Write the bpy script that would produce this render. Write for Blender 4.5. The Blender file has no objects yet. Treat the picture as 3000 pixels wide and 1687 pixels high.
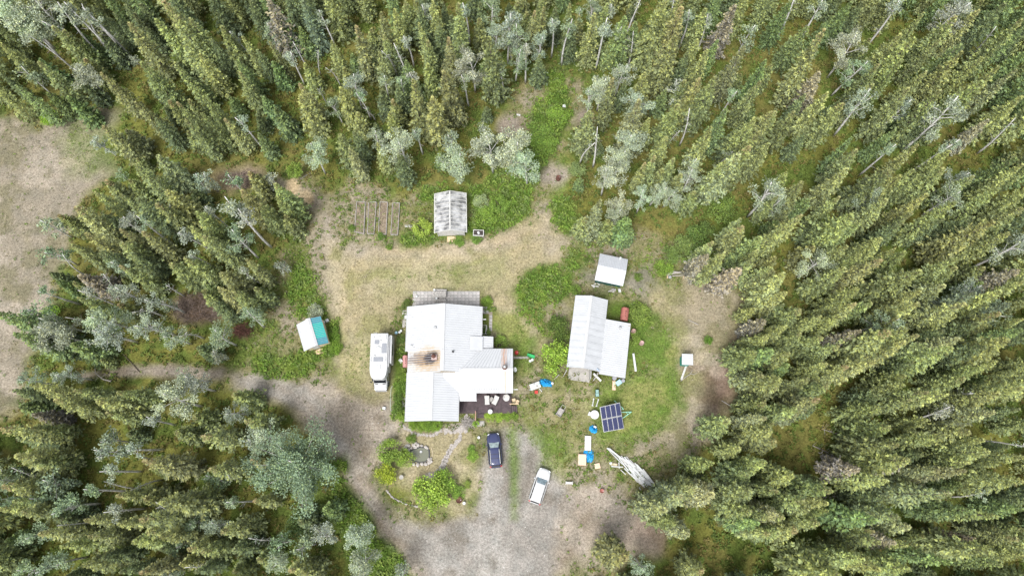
import bpy, bmesh, math, random
import numpy as np
from mathutils import Vector, Matrix

random.seed(7)
rng = np.random.default_rng(7)
S = bpy.context.scene
C = S.collection

# ------------------------------------------------------------------ camera, sky, sun, exposure
TILT = math.radians(15.6)
HGT = 95.0
cam = bpy.data.cameras.new('camera')
cam.sensor_width = 36.0
cam.lens = 24.0
cam.clip_start = 1.0
cam.clip_end = 3000.0
cam_ob = bpy.data.objects.new('camera', cam)
C.objects.link(cam_ob)
cam_ob.location = (0, 0, HGT)
cam_ob.rotation_euler = (TILT, 0, 0)
S.camera = cam_ob

SUN_EL, SUN_AZ = 60.0, 208.0          # azimuth clockwise from +Y: light comes from below and slightly left of the picture
world = bpy.data.worlds.new('World')
S.world = world
world.use_nodes = True
wn = world.node_tree.nodes
wl = world.node_tree.links
wn.clear()
wo = wn.new('ShaderNodeOutputWorld')
bg = wn.new('ShaderNodeBackground')
sky = wn.new('ShaderNodeTexSky')
sky.sky_type = 'NISHITA'
sky.sun_disc = False
sky.sun_elevation = math.radians(SUN_EL)
sky.sun_rotation = math.radians(SUN_AZ)
sky.air_density = 1.0
sky.dust_density = 2.0
hs = wn.new('ShaderNodeHueSaturation')          # thin overcast: the blue is washed out of the sky
hs.inputs['Saturation'].default_value = 0.28
wl.new(sky.outputs[0], hs.inputs['Color'])
wl.new(hs.outputs[0], bg.inputs['Color'])
bg.inputs['Strength'].default_value = 0.1
wl.new(bg.outputs[0], wo.inputs['Surface'])

sun = bpy.data.lights.new('sun', 'SUN')
sun.energy = 1.5
sun.angle = math.radians(24)
sun.color = (1.0, 0.985, 0.96)
sun_ob = bpy.data.objects.new('sun', sun)
C.objects.link(sun_ob)
az = math.radians(SUN_AZ)
el = math.radians(SUN_EL)
sdir = Vector((math.sin(az) * math.cos(el), math.cos(az) * math.cos(el), math.sin(el)))
sun_ob.rotation_euler = sdir.to_track_quat('Z', 'Y').to_euler()
sun_ob.location = sdir * 200

vs = S.view_settings
vs.view_transform = 'Standard'
vs.look = 'None'
vs.exposure = 1.36
vs.gamma = 1.0
vs.use_curve_mapping = False

# ------------------------------------------------------------------ surveying: photograph pixel -> point of the place
CT, ST = math.cos(TILT), math.sin(TILT)


def G(u, v, z=0.0):
    dx = (u - 1500) / 2000
    dy = -(v - 843.5) / 2000
    y = dy * CT + ST
    zz = dy * ST - CT
    t = (z - HGT) / zz
    return (dx * t, y * t)


def project(x, y, z):
    z -= HGT
    yc = y * CT + z * ST
    zc = -y * ST + z * CT
    return 1500 + 2000 * x / -zc, 843.5 - 2000 * yc / -zc


R1 = (1000, 820, 3.0183)
R2 = (1500, 700, 3.0183)
R3 = (1000, 1180, 3.0183)
R4 = (1500, 1080, 3.0183)
R5 = (950, 480, 3.6233)
R6 = (800, 860, 4.5275)
RK = (1950, 780, 3.6225)
FULL = (0, 0, 2576 / 3000)


def P(R, x, y, z=0.0):
    return G(R[0] + x / R[2], R[1] + y / R[2], z)


# ------------------------------------------------------------------ materials
MATS = {}


def nt(name):
    m = bpy.data.materials.new(name)
    m.use_nodes = True
    n = m.node_tree.nodes
    return m, n, m.node_tree.links, n['Principled BSDF']


def mat(name, col, rough=0.8, metal=0.0, var=0.12, scale=6.0, bump=0.0, spec=0.5, wear=None):
    """plain surface whose colour wanders a little (dirt, fading)"""
    if name in MATS:
        return MATS[name]
    m, n, l, b = nt(name)
    tc = n.new('ShaderNodeTexCoord')
    no = n.new('ShaderNodeTexNoise')
    no.inputs['Scale'].default_value = scale
    no.inputs['Detail'].default_value = 6
    no.inputs['Roughness'].default_value = 0.65
    l.new(tc.outputs['Object'], no.inputs['Vector'])
    ra = n.new('ShaderNodeValToRGB')
    lo = wear or [c * (1 - var * 2.2) for c in col]
    hi = [min(1, c * (1 + var)) for c in col]
    ra.color_ramp.elements[0].position = 0.3
    ra.color_ramp.elements[0].color = (*lo, 1)
    ra.color_ramp.elements[1].position = 0.62
    ra.color_ramp.elements[1].color = (*hi, 1)
    l.new(no.outputs['Fac'], ra.inputs['Fac'])
    l.new(ra.outputs['Color'], b.inputs['Base Color'])
    b.inputs['Roughness'].default_value = rough
    b.inputs['Metallic'].default_value = metal
    b.inputs['Specular IOR Level'].default_value = spec
    if bump:
        bp = n.new('ShaderNodeBump')
        bp.inputs['Strength'].default_value = bump
        bp.inputs['Distance'].default_value = 0.02
        l.new(no.outputs['Fac'], bp.inputs['Height'])
        l.new(bp.outputs['Normal'], b.inputs['Normal'])
    MATS[name] = m
    return m


def foliage_mat(name, cone_col=(0.4, 0.31, 0.16), lo=0.42, hi=1.8):
    m, n, l, b = nt(name)
    oi = n.new('ShaderNodeObjectInfo')
    at = n.new('ShaderNodeAttribute')
    at.attribute_name = 'tone'
    sp = n.new('ShaderNodeSeparateColor')
    l.new(at.outputs['Color'], sp.inputs[0])
    mr = n.new('ShaderNodeMapRange')
    mr.inputs['To Min'].default_value = lo
    mr.inputs['To Max'].default_value = hi
    l.new(sp.outputs[0], mr.inputs['Value'])
    mu = n.new('ShaderNodeVectorMath')
    mu.operation = 'SCALE'
    l.new(oi.outputs['Color'], mu.inputs[0])
    l.new(mr.outputs[0], mu.inputs['Scale'])
    # yellow shift of young shoots, and of lit spruce tops painted in
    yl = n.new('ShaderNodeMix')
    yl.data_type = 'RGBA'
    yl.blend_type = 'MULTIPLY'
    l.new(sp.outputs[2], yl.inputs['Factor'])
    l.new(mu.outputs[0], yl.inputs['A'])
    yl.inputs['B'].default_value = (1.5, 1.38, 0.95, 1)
    co = n.new('ShaderNodeMath')
    co.operation = 'MULTIPLY'
    l.new(sp.outputs[1], co.inputs[0])
    l.new(oi.outputs['Alpha'], co.inputs[1])
    mx = n.new('ShaderNodeMix')
    mx.data_type = 'RGBA'
    l.new(co.outputs[0], mx.inputs['Factor'])
    l.new(yl.outputs['Result'], mx.inputs['A'])
    mx.inputs['B'].default_value = (*cone_col, 1)
    b.inputs['Roughness'].default_value = 0.65
    b.inputs['Specular IOR Level'].default_value = 0.3
    l.new(mx.outputs['Result'], b.inputs['Base Color'])
    tr = n.new('ShaderNodeBsdfTranslucent')
    l.new(mx.outputs['Result'], tr.inputs['Color'])
    ms = n.new('ShaderNodeMixShader')
    ms.inputs[0].default_value = 0.22
    l.new(b.outputs[0], ms.inputs[1])
    l.new(tr.outputs[0], ms.inputs[2])
    l.new(ms.outputs[0], n['Material Output'].inputs['Surface'])
    return m


def vcol_mat(name, rough=0.8):
    """plant matter coloured piece by piece through the attribute 'col'"""
    m, n, l, b = nt(name)
    at = n.new('ShaderNodeAttribute')
    at.attribute_name = 'col'
    b.inputs['Roughness'].default_value = rough
    b.inputs['Specular IOR Level'].default_value = 0.25
    l.new(at.outputs['Color'], b.inputs['Base Color'])
    tr = n.new('ShaderNodeBsdfTranslucent')
    l.new(at.outputs['Color'], tr.inputs['Color'])
    ms = n.new('ShaderNodeMixShader')
    ms.inputs[0].default_value = 0.2
    l.new(b.outputs[0], ms.inputs[1])
    l.new(tr.outputs[0], ms.inputs[2])
    l.new(ms.outputs[0], n['Material Output'].inputs['Surface'])
    return m


M_SPRUCE = foliage_mat('spruce_needles')
M_LEAF = foliage_mat('broad_leaves', (0.3, 0.33, 0.1), 0.55, 1.3)
M_PLANT = vcol_mat('ground_plants')
M_BARK = mat('spruce_bark', (0.12, 0.095, 0.075), 0.9, var=0.3, scale=9, bump=0.5)
M_BIRCH = mat('white_bark', (0.66, 0.645, 0.62), 0.7, var=0.12, scale=3, wear=(0.3, 0.28, 0.25))
M_DEAD = mat('dead_wood', (0.36, 0.33, 0.3), 0.9, var=0.2, scale=4)
M_GREYWOOD = mat('weathered_wood', (0.36, 0.34, 0.315), 0.9, var=0.22, scale=5, bump=0.3)
M_PALEWOOD = mat('pale_boards', (0.52, 0.51, 0.485), 0.85, var=0.16, scale=4)
M_FRESHWOOD = mat('fresh_wood', (0.62, 0.46, 0.29), 0.8, var=0.12, scale=4)
M_DECK = mat('deck_stain', (0.075, 0.052, 0.056), 0.7, var=0.2, scale=2.5)
M_WALL = mat('house_siding', (0.36, 0.31, 0.24), 0.8, var=0.1, scale=2)
M_GREENWALL = mat('green_siding', (0.025, 0.085, 0.075), 0.7, var=0.15, scale=2)
M_BEIGE = mat('beige_siding', (0.62, 0.52, 0.36), 0.8, var=0.06, scale=2)
M_TEALWALL = mat('teal_siding', (0.03, 0.27, 0.22), 0.6, var=0.1, scale=2)
M_WHITE = mat('white_paint', (0.53, 0.53, 0.527), 0.5, var=0.03, scale=1.5)
M_WPLASTIC = mat('white_plastic', (0.58, 0.59, 0.58), 0.4, var=0.04, scale=4)
M_SEAM = mat('shade_toned_roof_seam', (0.38, 0.39, 0.4), 0.6, var=0.08, scale=2)  # rib flanks coloured darker to stand in for shade along the ribs
M_GALV = mat('galvanised_steel', (0.5, 0.5, 0.5), 0.45, 0.6, var=0.12, scale=5)
M_BLACK = mat('black_plastic', (0.02, 0.02, 0.022), 0.5, var=0.1, scale=4)
M_TYRE = mat('tyre_rubber', (0.018, 0.018, 0.018), 0.85, var=0.15, scale=8)
M_RUST = mat('rusty_tank_paint', (0.34, 0.12, 0.095), 0.7, var=0.16, scale=2.5)
M_PINKTANK = mat('faded_red_tank_paint', (0.5, 0.25, 0.235), 0.65, var=0.1, scale=2.5)
M_RUSTDARK = mat('dark_rust', (0.12, 0.05, 0.035), 0.85, var=0.3, scale=6)
M_TARP = mat('blue_tarp', (0.02, 0.3, 0.62), 0.45, var=0.22, scale=3, bump=0.4)
M_CONC = mat('concrete', (0.38, 0.36, 0.33), 0.9, var=0.12, scale=1.8, bump=0.2)
M_GLASS = mat('dark_glass', (0.012, 0.014, 0.018), 0.06, var=0.02, scale=1)
M_STONE = mat('pale_stone', (0.37, 0.335, 0.305), 0.85, var=0.2, scale=3, bump=0.4)
M_ROCK = mat('pond_rock', (0.44, 0.405, 0.375), 0.85, var=0.22, scale=2.5, bump=0.4)
M_PAVER = mat('concrete_paver', (0.43, 0.41, 0.39), 0.9, var=0.2, scale=1.5, bump=0.2)
M_SOILBED = mat('bed_soil', (0.21, 0.165, 0.12), 0.95, var=0.25, scale=2.2, bump=0.8, wear=(0.09, 0.062, 0.045))
M_RED = mat('red_plastic', (0.5, 0.04, 0.03), 0.45, var=0.08)
M_GREENPL = mat('green_plastic', (0.03, 0.4, 0.12), 0.4, var=0.08)
M_CARDB = mat('cardboard', (0.68, 0.5, 0.37), 0.85, var=0.08)
M_CUSH = mat('grey_cushion', (0.5, 0.485, 0.46), 0.85, var=0.05)
M_MAT = mat('grey_foam_board', (0.6, 0.58, 0.54), 0.8, var=0.05)
M_LBLUE = mat('light_blue_plastic', (0.38, 0.6, 0.68), 0.5, var=0.06)
M_SAGE = mat('green_lids', (0.24, 0.38, 0.35), 0.5, var=0.08)
M_DKGREENPL = mat('dark_green_bin', (0.015, 0.05, 0.035), 0.5, var=0.1)
M_MINT = mat('mint_steel', (0.3, 0.6, 0.48), 0.5, var=0.08)
M_CHAR = mat('charred_soil', (0.05, 0.04, 0.035), 0.9, var=0.3)
M_BRUSH = mat('dry_brush', (0.2, 0.15, 0.125), 0.9, var=0.3, scale=4)


# ------------------------------------------------------------------ mesh collecting helper
class MB:
    def __init__(s):
        s.v, s.f, s.mi, s.cur = [], [], [], 0

    def add(s, vs_, fs, M=None):
        o = len(s.v)
        for p in vs_:
            s.v.append(tuple(M @ Vector(p)) if M is not None else tuple(p))
        for f in fs:
            s.f.append(tuple(i + o for i in f))
            s.mi.append(s.cur)
        return s

    def box(s, c, d, rz=0.0, rx=0.0, ry=0.0, bev=0.0):
        x, y, z = d[0] / 2, d[1] / 2, d[2] / 2
        M = Matrix.Translation(c) @ Matrix.Rotation(rz, 4, 'Z') @ Matrix.Rotation(ry, 4, 'Y') @ Matrix.Rotation(rx, 4, 'X')
        if bev <= 0:
            vv = [(-x, -y, -z), (x, -y, -z), (x, y, -z), (-x, y, -z), (-x, -y, z), (x, -y, z), (x, y, z), (-x, y, z)]
            ff = [(3, 2, 1, 0), (4, 5, 6, 7), (0, 1, 5, 4), (1, 2, 6, 5), (2, 3, 7, 6), (3, 0, 4, 7)]
            return s.add(vv, ff, M)
        b = bev
        pl = [(x - b, -y), (x, -y + b), (x, y - b), (x - b, y), (-x + b, y), (-x, y - b), (-x, -y + b), (-x + b, -y)]
        vv = [(p[0], p[1], -z) for p in pl] + [(p[0], p[1], z - b) for p in pl] + [(p[0] * (1 - b / x), p[1] * (1 - b / y), z) for p in pl]
        ff = [tuple(range(7, -1, -1)), tuple(range(16, 24))]
        for k in range(8):
            j = (k + 1) % 8
            ff += [(k, j, 8 + j, 8 + k), (8 + k, 8 + j, 16 + j, 16 + k)]
        return s.add(vv, ff, M)

    def prism(s, poly, z0, z1, M=None, top=1.0):
        n = len(poly)
        cx = sum(p[0] for p in poly) / n
        cy = sum(p[1] for p in poly) / n
        vv = [(p[0], p[1], z0) for p in poly] + [(cx + (p[0] - cx) * top, cy + (p[1] - cy) * top, z1) for p in poly]
        ff = [tuple(range(n - 1, -1, -1)), tuple(range(n, 2 * n))] + [(i, (i + 1) % n, n + (i + 1) % n, n + i) for i in range(n)]
        return s.add(vv, ff, M)

    def tube(s, pts, rads, n=6):
        if not hasattr(rads, '__len__'):
            rads = [rads] * len(pts)
        pts = [Vector(p) for p in pts]
        vv, ff = [], []
        for i, p in enumerate(pts):
            d = (pts[min(i + 1, len(pts) - 1)] - pts[max(i - 1, 0)]).normalized()
            a = d.cross(Vector((0.13, 0.31, 0.94) if abs(d.z) < 0.9 else (1, 0.2, 0))).normalized()
            b = d.cross(a)
            for k in range(n):
                t = 2 * math.pi * k / n
                vv.append(p + (a * math.cos(t) + b * math.sin(t)) * rads[i])
        for i in range(len(pts) - 1):
            for k in range(n):
                ff.append((i * n + k, i * n + (k + 1) % n, (i + 1) * n + (k + 1) % n, (i + 1) * n + k))
        ff.append(tuple(range(n - 1, -1, -1)))
        ff.append(tuple((len(pts) - 1) * n + k for k in range(n)))
        return s.add(vv, ff)

    def lathe(s, prof, c=(0, 0, 0), n=16, M=None):
        vv, ff = [], []
        for r, z in prof:
            for k in range(n):
                t = 2 * math.pi * k / n
                vv.append((c[0] + r * math.cos(t), c[1] + r * math.sin(t), c[2] + z))
        m = len(prof)
        for i in range(m - 1):
            for k in range(n):
                ff.append((i * n + k, i * n + (k + 1) % n, (i + 1) * n + (k + 1) % n, (i + 1) * n + k))
        ff.append(tuple(range(n - 1, -1, -1)))
        ff.append(tuple((m - 1) * n + k for k in range(n)))
        return s.add(vv, ff, M)

    def loft(s, rings, M=None):
        n = len(rings[0])
        vv = [p for r in rings for p in r]
        ff = []
        for i in range(len(rings) - 1):
            for k in range(n):
                ff.append((i * n + k, i * n + (k + 1) % n, (i + 1) * n + (k + 1) % n, (i + 1) * n + k))
        ff.append(tuple(range(n - 1, -1, -1)))
        ff.append(tuple((len(rings) - 1) * n + k for k in range(n)))
        return s.add(vv, ff, M)

    def mesh(s, name, mats, smooth=False):
        me = bpy.data.meshes.new(name)
        me.from_pydata(s.v, [], s.f)
        for m in (mats if isinstance(mats, (list, tuple)) else [mats]):
            me.materials.append(m)
        if any(s.mi):
            me.polygons.foreach_set('material_index', s.mi)
        bm = bmesh.new()
        bm.from_mesh(me)
        bmesh.ops.recalc_face_normals(bm, faces=bm.faces)
        bm.to_mesh(me)
        bm.free()
        if smooth:
            me.polygons.foreach_set('use_smooth', [True] * len(me.polygons))
        me.update()
        return me

    def build(s, name, mats, parent=None, smooth=False, loc=None, rz=0.0):
        if any(s.mi) and not isinstance(mats, (list, tuple)):
            mats = [mats, M_SEAM]
        o = bpy.data.objects.new(name, s.mesh(name, mats, smooth))
        C.objects.link(o)
        if parent is not None:
            o.parent = parent
        if loc:
            o.location = loc
        o.rotation_euler[2] = rz
        return o


def tag(o, label, cat, group=None):
    o['label'] = label
    o['category'] = cat
    if group:
        o['group'] = group
    return o


def thing(name, label, cat, loc=(0, 0, 0), rz=0.0, group=None):
    o = bpy.data.objects.new(name, None)
    o.empty_display_size = 0.3
    C.objects.link(o)
    o.location = (loc[0], loc[1], loc[2] if len(loc) > 2 else 0)
    o.rotation_euler = (0, 0, rz)
    return tag(o, label, cat, group)


def structure(o):
    o['kind'] = 'structure'
    return o


def stuff(o):
    o['kind'] = 'stuff'
    return o


def placed(name, mesh, parent=None, loc=(0, 0, 0), rz=0.0, scale=None):
    o = bpy.data.objects.new(name, mesh)
    C.objects.link(o)
    if parent is not None:
        o.parent = parent
    o.location = loc
    o.rotation_euler[2] = rz
    if scale:
        o.scale = scale
    return o


# ------------------------------------------------------------------ ground: classes painted over a fine sheet
def lattice(x, y, scale, seed):
    r = np.random.default_rng(seed)
    T = r.random((256, 256))
    X = x / scale
    Y = y / scale
    xi = np.floor(X).astype(int)
    yi = np.floor(Y).astype(int)
    fx = X - xi
    fy = Y - yi
    fx = fx * fx * (3 - 2 * fx)
    fy = fy * fy * (3 - 2 * fy)
    a = T[xi % 256, yi % 256]
    b = T[(xi + 1) % 256, yi % 256]
    c = T[xi % 256, (yi + 1) % 256]
    d = T[(xi + 1) % 256, (yi + 1) % 256]
    return (a * (1 - fx) + b * fx) * (1 - fy) + (c * (1 - fx) + d * fx) * fy


def fbm(x, y, scale, seed, octv=3):
    o = 0
    amp = 1
    tot = 0
    for k in range(octv):
        o = o + lattice(x, y, scale / 2 ** k, seed + k * 17) * amp
        tot += amp
        amp *= 0.55
    return o / tot


STEP = 0.36
gx = np.concatenate([[-900, -500, -300, -200, -150, -125], np.arange(-104, 104.01, STEP), [125, 150, 200, 300, 500, 900]])
gy = np.concatenate([[-900, -500, -250, -120, -70, -45], np.arange(-27, 97.01, STEP), [120, 150, 200, 300, 500, 900]])
GX, GY = np.meshgrid(gx, gy)


def sdist(px, py, poly):
    """signed distance to a polygon, negative inside"""
    d = np.full(px.shape, 1e9)
    ins = np.zeros(px.shape, bool)
    n = len(poly)
    for i in range(n):
        ax, ay = poly[i]
        bx, by = poly[(i + 1) % n]
        ex, ey = bx - ax, by - ay
        t = np.clip(((px - ax) * ex + (py - ay) * ey) / (ex * ex + ey * ey + 1e-9), 0, 1)
        d = np.minimum(d, np.hypot(px - ax - t * ex, py - ay - t * ey))
        cond = ((ay > py) != (by > py)) & (px < (bx - ax) * (py - ay) / (by - ay + 1e-12) + ax)
        ins ^= cond
    return np.where(ins, -d, d)


CLS = ['rut', 'forest', 'meadow', 'field', 'straw', 'grass', 'weed', 'gravel', 'dirt', 'litter', 'sand', 'moss']
W = {c: np.zeros(GX.shape) for c in CLS}
W['forest'][:] = 1
EDGE = (fbm(GX, GY, 3.2, 5, 3) - 0.5) * 2


def paint(cls, poly, soft=0.8, rough=1.3, strength=1.0):
    pts = [P(FULL, *p) for p in poly]
    xs = [p[0] for p in pts]
    ys = [p[1] for p in pts]
    m = (GX > min(xs) - 5) & (GX < max(xs) + 5) & (GY > min(ys) - 5) & (GY < max(ys) + 5)
    if not m.any():
        return
    d = sdist(GX[m], GY[m], pts) + EDGE[m] * rough
    w = np.clip(0.5 - d / (2 * soft), 0, 1) * strength
    for c in CLS:
        W[c][m] *= 1 - w
    W[cls][m] += w


def spot(cls, u, v, rx, ry, **k):
    paint(cls, [(u + rx * math.cos(t), v + ry * math.sin(t)) for t in np.linspace(0, 2 * math.pi, 14)[:-1]], **k)


# (picture of 2576 x 1449)
paint('field', [(-260, 330), (40, 285), (100, 320), (200, 290), (270, 270), (290, 300), (250, 370), (300, 430), (230, 480), (190, 560), (170, 640), (140, 690),
                (130, 780), (105, 850), (75, 890), (60, 950), (40, 1020), (-60, 1070), (-260, 1080)], soft=1.2)
paint('meadow', [(700, 450), (760, 420), (830, 480), (880, 450), (1000, 490), (1100, 480), (1180, 490), (1300, 480), (1360, 430), (1390, 380), (1310, 350), (1260, 300), (1280, 270), (1370, 160),
                 (1480, 210), (1450, 300), (1420, 380), (1400, 430), (1420, 500), (1460, 580), (1500, 600), (1600, 590), (1720, 620), (1760, 660), (1870, 740),
                 (1880, 800), (1860, 900), (1850, 1000), (1800, 1090), (1760, 1140), (1700, 1200), (1660, 1250), (1640, 1330), (1600, 1400), (1500, 1449), (1400, 1520),
                 (1050, 1520), (1000, 1420), (950, 1330), (880, 1230), (840, 1130), (760, 1060), (680, 1010), (580, 980), (520, 950), (640, 900), (620, 860), (700, 760), (690, 660), (780, 570)], soft=1.2)
paint('dirt', [(200, 938), (300, 922), (430, 915), (560, 930), (560, 955), (440, 948), (300, 952), (200, 957)], soft=0.5, rough=0.6)
paint('dirt', [(560, 935), (640, 945), (760, 970), (850, 950), (920, 985), (990, 1000), (1010, 1070), (960, 1120), (950, 1200), (990, 1290), (1060, 1320), (1170, 1310), (1240, 1300),
               (1240, 1520), (1000, 1520), (940, 1390), (880, 1260), (800, 1130), (720, 1030), (600, 975)], soft=1.0)
paint('dirt', [(1360, 1250), (1500, 1200), (1600, 1290), (1650, 1330), (1640, 1390), (1500, 1380), (1420, 1460), (1300, 1449)], soft=1.4)
paint('dirt', [(700, 470), (800, 480), (850, 540), (830, 640), (880, 620), (1000, 620), (1010, 640), (850, 700), (820, 640), (800, 560)], soft=1.2)
# mown, dry lawn
paint('straw', [(815, 600), (900, 640), (1010, 628), (1130, 628), (1230, 600), (1290, 560), (1370, 540), (1425, 600), (1415, 665), (1320, 690), (1295, 740), (1320, 830), (1385, 860),
                (1370, 900), (1300, 860), (1235, 800), (1215, 730), (1030, 730), (1000, 780), (1010, 900), (985, 1000), (920, 1000), (845, 985), (850, 880), (830, 780)], soft=0.9)
paint('dirt', [(1180, 615), (1290, 590), (1380, 560), (1415, 610), (1400, 650), (1330, 600), (1250, 640), (1060, 650), (960, 655), (960, 640)], soft=1.0, rough=1.6, strength=0.55)
paint('grass', [(930, 680), (1050, 660), (1190, 650), (1280, 640), (1290, 690), (1230, 720), (1030, 720), (960, 730)], soft=1.4, rough=2.2, strength=0.35)
paint('grass', [(1225, 800), (1300, 800), (1340, 850), (1340, 950), (1295, 960), (1290, 875), (1240, 850)], soft=0.9, rough=1.4)
paint('grass', [(860, 830), (990, 850), (930, 960), (850, 950)], soft=1.5, rough=2.5, strength=0.45)
paint('straw', [(1020, 1080), (1190, 1080), (1205, 1240), (1160, 1290), (1070, 1285), (985, 1240), (955, 1150)], soft=0.5, rough=0.8)
paint('straw', [(1640, 720), (1760, 680), (1860, 760), (1850, 900), (1830, 1000), (1720, 1100), (1650, 1160), (1700, 1000), (1680, 860)], soft=1.8, rough=2.6, strength=0.8)
paint('dirt', [(1700, 700), (1790, 700), (1870, 780), (1855, 900), (1820, 1010), (1740, 1100), (1690, 1130), (1730, 1000), (1740, 860)], soft=2.0, rough=3.0, strength=0.55)
paint('grass', [(1500, 960), (1600, 925), (1700, 940), (1715, 1020), (1650, 1090), (1570, 1120), (1490, 1110), (1500, 1060), (1480, 1010)], soft=1.2, rough=1.6)
paint('straw', [(1320, 960), (1480, 960), (1500, 1060), (1470, 1150), (1420, 1130), (1380, 1060), (1330, 1050)], soft=1.5, rough=2.2, strength=0.5)
paint('litter', [(1760, 940), (1850, 860), (1880, 900), (1870, 1010), (1800, 1050), (1770, 1010)], soft=1.4, rough=1.8)
paint('litter', [(1590, 1290), (1700, 1300), (1660, 1380), (1560, 1370)], soft=1.4, rough=1.8, strength=0.7)
paint('gravel', [(1560, 690), (1630, 670), (1650, 710), (1600, 740), (1500, 720), (1450, 700), (1450, 680)], soft=0.9, rough=1.2, strength=0.75)
paint('grass', [(1010, 1150), (1040, 1230), (1180, 1200), (1200, 1270), (1080, 1290), (985, 1240), (960, 1150)], soft=0.9, rough=1.6, strength=0.5)
# gravel drive
paint('gravel', [(590, 945), (650, 955), (720, 985), (780, 1000), (730, 1025), (650, 985), (590, 975)], soft=1.1, rough=1.2, strength=0.6)
paint('gravel', [(940, 1240), (1000, 1310), (1100, 1335), (1180, 1310), (1222, 1230), (1216, 1150), (1225, 1080), (1300, 1070), (1350, 1110), (1400, 1180), (1425, 1260), (1400, 1340),
                 (1400, 1520), (1090, 1520), (1060, 1420), (1000, 1360)], soft=1.0, rough=1.1)
def ribbon(cls, pts, wd, **k):
    l, r = [], []
    for i, p in enumerate(pts):
        a, b = pts[max(0, i - 1)], pts[min(len(pts) - 1, i + 1)]
        d = math.hypot(b[0] - a[0], b[1] - a[1])
        nx_, ny_ = -(b[1] - a[1]) / d, (b[0] - a[0]) / d
        l.append((p[0] + nx_ * wd / 2, p[1] + ny_ * wd / 2))
        r.append((p[0] - nx_ * wd / 2, p[1] - ny_ * wd / 2))
    paint(cls, l + r[::-1], **k)


for off in (-19, 19):                                          # wheel tracks
    ribbon('rut', [(620, 958 + off * 0.6), (700, 975 + off), (770, 1012 + off), (835, 1080 + off * 0.6), (895 + off, 1180 - off * 0.3), (955 + off, 1270 - off * 0.4), (1040 + off * 0.5, 1345 - off * 0.8), (1130 + off * 0.5, 1410 - off * 0.8), (1180 + off, 1500)], 15, soft=0.5, rough=0.7, strength=0.5)
    ribbon('rut', [(1335 + off, 1095), (1335 + off, 1180), (1310 + off, 1280), (1260 + off, 1370), (1210 + off, 1500)], 15, soft=0.5, rough=0.7, strength=0.6)
    ribbon('rut', [(1246 + off, 1180), (1246 + off, 1290), (1225 + off, 1380), (1190 + off, 1500)], 14, soft=0.5, rough=0.7, strength=0.5)
    ribbon('sand', [(880 + off * 0.7, 960), (878 + off * 0.7, 800), (880 + off * 0.7, 700), (930, 650 + off), (1100, 640 + off * 0.8), (1250, 625 + off * 0.8), (1350, 600 + off)], 12, soft=0.7, rough=1.0, strength=0.22)
paint('grass', [(1275, 1080), (1300, 1070), (1310, 1180), (1300, 1310), (1283, 1310), (1280, 1200)], soft=0.5, rough=0.9, strength=0.75)
paint('grass', [(1345, 1090), (1400, 1080), (1440, 1150), (1420, 1200), (1370, 1180)], soft=0.9, rough=1.6, strength=0.7)
paint('weed', [(820, 1150), (860, 1160), (905, 1265), (960, 1340), (1020, 1400), (1045, 1470), (940, 1480), (880, 1380), (850, 1300), (830, 1240)], soft=0.8)
for pl in ([(1180, 470), (1250, 430), (1300, 400), (1345, 390), (1380, 395), (1365, 440), (1340, 480), (1330, 540), (1280, 560), (1240, 520), (1200, 495)],
           [(1380, 170), (1420, 190), (1440, 250), (1400, 300), (1350, 320), (1330, 290), (1370, 240)],
           [(1320, 680), (1400, 662), (1445, 690), (1430, 745), (1372, 765), (1372, 830), (1330, 805), (1305, 760), (1300, 730)],
           [(1530, 755), (1600, 760), (1645, 800), (1625, 870), (1590, 915), (1590, 820), (1530, 800)],
           [(1330, 340), (1360, 280), (1420, 255), (1445, 290), (1420, 330), (1390, 390), (1330, 400), (1310, 370)],
           [(1180, 490), (1240, 520), (1330, 480), (1330, 540), (1260, 575), (1180, 600), (1010, 618), (1005, 580), (1090, 590), (1090, 570), (1185, 570)],
           [(1385, 495), (1440, 490), (1465, 580), (1430, 605), (1390, 550)],
           [(640, 895), (740, 880), (800, 890), (780, 945), (690, 950), (640, 930)],
           [(822, 805), (860, 805), (862, 890), (830, 900), (800, 900)],
           [(760, 640), (800, 690), (820, 760), (830, 800), (740, 800), (725, 740), (740, 690)],
           [(995, 860), (1022, 870), (1024, 1060), (990, 1050), (985, 980)],
           [(1212, 735), (1240, 780), (1238, 835), (1212, 835)],
           [(1430, 620), (1480, 610), (1460, 680), (1420, 680)],
           [(1040, 480), (1120, 460), (1180, 480), (1090, 510)]):
    paint('weed', pl, soft=0.6, rough=1.0)
spot('grass', 1415, 440, 24, 50, soft=1, rough=1.4, strength=0.8)
spot('grass', 1640, 880, 70, 60, soft=1.5, rough=2)
spot('moss', 1000, 1240, 50, 30, soft=0.8, rough=0.9, strength=0.6)
spot('sand', 735, 470, 15, 24, soft=0.4, rough=0.5, strength=0.85)
spot('sand', 770, 500, 20, 17, soft=0.4, rough=0.6, strength=0.8)
spot('litter', 500, 770, 70, 45, soft=1, rough=1.4)
spot('litter', 615, 832, 25, 20, soft=0.5, rough=0.7)
spot('litter', 590, 450, 70, 35, soft=1.2, rough=1.6, strength=0.8)
spot('dirt', 1285, 315, 38, 32, soft=0.8, rough=1.0)
spot('dirt', 1470, 330, 22, 60, soft=0.9, rough=1.2)
spot('dirt', 1395, 440, 35, 25, soft=0.8, rough=1.0)
spot('litter', 1745, 925, 30, 14, soft=0.6, rough=0.8)
spot('grass', 240, 370, 90, 60, soft=2, rough=3, strength=0.45)
for k in range(26):                                            # moss and needle patches inside the wood
    spot(['moss', 'litter', 'moss'][k % 3], random.uniform(0, 2576), random.uniform(0, 1449), random.uniform(20, 60), random.uniform(15, 40), soft=1.5, rough=2.0, strength=0.0)

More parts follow.
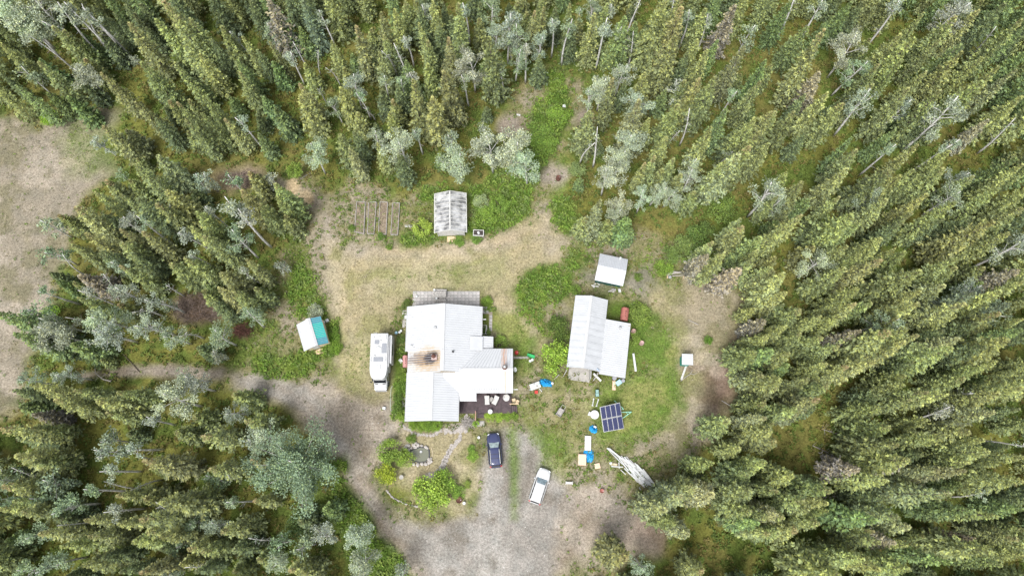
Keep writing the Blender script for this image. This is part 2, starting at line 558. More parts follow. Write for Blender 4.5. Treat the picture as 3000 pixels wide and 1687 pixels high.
ALB = {'forest': [(0.15, 0.155, 0.04), (0.165, 0.158, 0.05), (0.105, 0.145, 0.034)],
       'meadow': [(0.195, 0.188, 0.095), (0.27, 0.24, 0.185), (0.13, 0.155, 0.045)],
       'field': [(0.25, 0.222, 0.182), (0.31, 0.275, 0.232), (0.185, 0.17, 0.118)],
       'straw': [(0.305, 0.268, 0.172), (0.35, 0.308, 0.218), (0.24, 0.228, 0.118)],
       'grass': [(0.14, 0.2, 0.045), (0.21, 0.225, 0.08), (0.105, 0.17, 0.034)],
       'weed': [(0.11, 0.16, 0.03), (0.17, 0.18, 0.06), (0.08, 0.13, 0.025)],
       'gravel': [(0.25, 0.236, 0.224), (0.295, 0.282, 0.272), (0.195, 0.178, 0.16)],
       'dirt': [(0.275, 0.239, 0.204), (0.33, 0.292, 0.256), (0.2, 0.168, 0.134)],
       'litter': [(0.21, 0.155, 0.125), (0.28, 0.22, 0.185), (0.14, 0.1, 0.075)],
       'rut': [(0.33, 0.318, 0.305), (0.37, 0.36, 0.35), (0.28, 0.265, 0.25)],
       'sand': [(0.55, 0.43, 0.27), (0.6, 0.47, 0.3), (0.45, 0.35, 0.2)],
       'moss': [(0.17, 0.18, 0.025), (0.22, 0.2, 0.04), (0.12, 0.14, 0.02)]}
n1 = fbm(GX, GY, 5.5, 31, 4)
n2 = fbm(GX, GY, 2.6, 77, 3)
n3 = fbm(GX, GY, 9.0, 55, 3)


def sstep(a, b, x):
    t = np.clip((x - a) / (b - a), 0, 1)
    return t * t * (3 - 2 * t)


wa = sstep(0.47, 0.62, n1)[..., None]
wb = sstep(0.48, 0.62, n2 * 0.6 + n3 * 0.4)[..., None]
SOIL = np.zeros(GX.shape + (3,))
for c in CLS:
    a, b, d = (np.array(k) for k in ALB[c])
    col = (a * (1 - wa) + b * wa) * (1 - wb) + d * wb
    SOIL += W[c][..., None] * col
FOREST = W['forest'] + W['moss']


def cls_at(cls, x, y):
    i = np.clip(np.searchsorted(gx, x), 0, len(gx) - 1)
    j = np.clip(np.searchsorted(gy, y), 0, len(gy) - 1)
    return W[cls][j, i]


def ground_material():
    m, n, l, b = nt('ground_soil')
    at = n.new('ShaderNodeAttribute')
    at.attribute_name = 'soil'
    tc = n.new('ShaderNodeTexCoord')

    def noise(scale, det=4, rough=0.6, sx=1, sy=1):
        mp = n.new('ShaderNodeMapping')
        mp.inputs['Scale'].default_value = (sx, sy, 1)
        l.new(tc.outputs['Object'], mp.inputs['Vector'])
        q = n.new('ShaderNodeTexNoise')
        q.inputs['Scale'].default_value = scale
        q.inputs['Detail'].default_value = det
        q.inputs['Roughness'].default_value = rough
        l.new(mp.outputs[0], q.inputs['Vector'])
        return q

    def ramp(src, p0, c0, p1, c1):
        r = n.new('ShaderNodeValToRGB')
        r.color_ramp.elements[0].position = p0
        r.color_ramp.elements[0].color = (*c0, 1)
        r.color_ramp.elements[1].position = p1
        r.color_ramp.elements[1].color = (*c1, 1)
        l.new(src, r.inputs['Fac'])
        return r

    def mixc(a, bb, mode='MULTIPLY', f=1.0):
        x = n.new('ShaderNodeMix')
        x.data_type = 'RGBA'
        x.blend_type = mode
        if isinstance(f, float):
            x.inputs['Factor'].default_value = f
        else:
            l.new(f, x.inputs['Factor'])
        l.new(a, x.inputs['A'])
        if isinstance(bb, tuple):
            x.inputs['B'].default_value = bb
        else:
            l.new(bb, x.inputs['B'])
        return x.outputs['Result']
    nA = noise(3.2, 5, 0.8)
    nB = noise(0.55, 4, 0.6)
    nC = noise(9.0, 4, 0.85)
    c = mixc(at.outputs['Color'], ramp(nA.outputs['Fac'], 0.32, (0.52, 0.5, 0.47), 0.66, (1.38, 1.38, 1.36)).outputs['Color'])
    c = mixc(c, ramp(nB.outputs['Fac'], 0.3, (0.8, 0.82, 0.8), 0.7, (1.17, 1.14, 1.1)).outputs['Color'])
    c = mixc(c, ramp(nC.outputs['Fac'], 0.32, (0.62, 0.6, 0.56), 0.66, (1.3, 1.3, 1.3)).outputs['Color'])
    # green specks where seedlings come up, only off the gravel
    nD = noise(1.7, 5, 0.7)
    gm = ramp(nD.outputs['Fac'], 0.6, (0, 0, 0), 0.72, (0.55, 0.55, 0.55))
    ag = n.new('ShaderNodeAttribute')
    ag.attribute_name = 'growth'
    gf = n.new('ShaderNodeMath')
    gf.operation = 'MULTIPLY'
    l.new(gm.outputs['Color'], gf.inputs[0])
    l.new(ag.outputs['Fac'], gf.inputs[1])
    c = mixc(c, (0.13, 0.17, 0.036, 1), 'MIX', gf.outputs[0])
    nE = noise(2.3, 5, 0.75)
    gs = ramp(nE.outputs['Fac'], 0.54, (0, 0, 0), 0.68, (0.6, 0.6, 0.6))
    gf2 = n.new('ShaderNodeMath')
    gf2.operation = 'MULTIPLY'
    l.new(gs.outputs['Color'], gf2.inputs[0])
    ag2 = n.new('ShaderNodeAttribute')
    ag2.attribute_name = 'straw'
    l.new(ag2.outputs['Fac'], gf2.inputs[1])
    c = mixc(c, (0.38, 0.335, 0.235, 1), 'MIX', gf2.outputs[0])
    l.new(c, b.inputs['Base Color'])
    b.inputs['Roughness'].default_value = 0.95
    b.inputs['Specular IOR Level'].default_value = 0.1
    bp = n.new('ShaderNodeBump')
    bp.inputs['Strength'].default_value = 0.6
    bp.inputs['Distance'].default_value = 0.12
    l.new(nA.outputs['Fac'], bp.inputs['Height'])
    l.new(bp.outputs[0], b.inputs['Normal'])
    return m


def build_ground():
    ny, nx = GX.shape
    rough = np.clip(FOREST, 0, 1)
    Z = (fbm(GX, GY, 2.2, 91, 3) - 0.75) * 0.3 * rough + (fbm(GX, GY, 1.2, 15, 2) - 0.75) * 0.06 * (1 - W['gravel'])
    Z = np.minimum(Z, 0.0) - 0.004
    co = np.stack([GX, GY, Z], -1).reshape(-1, 3)
    idx = np.arange(nx * ny).reshape(ny, nx)
    q = np.stack([idx[:-1, :-1], idx[:-1, 1:], idx[1:, 1:], idx[1:, :-1]], -1).reshape(-1, 4)
    me = numesh('ground', co, q)
    ca = me.attributes.new('soil', 'FLOAT_COLOR', 'POINT')
    rgba = np.concatenate([SOIL.reshape(-1, 3), np.ones((nx * ny, 1))], 1)
    ca.data.foreach_set('color', rgba.astype(np.float32).ravel())
    gr = me.attributes.new('growth', 'FLOAT', 'POINT')
    gro = np.clip(W['forest'] * 0.5 + W['meadow'] + W['straw'] * 0.18 + W['grass'] + W['weed'] + W['dirt'] * 0.35 + W['field'] * 0.25 + W['gravel'] * 0.12, 0, 1)
    gr.data.foreach_set('value', gro.astype(np.float32).ravel())
    st = me.attributes.new('straw', 'FLOAT', 'POINT')
    stv = np.clip(W['meadow'] + W['straw'] * 0.6 + W['grass'] * 0.3 + W['field'] * 0.4 + W['dirt'] * 0.5, 0, 1)
    st.data.foreach_set('value', stv.astype(np.float32).ravel())
    me.materials.append(ground_material())
    me.polygons.foreach_set('use_smooth', [True] * len(me.polygons))
    o = bpy.data.objects.new('ground', me)
    C.objects.link(o)
    return structure(o)


def numesh(name, co, quads):
    me = bpy.data.meshes.new(name)
    co = np.asarray(co, np.float32)
    q = np.asarray(quads, np.int32)
    k = q.shape[1]
    me.vertices.add(len(co))
    me.vertices.foreach_set('co', co.ravel())
    me.loops.add(q.size)
    me.loops.foreach_set('vertex_index', q.ravel())
    me.polygons.add(len(q))
    me.polygons.foreach_set('loop_start', np.arange(0, q.size, k, dtype=np.int32))
    me.update(calc_edges=True)
    return me


build_ground()


# ------------------------------------------------------------------ buildings
def roof_mat(name, col, stains=(), grey=0.03, rough=0.35):
    """painted steel; each stain is (x, y, half length along x, half width along y, kind)"""
    m, n, l, b = nt(name)
    tc = n.new('ShaderNodeTexCoord')
    no = n.new('ShaderNodeTexNoise')
    no.inputs['Scale'].default_value = 0.9
    no.inputs['Detail'].default_value = 7
    l.new(tc.outputs['Object'], no.inputs['Vector'])
    ra = n.new('ShaderNodeValToRGB')
    ra.color_ramp.elements[0].position = 0.3
    ra.color_ramp.elements[0].color = (*[c * (1 - grey * 3) for c in col], 1)
    ra.color_ramp.elements[1].position = 0.7
    ra.color_ramp.elements[1].color = (*col, 1)
    l.new(no.outputs['Fac'], ra.inputs['Fac'])
    cur = ra.outputs['Color']
    sep = n.new('ShaderNodeSeparateXYZ')
    l.new(tc.outputs['Object'], sep.inputs[0])

    def mth(op, a, bb=None, clamp=False):
        x = n.new('ShaderNodeMath')
        x.operation = op
        x.use_clamp = clamp
        for i, q in enumerate((a, bb)):
            if q is None:
                continue
            if isinstance(q, (int, float)):
                x.inputs[i].default_value = q
            else:
                l.new(q, x.inputs[i])
        return x.outputs[0]
    nz = n.new('ShaderNodeTexNoise')
    nz.inputs['Scale'].default_value = 2.2
    nz.inputs['Detail'].default_value = 6
    l.new(tc.outputs['Object'], nz.inputs['Vector'])
    wob = mth('MULTIPLY', mth('SUBTRACT', nz.outputs['Fac'], 0.5), 0.9)
    for (sx, sy, lx, ly, colr, stripe, hard) in stains:
        dx = mth('DIVIDE', mth('SUBTRACT', sep.outputs[0], sx), lx)
        dy = mth('DIVIDE', mth('SUBTRACT', sep.outputs[1], sy), ly)
        r = mth('SQRT', mth('ADD', mth('MULTIPLY', dx, dx), mth('MULTIPLY', dy, dy)))
        r = mth('ADD', r, wob)
        f = mth('MULTIPLY', mth('SUBTRACT', 1.0, r), hard, True)
        if stripe:
            ax, per, ph = stripe
            s = mth('SINE', mth('ADD', mth('MULTIPLY', sep.outputs[ax], 2 * math.pi / per), ph))
            f = mth('MULTIPLY', f, mth('MULTIPLY', mth('ADD', s, 0.75), 1.3, True), True)
        x = n.new('ShaderNodeMix')
        x.data_type = 'RGBA'
        l.new(f, x.inputs['Factor'])
        l.new(cur, x.inputs['A'])
        x.inputs['B'].default_value = (*colr, 1)
        cur = x.outputs['Result']
    l.new(cur, b.inputs['Base Color'])
    b.inputs['Roughness'].default_value = rough
    b.inputs['Specular IOR Level'].default_value = 0.4
    return m


def slope(e0, e1, r0, r1, per=0.32, rib=0.035, th=0.07, ribs=True):
    """ribbed steel sheet between an eave line e0-e1 and a ridge line r0-r1 (points); ribs run from ridge to eave"""
    e0, e1, r0, r1 = (Vector(p) for p in (e0, e1, r0, r1))
    nrm = (e1 - e0).cross(r0 - e0).normalized()
    if nrm.z < 0:
        nrm = -nrm
    L = (e1 - e0).length
    k = max(1, round(L / per))
    prof = []
    for i in range(k):
        if ribs:
            for f, h in ((0.0, 1), (0.1, 1), (0.17, 0), (0.9, 0)):
                prof.append(((i + f) / k, h * rib))
        else:
            prof += [(i / k, 0)]
    prof.append((1.0, rib if ribs else 0))
    mb = MB()
    vv, ff = [], []
    fl = []
    for t, h in prof:
        vv.append(e0.lerp(e1, t) + nrm * h)
        vv.append(r0.lerp(r1, t) + nrm * h)
    m = len(prof)
    for i in range(m - 1):
        ff.append((2 * i, 2 * i + 2, 2 * i + 3, 2 * i + 1))
        fl.append(1 if prof[i][1] != prof[i + 1][1] else 0)
    o = len(vv)
    vv += [e0 - nrm * th, e1 - nrm * th, r1 - nrm * th, r0 - nrm * th]
    ff.append((o, o + 3, o + 2, o + 1))
    ff.append((0, 1, o + 3, o))
    ff.append((2 * m - 2, o + 1, o + 2, 2 * m - 1))
    ff.append(tuple([2 * i for i in range(m)][::-1]) + (o, o + 1)[::1])
    ff.append(tuple(2 * i + 1 for i in range(m)) + (o + 2, o + 3))
    mb.add(vv, ff)
    for i, q in enumerate(fl):
        mb.mi[i] = q
    return mb


def gable_wall(x0, x1, y0, y1, zw, zr, axis):
    """pentagon prism; axis 'y' has the ridge along y"""
    mb = MB()
    if axis == 'y':
        xm = (x0 + x1) / 2
        a = [(x0, y0, 0), (x1, y0, 0), (x1, y0, zw), (xm, y0, zr), (x0, y0, zw)]
        b = [(p[0], y1, p[2]) for p in a]
    else:
        ym = (y0 + y1) / 2
        a = [(x0, y0, 0), (x0, y1, 0), (x0, y1, zw), (x0, ym, zr), (x0, y0, zw)]
        b = [(x1, p[1], p[2]) for p in a]
    mb.add(a + b, [(0, 1, 2, 3, 4), (9, 8, 7, 6, 5)] + [(i, i + 5, (i + 1) % 5 + 5, (i + 1) % 5) for i in range(5)])
    return mb


def window(parent, c, w, h, face):
    """face: 0 = -y, 1 = +y, 2 = -x, 3 = +x"""
    d = {0: (0, -1), 1: (0, 1), 2: (-1, 0), 3: (1, 0)}[face]
    fr = MB()
    horiz = face < 2
    for dx, dz, ww, hh in ((0, h / 2, w + 0.16, 0.08), (0, -h / 2, w + 0.16, 0.08), (-w / 2, 0, 0.08, h - 0.08), (w / 2, 0, 0.08, h - 0.08), (0, 0, 0.05, h - 0.08)):
        cc = (c[0] + (dx if horiz else 0) + d[0] * 0.03, c[1] + (0 if horiz else dx) + d[1] * 0.03, c[2] + dz)
        fr.box(cc, (ww, 0.07, hh) if horiz else (0.07, ww, hh))
    f = fr.build('window', M_WHITE, parent)
    MB().box((c[0] + d[0] * 0.01, c[1] + d[1] * 0.01, c[2]), (w, 0.03, h) if horiz else (0.03, w, h)).build('pane', M_GLASS, f)


ROOFW = (0.515, 0.523, 0.532)
RUST = (0.5, 0.27, 0.1)
SOOT = (0.04, 0.03, 0.03)
M_ROOF = roof_mat('white_steel_roof', ROOFW)
M_ROOF_RUST = roof_mat('white_steel_roof_with_rust', ROOFW, [
    (-11.2, 15.3, 3.6, 2.6, (0.47, 0.365, 0.235), None, 1.2),
    (-11.0, 15.35, 2.9, 1.7, (0.38, 0.245, 0.115), None, 1.1),
    (-12.2, 15.55, 2.6, 0.95, (0.1, 0.06, 0.045), (1, 0.32, 0.4), 3.2),
    (-10.9, 15.6, 1.15, 1.15, SOOT, None, 1.9)])
M_ROOF_RUST2 = roof_mat('white_steel_roof_with_rust_edge', ROOFW, [(-11.2, 16.4, 2.0, 1.2, (0.46, 0.345, 0.2), None, 1.3)])
M_ROOF_STREAK = roof_mat('white_steel_roof_with_streaks', ROOFW, [(-1.05, 15.6, 0.5, 9, (0.45, 0.24, 0.14), (0, 0.2, 1.0), 1.6)])
M_ROOF_STREAK2 = roof_mat('white_steel_roof_with_thin_streak', ROOFW, [(-0.92, 12.5, 0.14, 8, (0.5, 0.3, 0.22), None, 2.5)])
M_ROOF_AGED = roof_mat('aged_white_steel_roof', (0.5, 0.51, 0.522), grey=0.05)


def build_house():
    h = thing('house', 'large white metal roofed house with rust stain below its chimney', 'house')
    E_, RM, RW, RS = 3.0, 4.8, 4.03, 4.2
    gable_wall(-14.0, -4.65, 13.7, 22.6, 2.93, 4.52, 'y').build('wall', M_WALL, h)
    gable_wall(-9.0, -0.3, 11.65, 16.65, 2.93, 3.78, 'x').build('wall', M_WALL, h)
    gable_wall(-13.75, -7.6, 7.75, 13.9, 2.93, 3.95, 'y').build('wall', M_GREENWALL, h)
    # main block
    slope((-14.5, 16.72, E_ - 0.02), (-14.5, 23.0, E_ - 0.02), (-9.35, 16.72, RM + 0.04), (-9.35, 23.0, RM + 0.04)).build('roof_slope', M_ROOF_RUST2, h)
    s = slope((-14.17, 13.8, E_), (-14.17, 16.72, E_), (-9.3, 13.8, RM - 0.03), (-9.3, 16.72, RM - 0.03)).build('roof_slope', M_ROOF_RUST, h)
    s['label'] = 'rust and soot stained roof slope below the chimney'
    slope((-4.17, 13.8, E_), (-4.17, 23.0, E_), (-9.35, 13.8, RM), (-9.35, 23.0, RM)).build('roof_slope', M_ROOF, h)
    # east wing
    slope((-5.5, 17.1, E_), (0.13, 17.1, E_), (-8.8, 14.1, RW), (0.13, 14.1, RW)).build('roof_slope', M_ROOF_STREAK, h)
    slope((-9.2, 11.15, E_), (0.13, 11.15, E_), (-9.2, 14.1, RW), (0.13, 14.1, RW)).build('roof_slope', M_ROOF_STREAK2, h)
    # south block
    slope((-14.17, 7.32, E_), (-14.17, 13.8, E_), (-10.68, 7.32, RS), (-10.68, 13.8, RS)).build('roof_slope', M_ROOF, h)
    slope((-7.15, 7.32, E_), (-7.15, 13.9, E_), (-10.68, 7.32, RS), (-10.68, 13.9, RS)).build('roof_slope', M_ROOF, h)
    # porch continuation, side lean-to, smooth dormer sheet
    slope((-7.12, 10.1, 2.68), (-4.78, 10.1, 2.68), (-7.12, 11.15, 2.98), (-4.78, 11.15, 2.98)).build('porch_roof', M_ROOF, h)
    MB().box((-5.95, 10.08, 2.62), (2.45, 0.12, 0.14)).build('gutter', M_WHITE, h)
    slope((-2.58, 17.2, 2.55), (-2.58, 18.85, 2.55), (-4.3, 17.2, 3.0), (-4.3, 18.85, 3.0)).build('lean_to_roof', M_ROOF, h)
    MB().box((-3.4, 18.0, 1.25), (1.4, 1.45, 2.4)).build('entry_wall', M_WALL, h)
    slope((-4.0, 16.8, 3.17), (-4.0, 18.72, 3.17), (-5.75, 16.8, 3.66), (-5.75, 18.72, 3.66), ribs=False, th=0.03).build('smooth_roof_sheet', M_ROOF, h)
    cap = MB()
    for sx in (-1, 1):
        cap.box((-9.35 + sx * 0.13, 19.85, RM + 0.045), (0.28, 6.3, 0.03), ry=sx * 0.33)
    cap.build('ridge_cap', M_WHITE, h)
    cap = MB()
    for sx in (-1, 1):
        cap.box((-9.3 + sx * 0.12, 15.25, RM + 0.03), (0.25, 2.85, 0.03), ry=sx * 0.33)
    cap.build('ridge_cap', M_WHITE, h)
    cap = MB()
    for sx in (-1, 1):
        cap.box((-10.68 + sx * 0.11, 10.55, RS + 0.035), (0.23, 6.45, 0.03), ry=sx * 0.33)
    cap.build('ridge_cap', M_WHITE, h)
    cap = MB()
    for sx in (-1, 1):
        cap.box((-3.25, 14.1 + sx * 0.11, RW + 0.035), (6.8, 0.23, 0.03), rx=-sx * 0.33)
    cap.build('ridge_cap', M_WHITE, h)
    MB().box((-11.85, 16.72, 3.98), (5.2, 0.12, 0.1), ry=-0.336).build('roof_step_flashing', M_WHITE, h)
    MB().box((-11.0, 13.74, 4.2), (3.2, 0.09, 0.09), ry=-0.336).build('roof_step_flashing', M_WHITE, h)
    for (a, b, z) in (((-14.55, 19.85), (0.06, 6.3), 2.93), ((-4.12, 21.0), (0.06, 4.0), 2.93), ((-14.22, 10.55), (0.06, 6.45), 2.92), ((-7.1, 9.2), (0.06, 3.76), 2.92)):
        MB().box((a[0], a[1], z), (b[0], b[1], 0.16)).build('fascia', M_WHITE, h)
    MB().box((-2.3, 11.1, 2.92), (4.9, 0.07, 0.18)).build('fascia', M_WHITE, h)
    MB().box((-3.6, 11.48, 3.19), (4.0, 0.06, 0.1)).build('snow_guard', M_GALV, h)
    # chimneys, vents
    x, y = P(R1, 822, 682, 4.6)
    ch = MB()
    ch.box((x, y, 4.45), (0.72, 0.72, 0.7))
    chm = ch.build('chimney', mat('chimney_casing', (0.5, 0.38, 0.35), 0.7, var=0.2), h)
    MB().lathe([(0.2, 4.8), (0.2, 5.25), (0.3, 5.26), (0.3, 5.3), (0.05, 5.42)], (x - 0.02, y + 0.03, 0), 12).build('flue', M_RUSTDARK, chm, True)
    x, y = P(R1, 1445, 768, 4.6)
    ch = MB().lathe([(0.34, 3.85), (0.32, 4.3), (0.18, 4.32), (0.18, 4.9)], (x, y, 0), 14).build('chimney', M_RUSTDARK, h, True)
    MB().lathe([(0.25, 4.9), (0.26, 4.95), (0.06, 5.08)], (x, y, 0), 14).build('flue_cap', M_GALV, ch, True)
    x, y = P(R1, 830, 420, 4.6)
    MB().box((x, y, 4.62), (0.34, 0.26, 0.34), bev=0.04).build('roof_vent', M_GALV, h)
    x, y = P(R1, 986, 632, 4.6)
    MB().lathe([(0.13, 4.2), (0.13, 4.72), (0.09, 4.73)], (x, y, 0), 10).build('vent_pipe', M_BLACK, h)
    x, y = P(R1, 632, 592, 3.5)
    v = MB().box((x, y, 3.3), (0.75, 0.66, 0.35), bev=0.05).build('roof_fan_box', M_WHITE, h)
    for dx, dy in ((-0.14, 0.12), (0.12, -0.1)):
        MB().lathe([(0.16, 3.47), (0.16, 3.52), (0.08, 3.53)], (x + dx, y + dy, 0), 12).build('fan', M_GALV, v)
    # dish on the east gable
    x, y = P(R1, 1526, 795, 3.0)
    d = MB().lathe([(0.02, 0), (0.2, 0.03), (0.33, 0.1), (0.34, 0.1), (0.2, 0.05)], (0, 0, 0), 14, Matrix.Translation((x + 0.1, y, 3.2)) @ Matrix.Rotation(0.9, 4, 'Y')).build('satellite_dish', M_WPLASTIC, h, True)
    MB().tube([(x - 0.25, y, 3.0), (x + 0.05, y, 3.15)], 0.03).tube([(x + 0.1, y, 3.2), (x + 0.45, y, 3.35)], 0.02).build('dish_arm', M_GALV, d)
    MB().box((0.35, 11.6, 2.6), (0.9, 0.12, 0.1)).build('roof_bracket', M_WHITE, h)
    # windows, doors
    for yy in (9.3, 12.0, 18.5, 21.0):
        window(h, (-14.03 if yy > 14 else -13.78, yy, 1.6), 1.1, 1.1, 2)
    for yy in (20.0, 21.6):
        window(h, (-4.62, yy, 1.6), 1.0, 1.1, 3)
    window(h, (-12.2, 7.72, 1.6), 1.5, 1.2, 0)
    window(h, (-9.2, 7.72, 1.6), 1.5, 1.2, 0)
    window(h, (-4.0, 11.62, 1.9), 1.4, 1.1, 0)
    window(h, (-0.27, 14.1, 1.6), 1.2, 1.1, 3)
    dr = MB().box((-1.8, 11.61, 1.65), (0.95, 0.08, 2.05)).build('door', M_GREENWALL, h)
    MB().lathe([(0.04, 0), (0.04, 0.06)], (0, 0, 0), 8, Matrix.Translation((-1.42, 11.56, 1.6)) @ Matrix.Rotation(math.pi / 2, 4, 'X')).build('handle', M_GALV, dr)
    # west side awning and east side stair rail
    MB().box((-14.55, 21.6, 2.6), (0.75, 0.5, 0.09), bev=0.02).build('awning', M_WHITE, h)
    MB().box((-3.9, 21.3, 2.5), (0.6, 0.12, 0.1)).build('roof_bracket', M_WHITE, h)
    rl = MB()
    for a, b in (((-4.5, 20.8), (-3.55, 20.75)), ((-3.55, 20.75), (-3.7, 19.6)), ((-4.5, 19.6), (-3.5, 19.5))):
        rl.tube([(*a, 1.1), (*b, 1.1)], 0.035)
    for a in ((-3.55, 20.75), (-3.7, 19.6), (-4.45, 20.8), (-4.45, 19.6)):
        rl.tube([(*a, 0), (*a, 1.1)], 0.03)
    rl.build('stair_rail', M_WHITE, h)
    st = MB()
    for i in range(3):
        st.box((-4.05 + i * 0.22, 20.2, 0.5 - i * 0.16), (0.24, 1.0, 0.06))
    st.build('entry_step', M_GREYWOOD, h)
    return h


build_house()


def build_deck():
    d = thing('deck', 'dark brown wooden deck in the corner of the white roofed house', 'deck', (-3.6, 10, 0))
    ox, oy = -3.6, 10
    b = MB()
    n = 50
    x0, x1 = -7.3, -0.1
    for i in range(n):
        w = (x1 - x0) / n
        b.box((x0 + (i + 0.5) * w - ox, (8.62 + 11.6) / 2 - oy, 0.6 + random.uniform(-0.002, 0.002)), (w - 0.015, 2.98, 0.045))
    stuff(b.build('deck_boards', M_DECK, d))
    f = MB()
    f.box((-3.7 - ox, 8.64 - oy, 0.46), (7.15, 0.06, 0.22)).box((-0.13 - ox, 10.1 - oy, 0.46), (0.06, 2.86, 0.22))
    f.build('deck_skirt', M_DECK, d)
    for yy, xx in ((8.7, -7.2), (8.7, -3.6), (8.7, -0.2), (11.4, -0.2)):
        MB().box((xx - ox, yy - oy, 0.23), (0.12, 0.12, 0.46)).build('post', M_DECK, d)
    for i in range(2):                       # front steps
        MB().box((-4.35 - ox, 8.42 - i * 0.28 - oy, 0.42 - 0.17 * i), (1.0, 0.28, 0.05)).build('step', M_DECK, d)
    for i in range(3):                       # side steps
        MB().box((0.06 + i * 0.27 - ox, 9.15 - oy, 0.46 - 0.14 * i), (0.24, 1.0, 0.05)).build('step', M_DECK, d)
    hr = MB()
    hr.box((-4.95 - ox, 8.2 - oy, 1.4), (0.1, 1.3, 0.05)).box((-4.95 - ox, 8.75 - oy, 1.0), (0.09, 0.09, 0.8)).box((-4.95 - ox, 7.65 - oy, 0.7), (0.09, 0.09, 1.4))
    hr.build('handrail', mat('reddish_rail', (0.42, 0.24, 0.19), 0.8), d)
    hr = MB()
    hr.box((0.3 - ox, 9.8 - oy, 1.4), (1.25, 0.09, 0.05)).box((-0.2 - ox, 9.8 - oy, 1.0), (0.09, 0.09, 0.8)).box((0.85 - ox, 9.8 - oy, 0.7), (0.09, 0.09, 1.4))
    hr.build('handrail', M_FRESHWOOD, d)
    MB().box((-4.35 - ox, 7.25 - oy, 0.05), (1.15, 0.7, 0.1)).build('landing_slab', M_CONC, d)
    for (x, y, r) in ((0.25, 10.4, 0.2), (0.75, 10.15, 1.2)):
        MB().box((x - ox, y - oy, 0.62), (0.5, 0.4, 0.5), rz=r, bev=0.04).build('wooden_planter', M_FRESHWOOD, d)
    # furniture on the deck
    RD = (1300, 1080, 8.05)

    def lounge(px, py, rz, label):
        x, y = P(RD, px, py, 1.0)
        t = thing('lounge_chair', label, 'lounge chair', (x, y, 0.625), rz, 'cushioned chairs on the deck')
        MB().box((0, -0.2, 0.36), (0.66, 0.8, 0.14), bev=0.04).build('seat', M_CUSH, t)
        MB().box((0, 0.36, 0.62), (0.66, 0.16, 0.72), rx=-0.55, bev=0.04).build('backrest', M_CUSH, t)
        for sx in (-1, 1):
            MB().box((sx * 0.37, -0.1, 0.5), (0.05, 0.85, 0.04)).build('armrest', M_BLACK, t)
        for sx in (-1, 1):
            for sy in (-0.52, 0.3):
                MB().box((sx * 0.36, sy, 0.25), (0.04, 0.04, 0.5)).build('leg', M_BLACK, t)
    lounge(1022, 740, 0.04, 'straight grey cushioned chair on the dark deck, nearest the porch roof')
    lounge(1222, 740, -0.45, 'turned grey cushioned chair beside the small grey square table')
    x, y = P(RD, 1130, 728, 0.9)
    t = thing('side_table', 'small grey square table between two cushioned deck chairs', 'table', (x, y, 0.625), 0.75)
    MB().box((0, 0, 0.43), (0.6, 0.6, 0.05), bev=0.01).build('tabletop', M_GREYWOOD, t)
    for sx in (-1, 1):
        for sy in (-1, 1):
            MB().box((sx * 0.24, sy * 0.24, 0.2), (0.05, 0.05, 0.4)).build('leg', M_BLACK, t)
    x, y = P(RD, 1478, 690, 0.95)
    t = thing('tub_chair', 'pale rounded tub chair alone at the deck side', 'chair', (x, y, 0.625), 0.2)
    MB().lathe([(0.42, 0.1), (0.44, 0.4), (0.38, 0.42)], (0, 0, 0), 14).build('seat', M_CUSH, t, True)
    bk = MB()
    for k in range(9):
        a = 0.2 + k * 0.34
        bk.box((0.42 * math.cos(a), 0.42 * math.sin(a), 0.5), (0.1, 0.17, 0.55), rz=a)
    bk.build('backrest', M_CUSH, t)
    x, y = P(RD, 1096, 1010, 1.2)
    t = thing('round_table', 'small white round table at the deck front edge', 'table', (x, y, 0.625))
    MB().lathe([(0.3, 0.68), (0.32, 0.7), (0.3, 0.72)], (0, 0, 0), 18).build('tabletop', M_WPLASTIC, t)
    for k in range(3):
        MB().tube([(0.08 * math.cos(k * 2.1), 0.08 * math.sin(k * 2.1), 0.68), (0.26 * math.cos(k * 2.1), 0.26 * math.sin(k * 2.1), 0)], 0.018).build('leg', M_WPLASTIC, t)


build_deck()


def frame_from(a, b):
    return math.atan2(b[1] - a[1], b[0] - a[0])


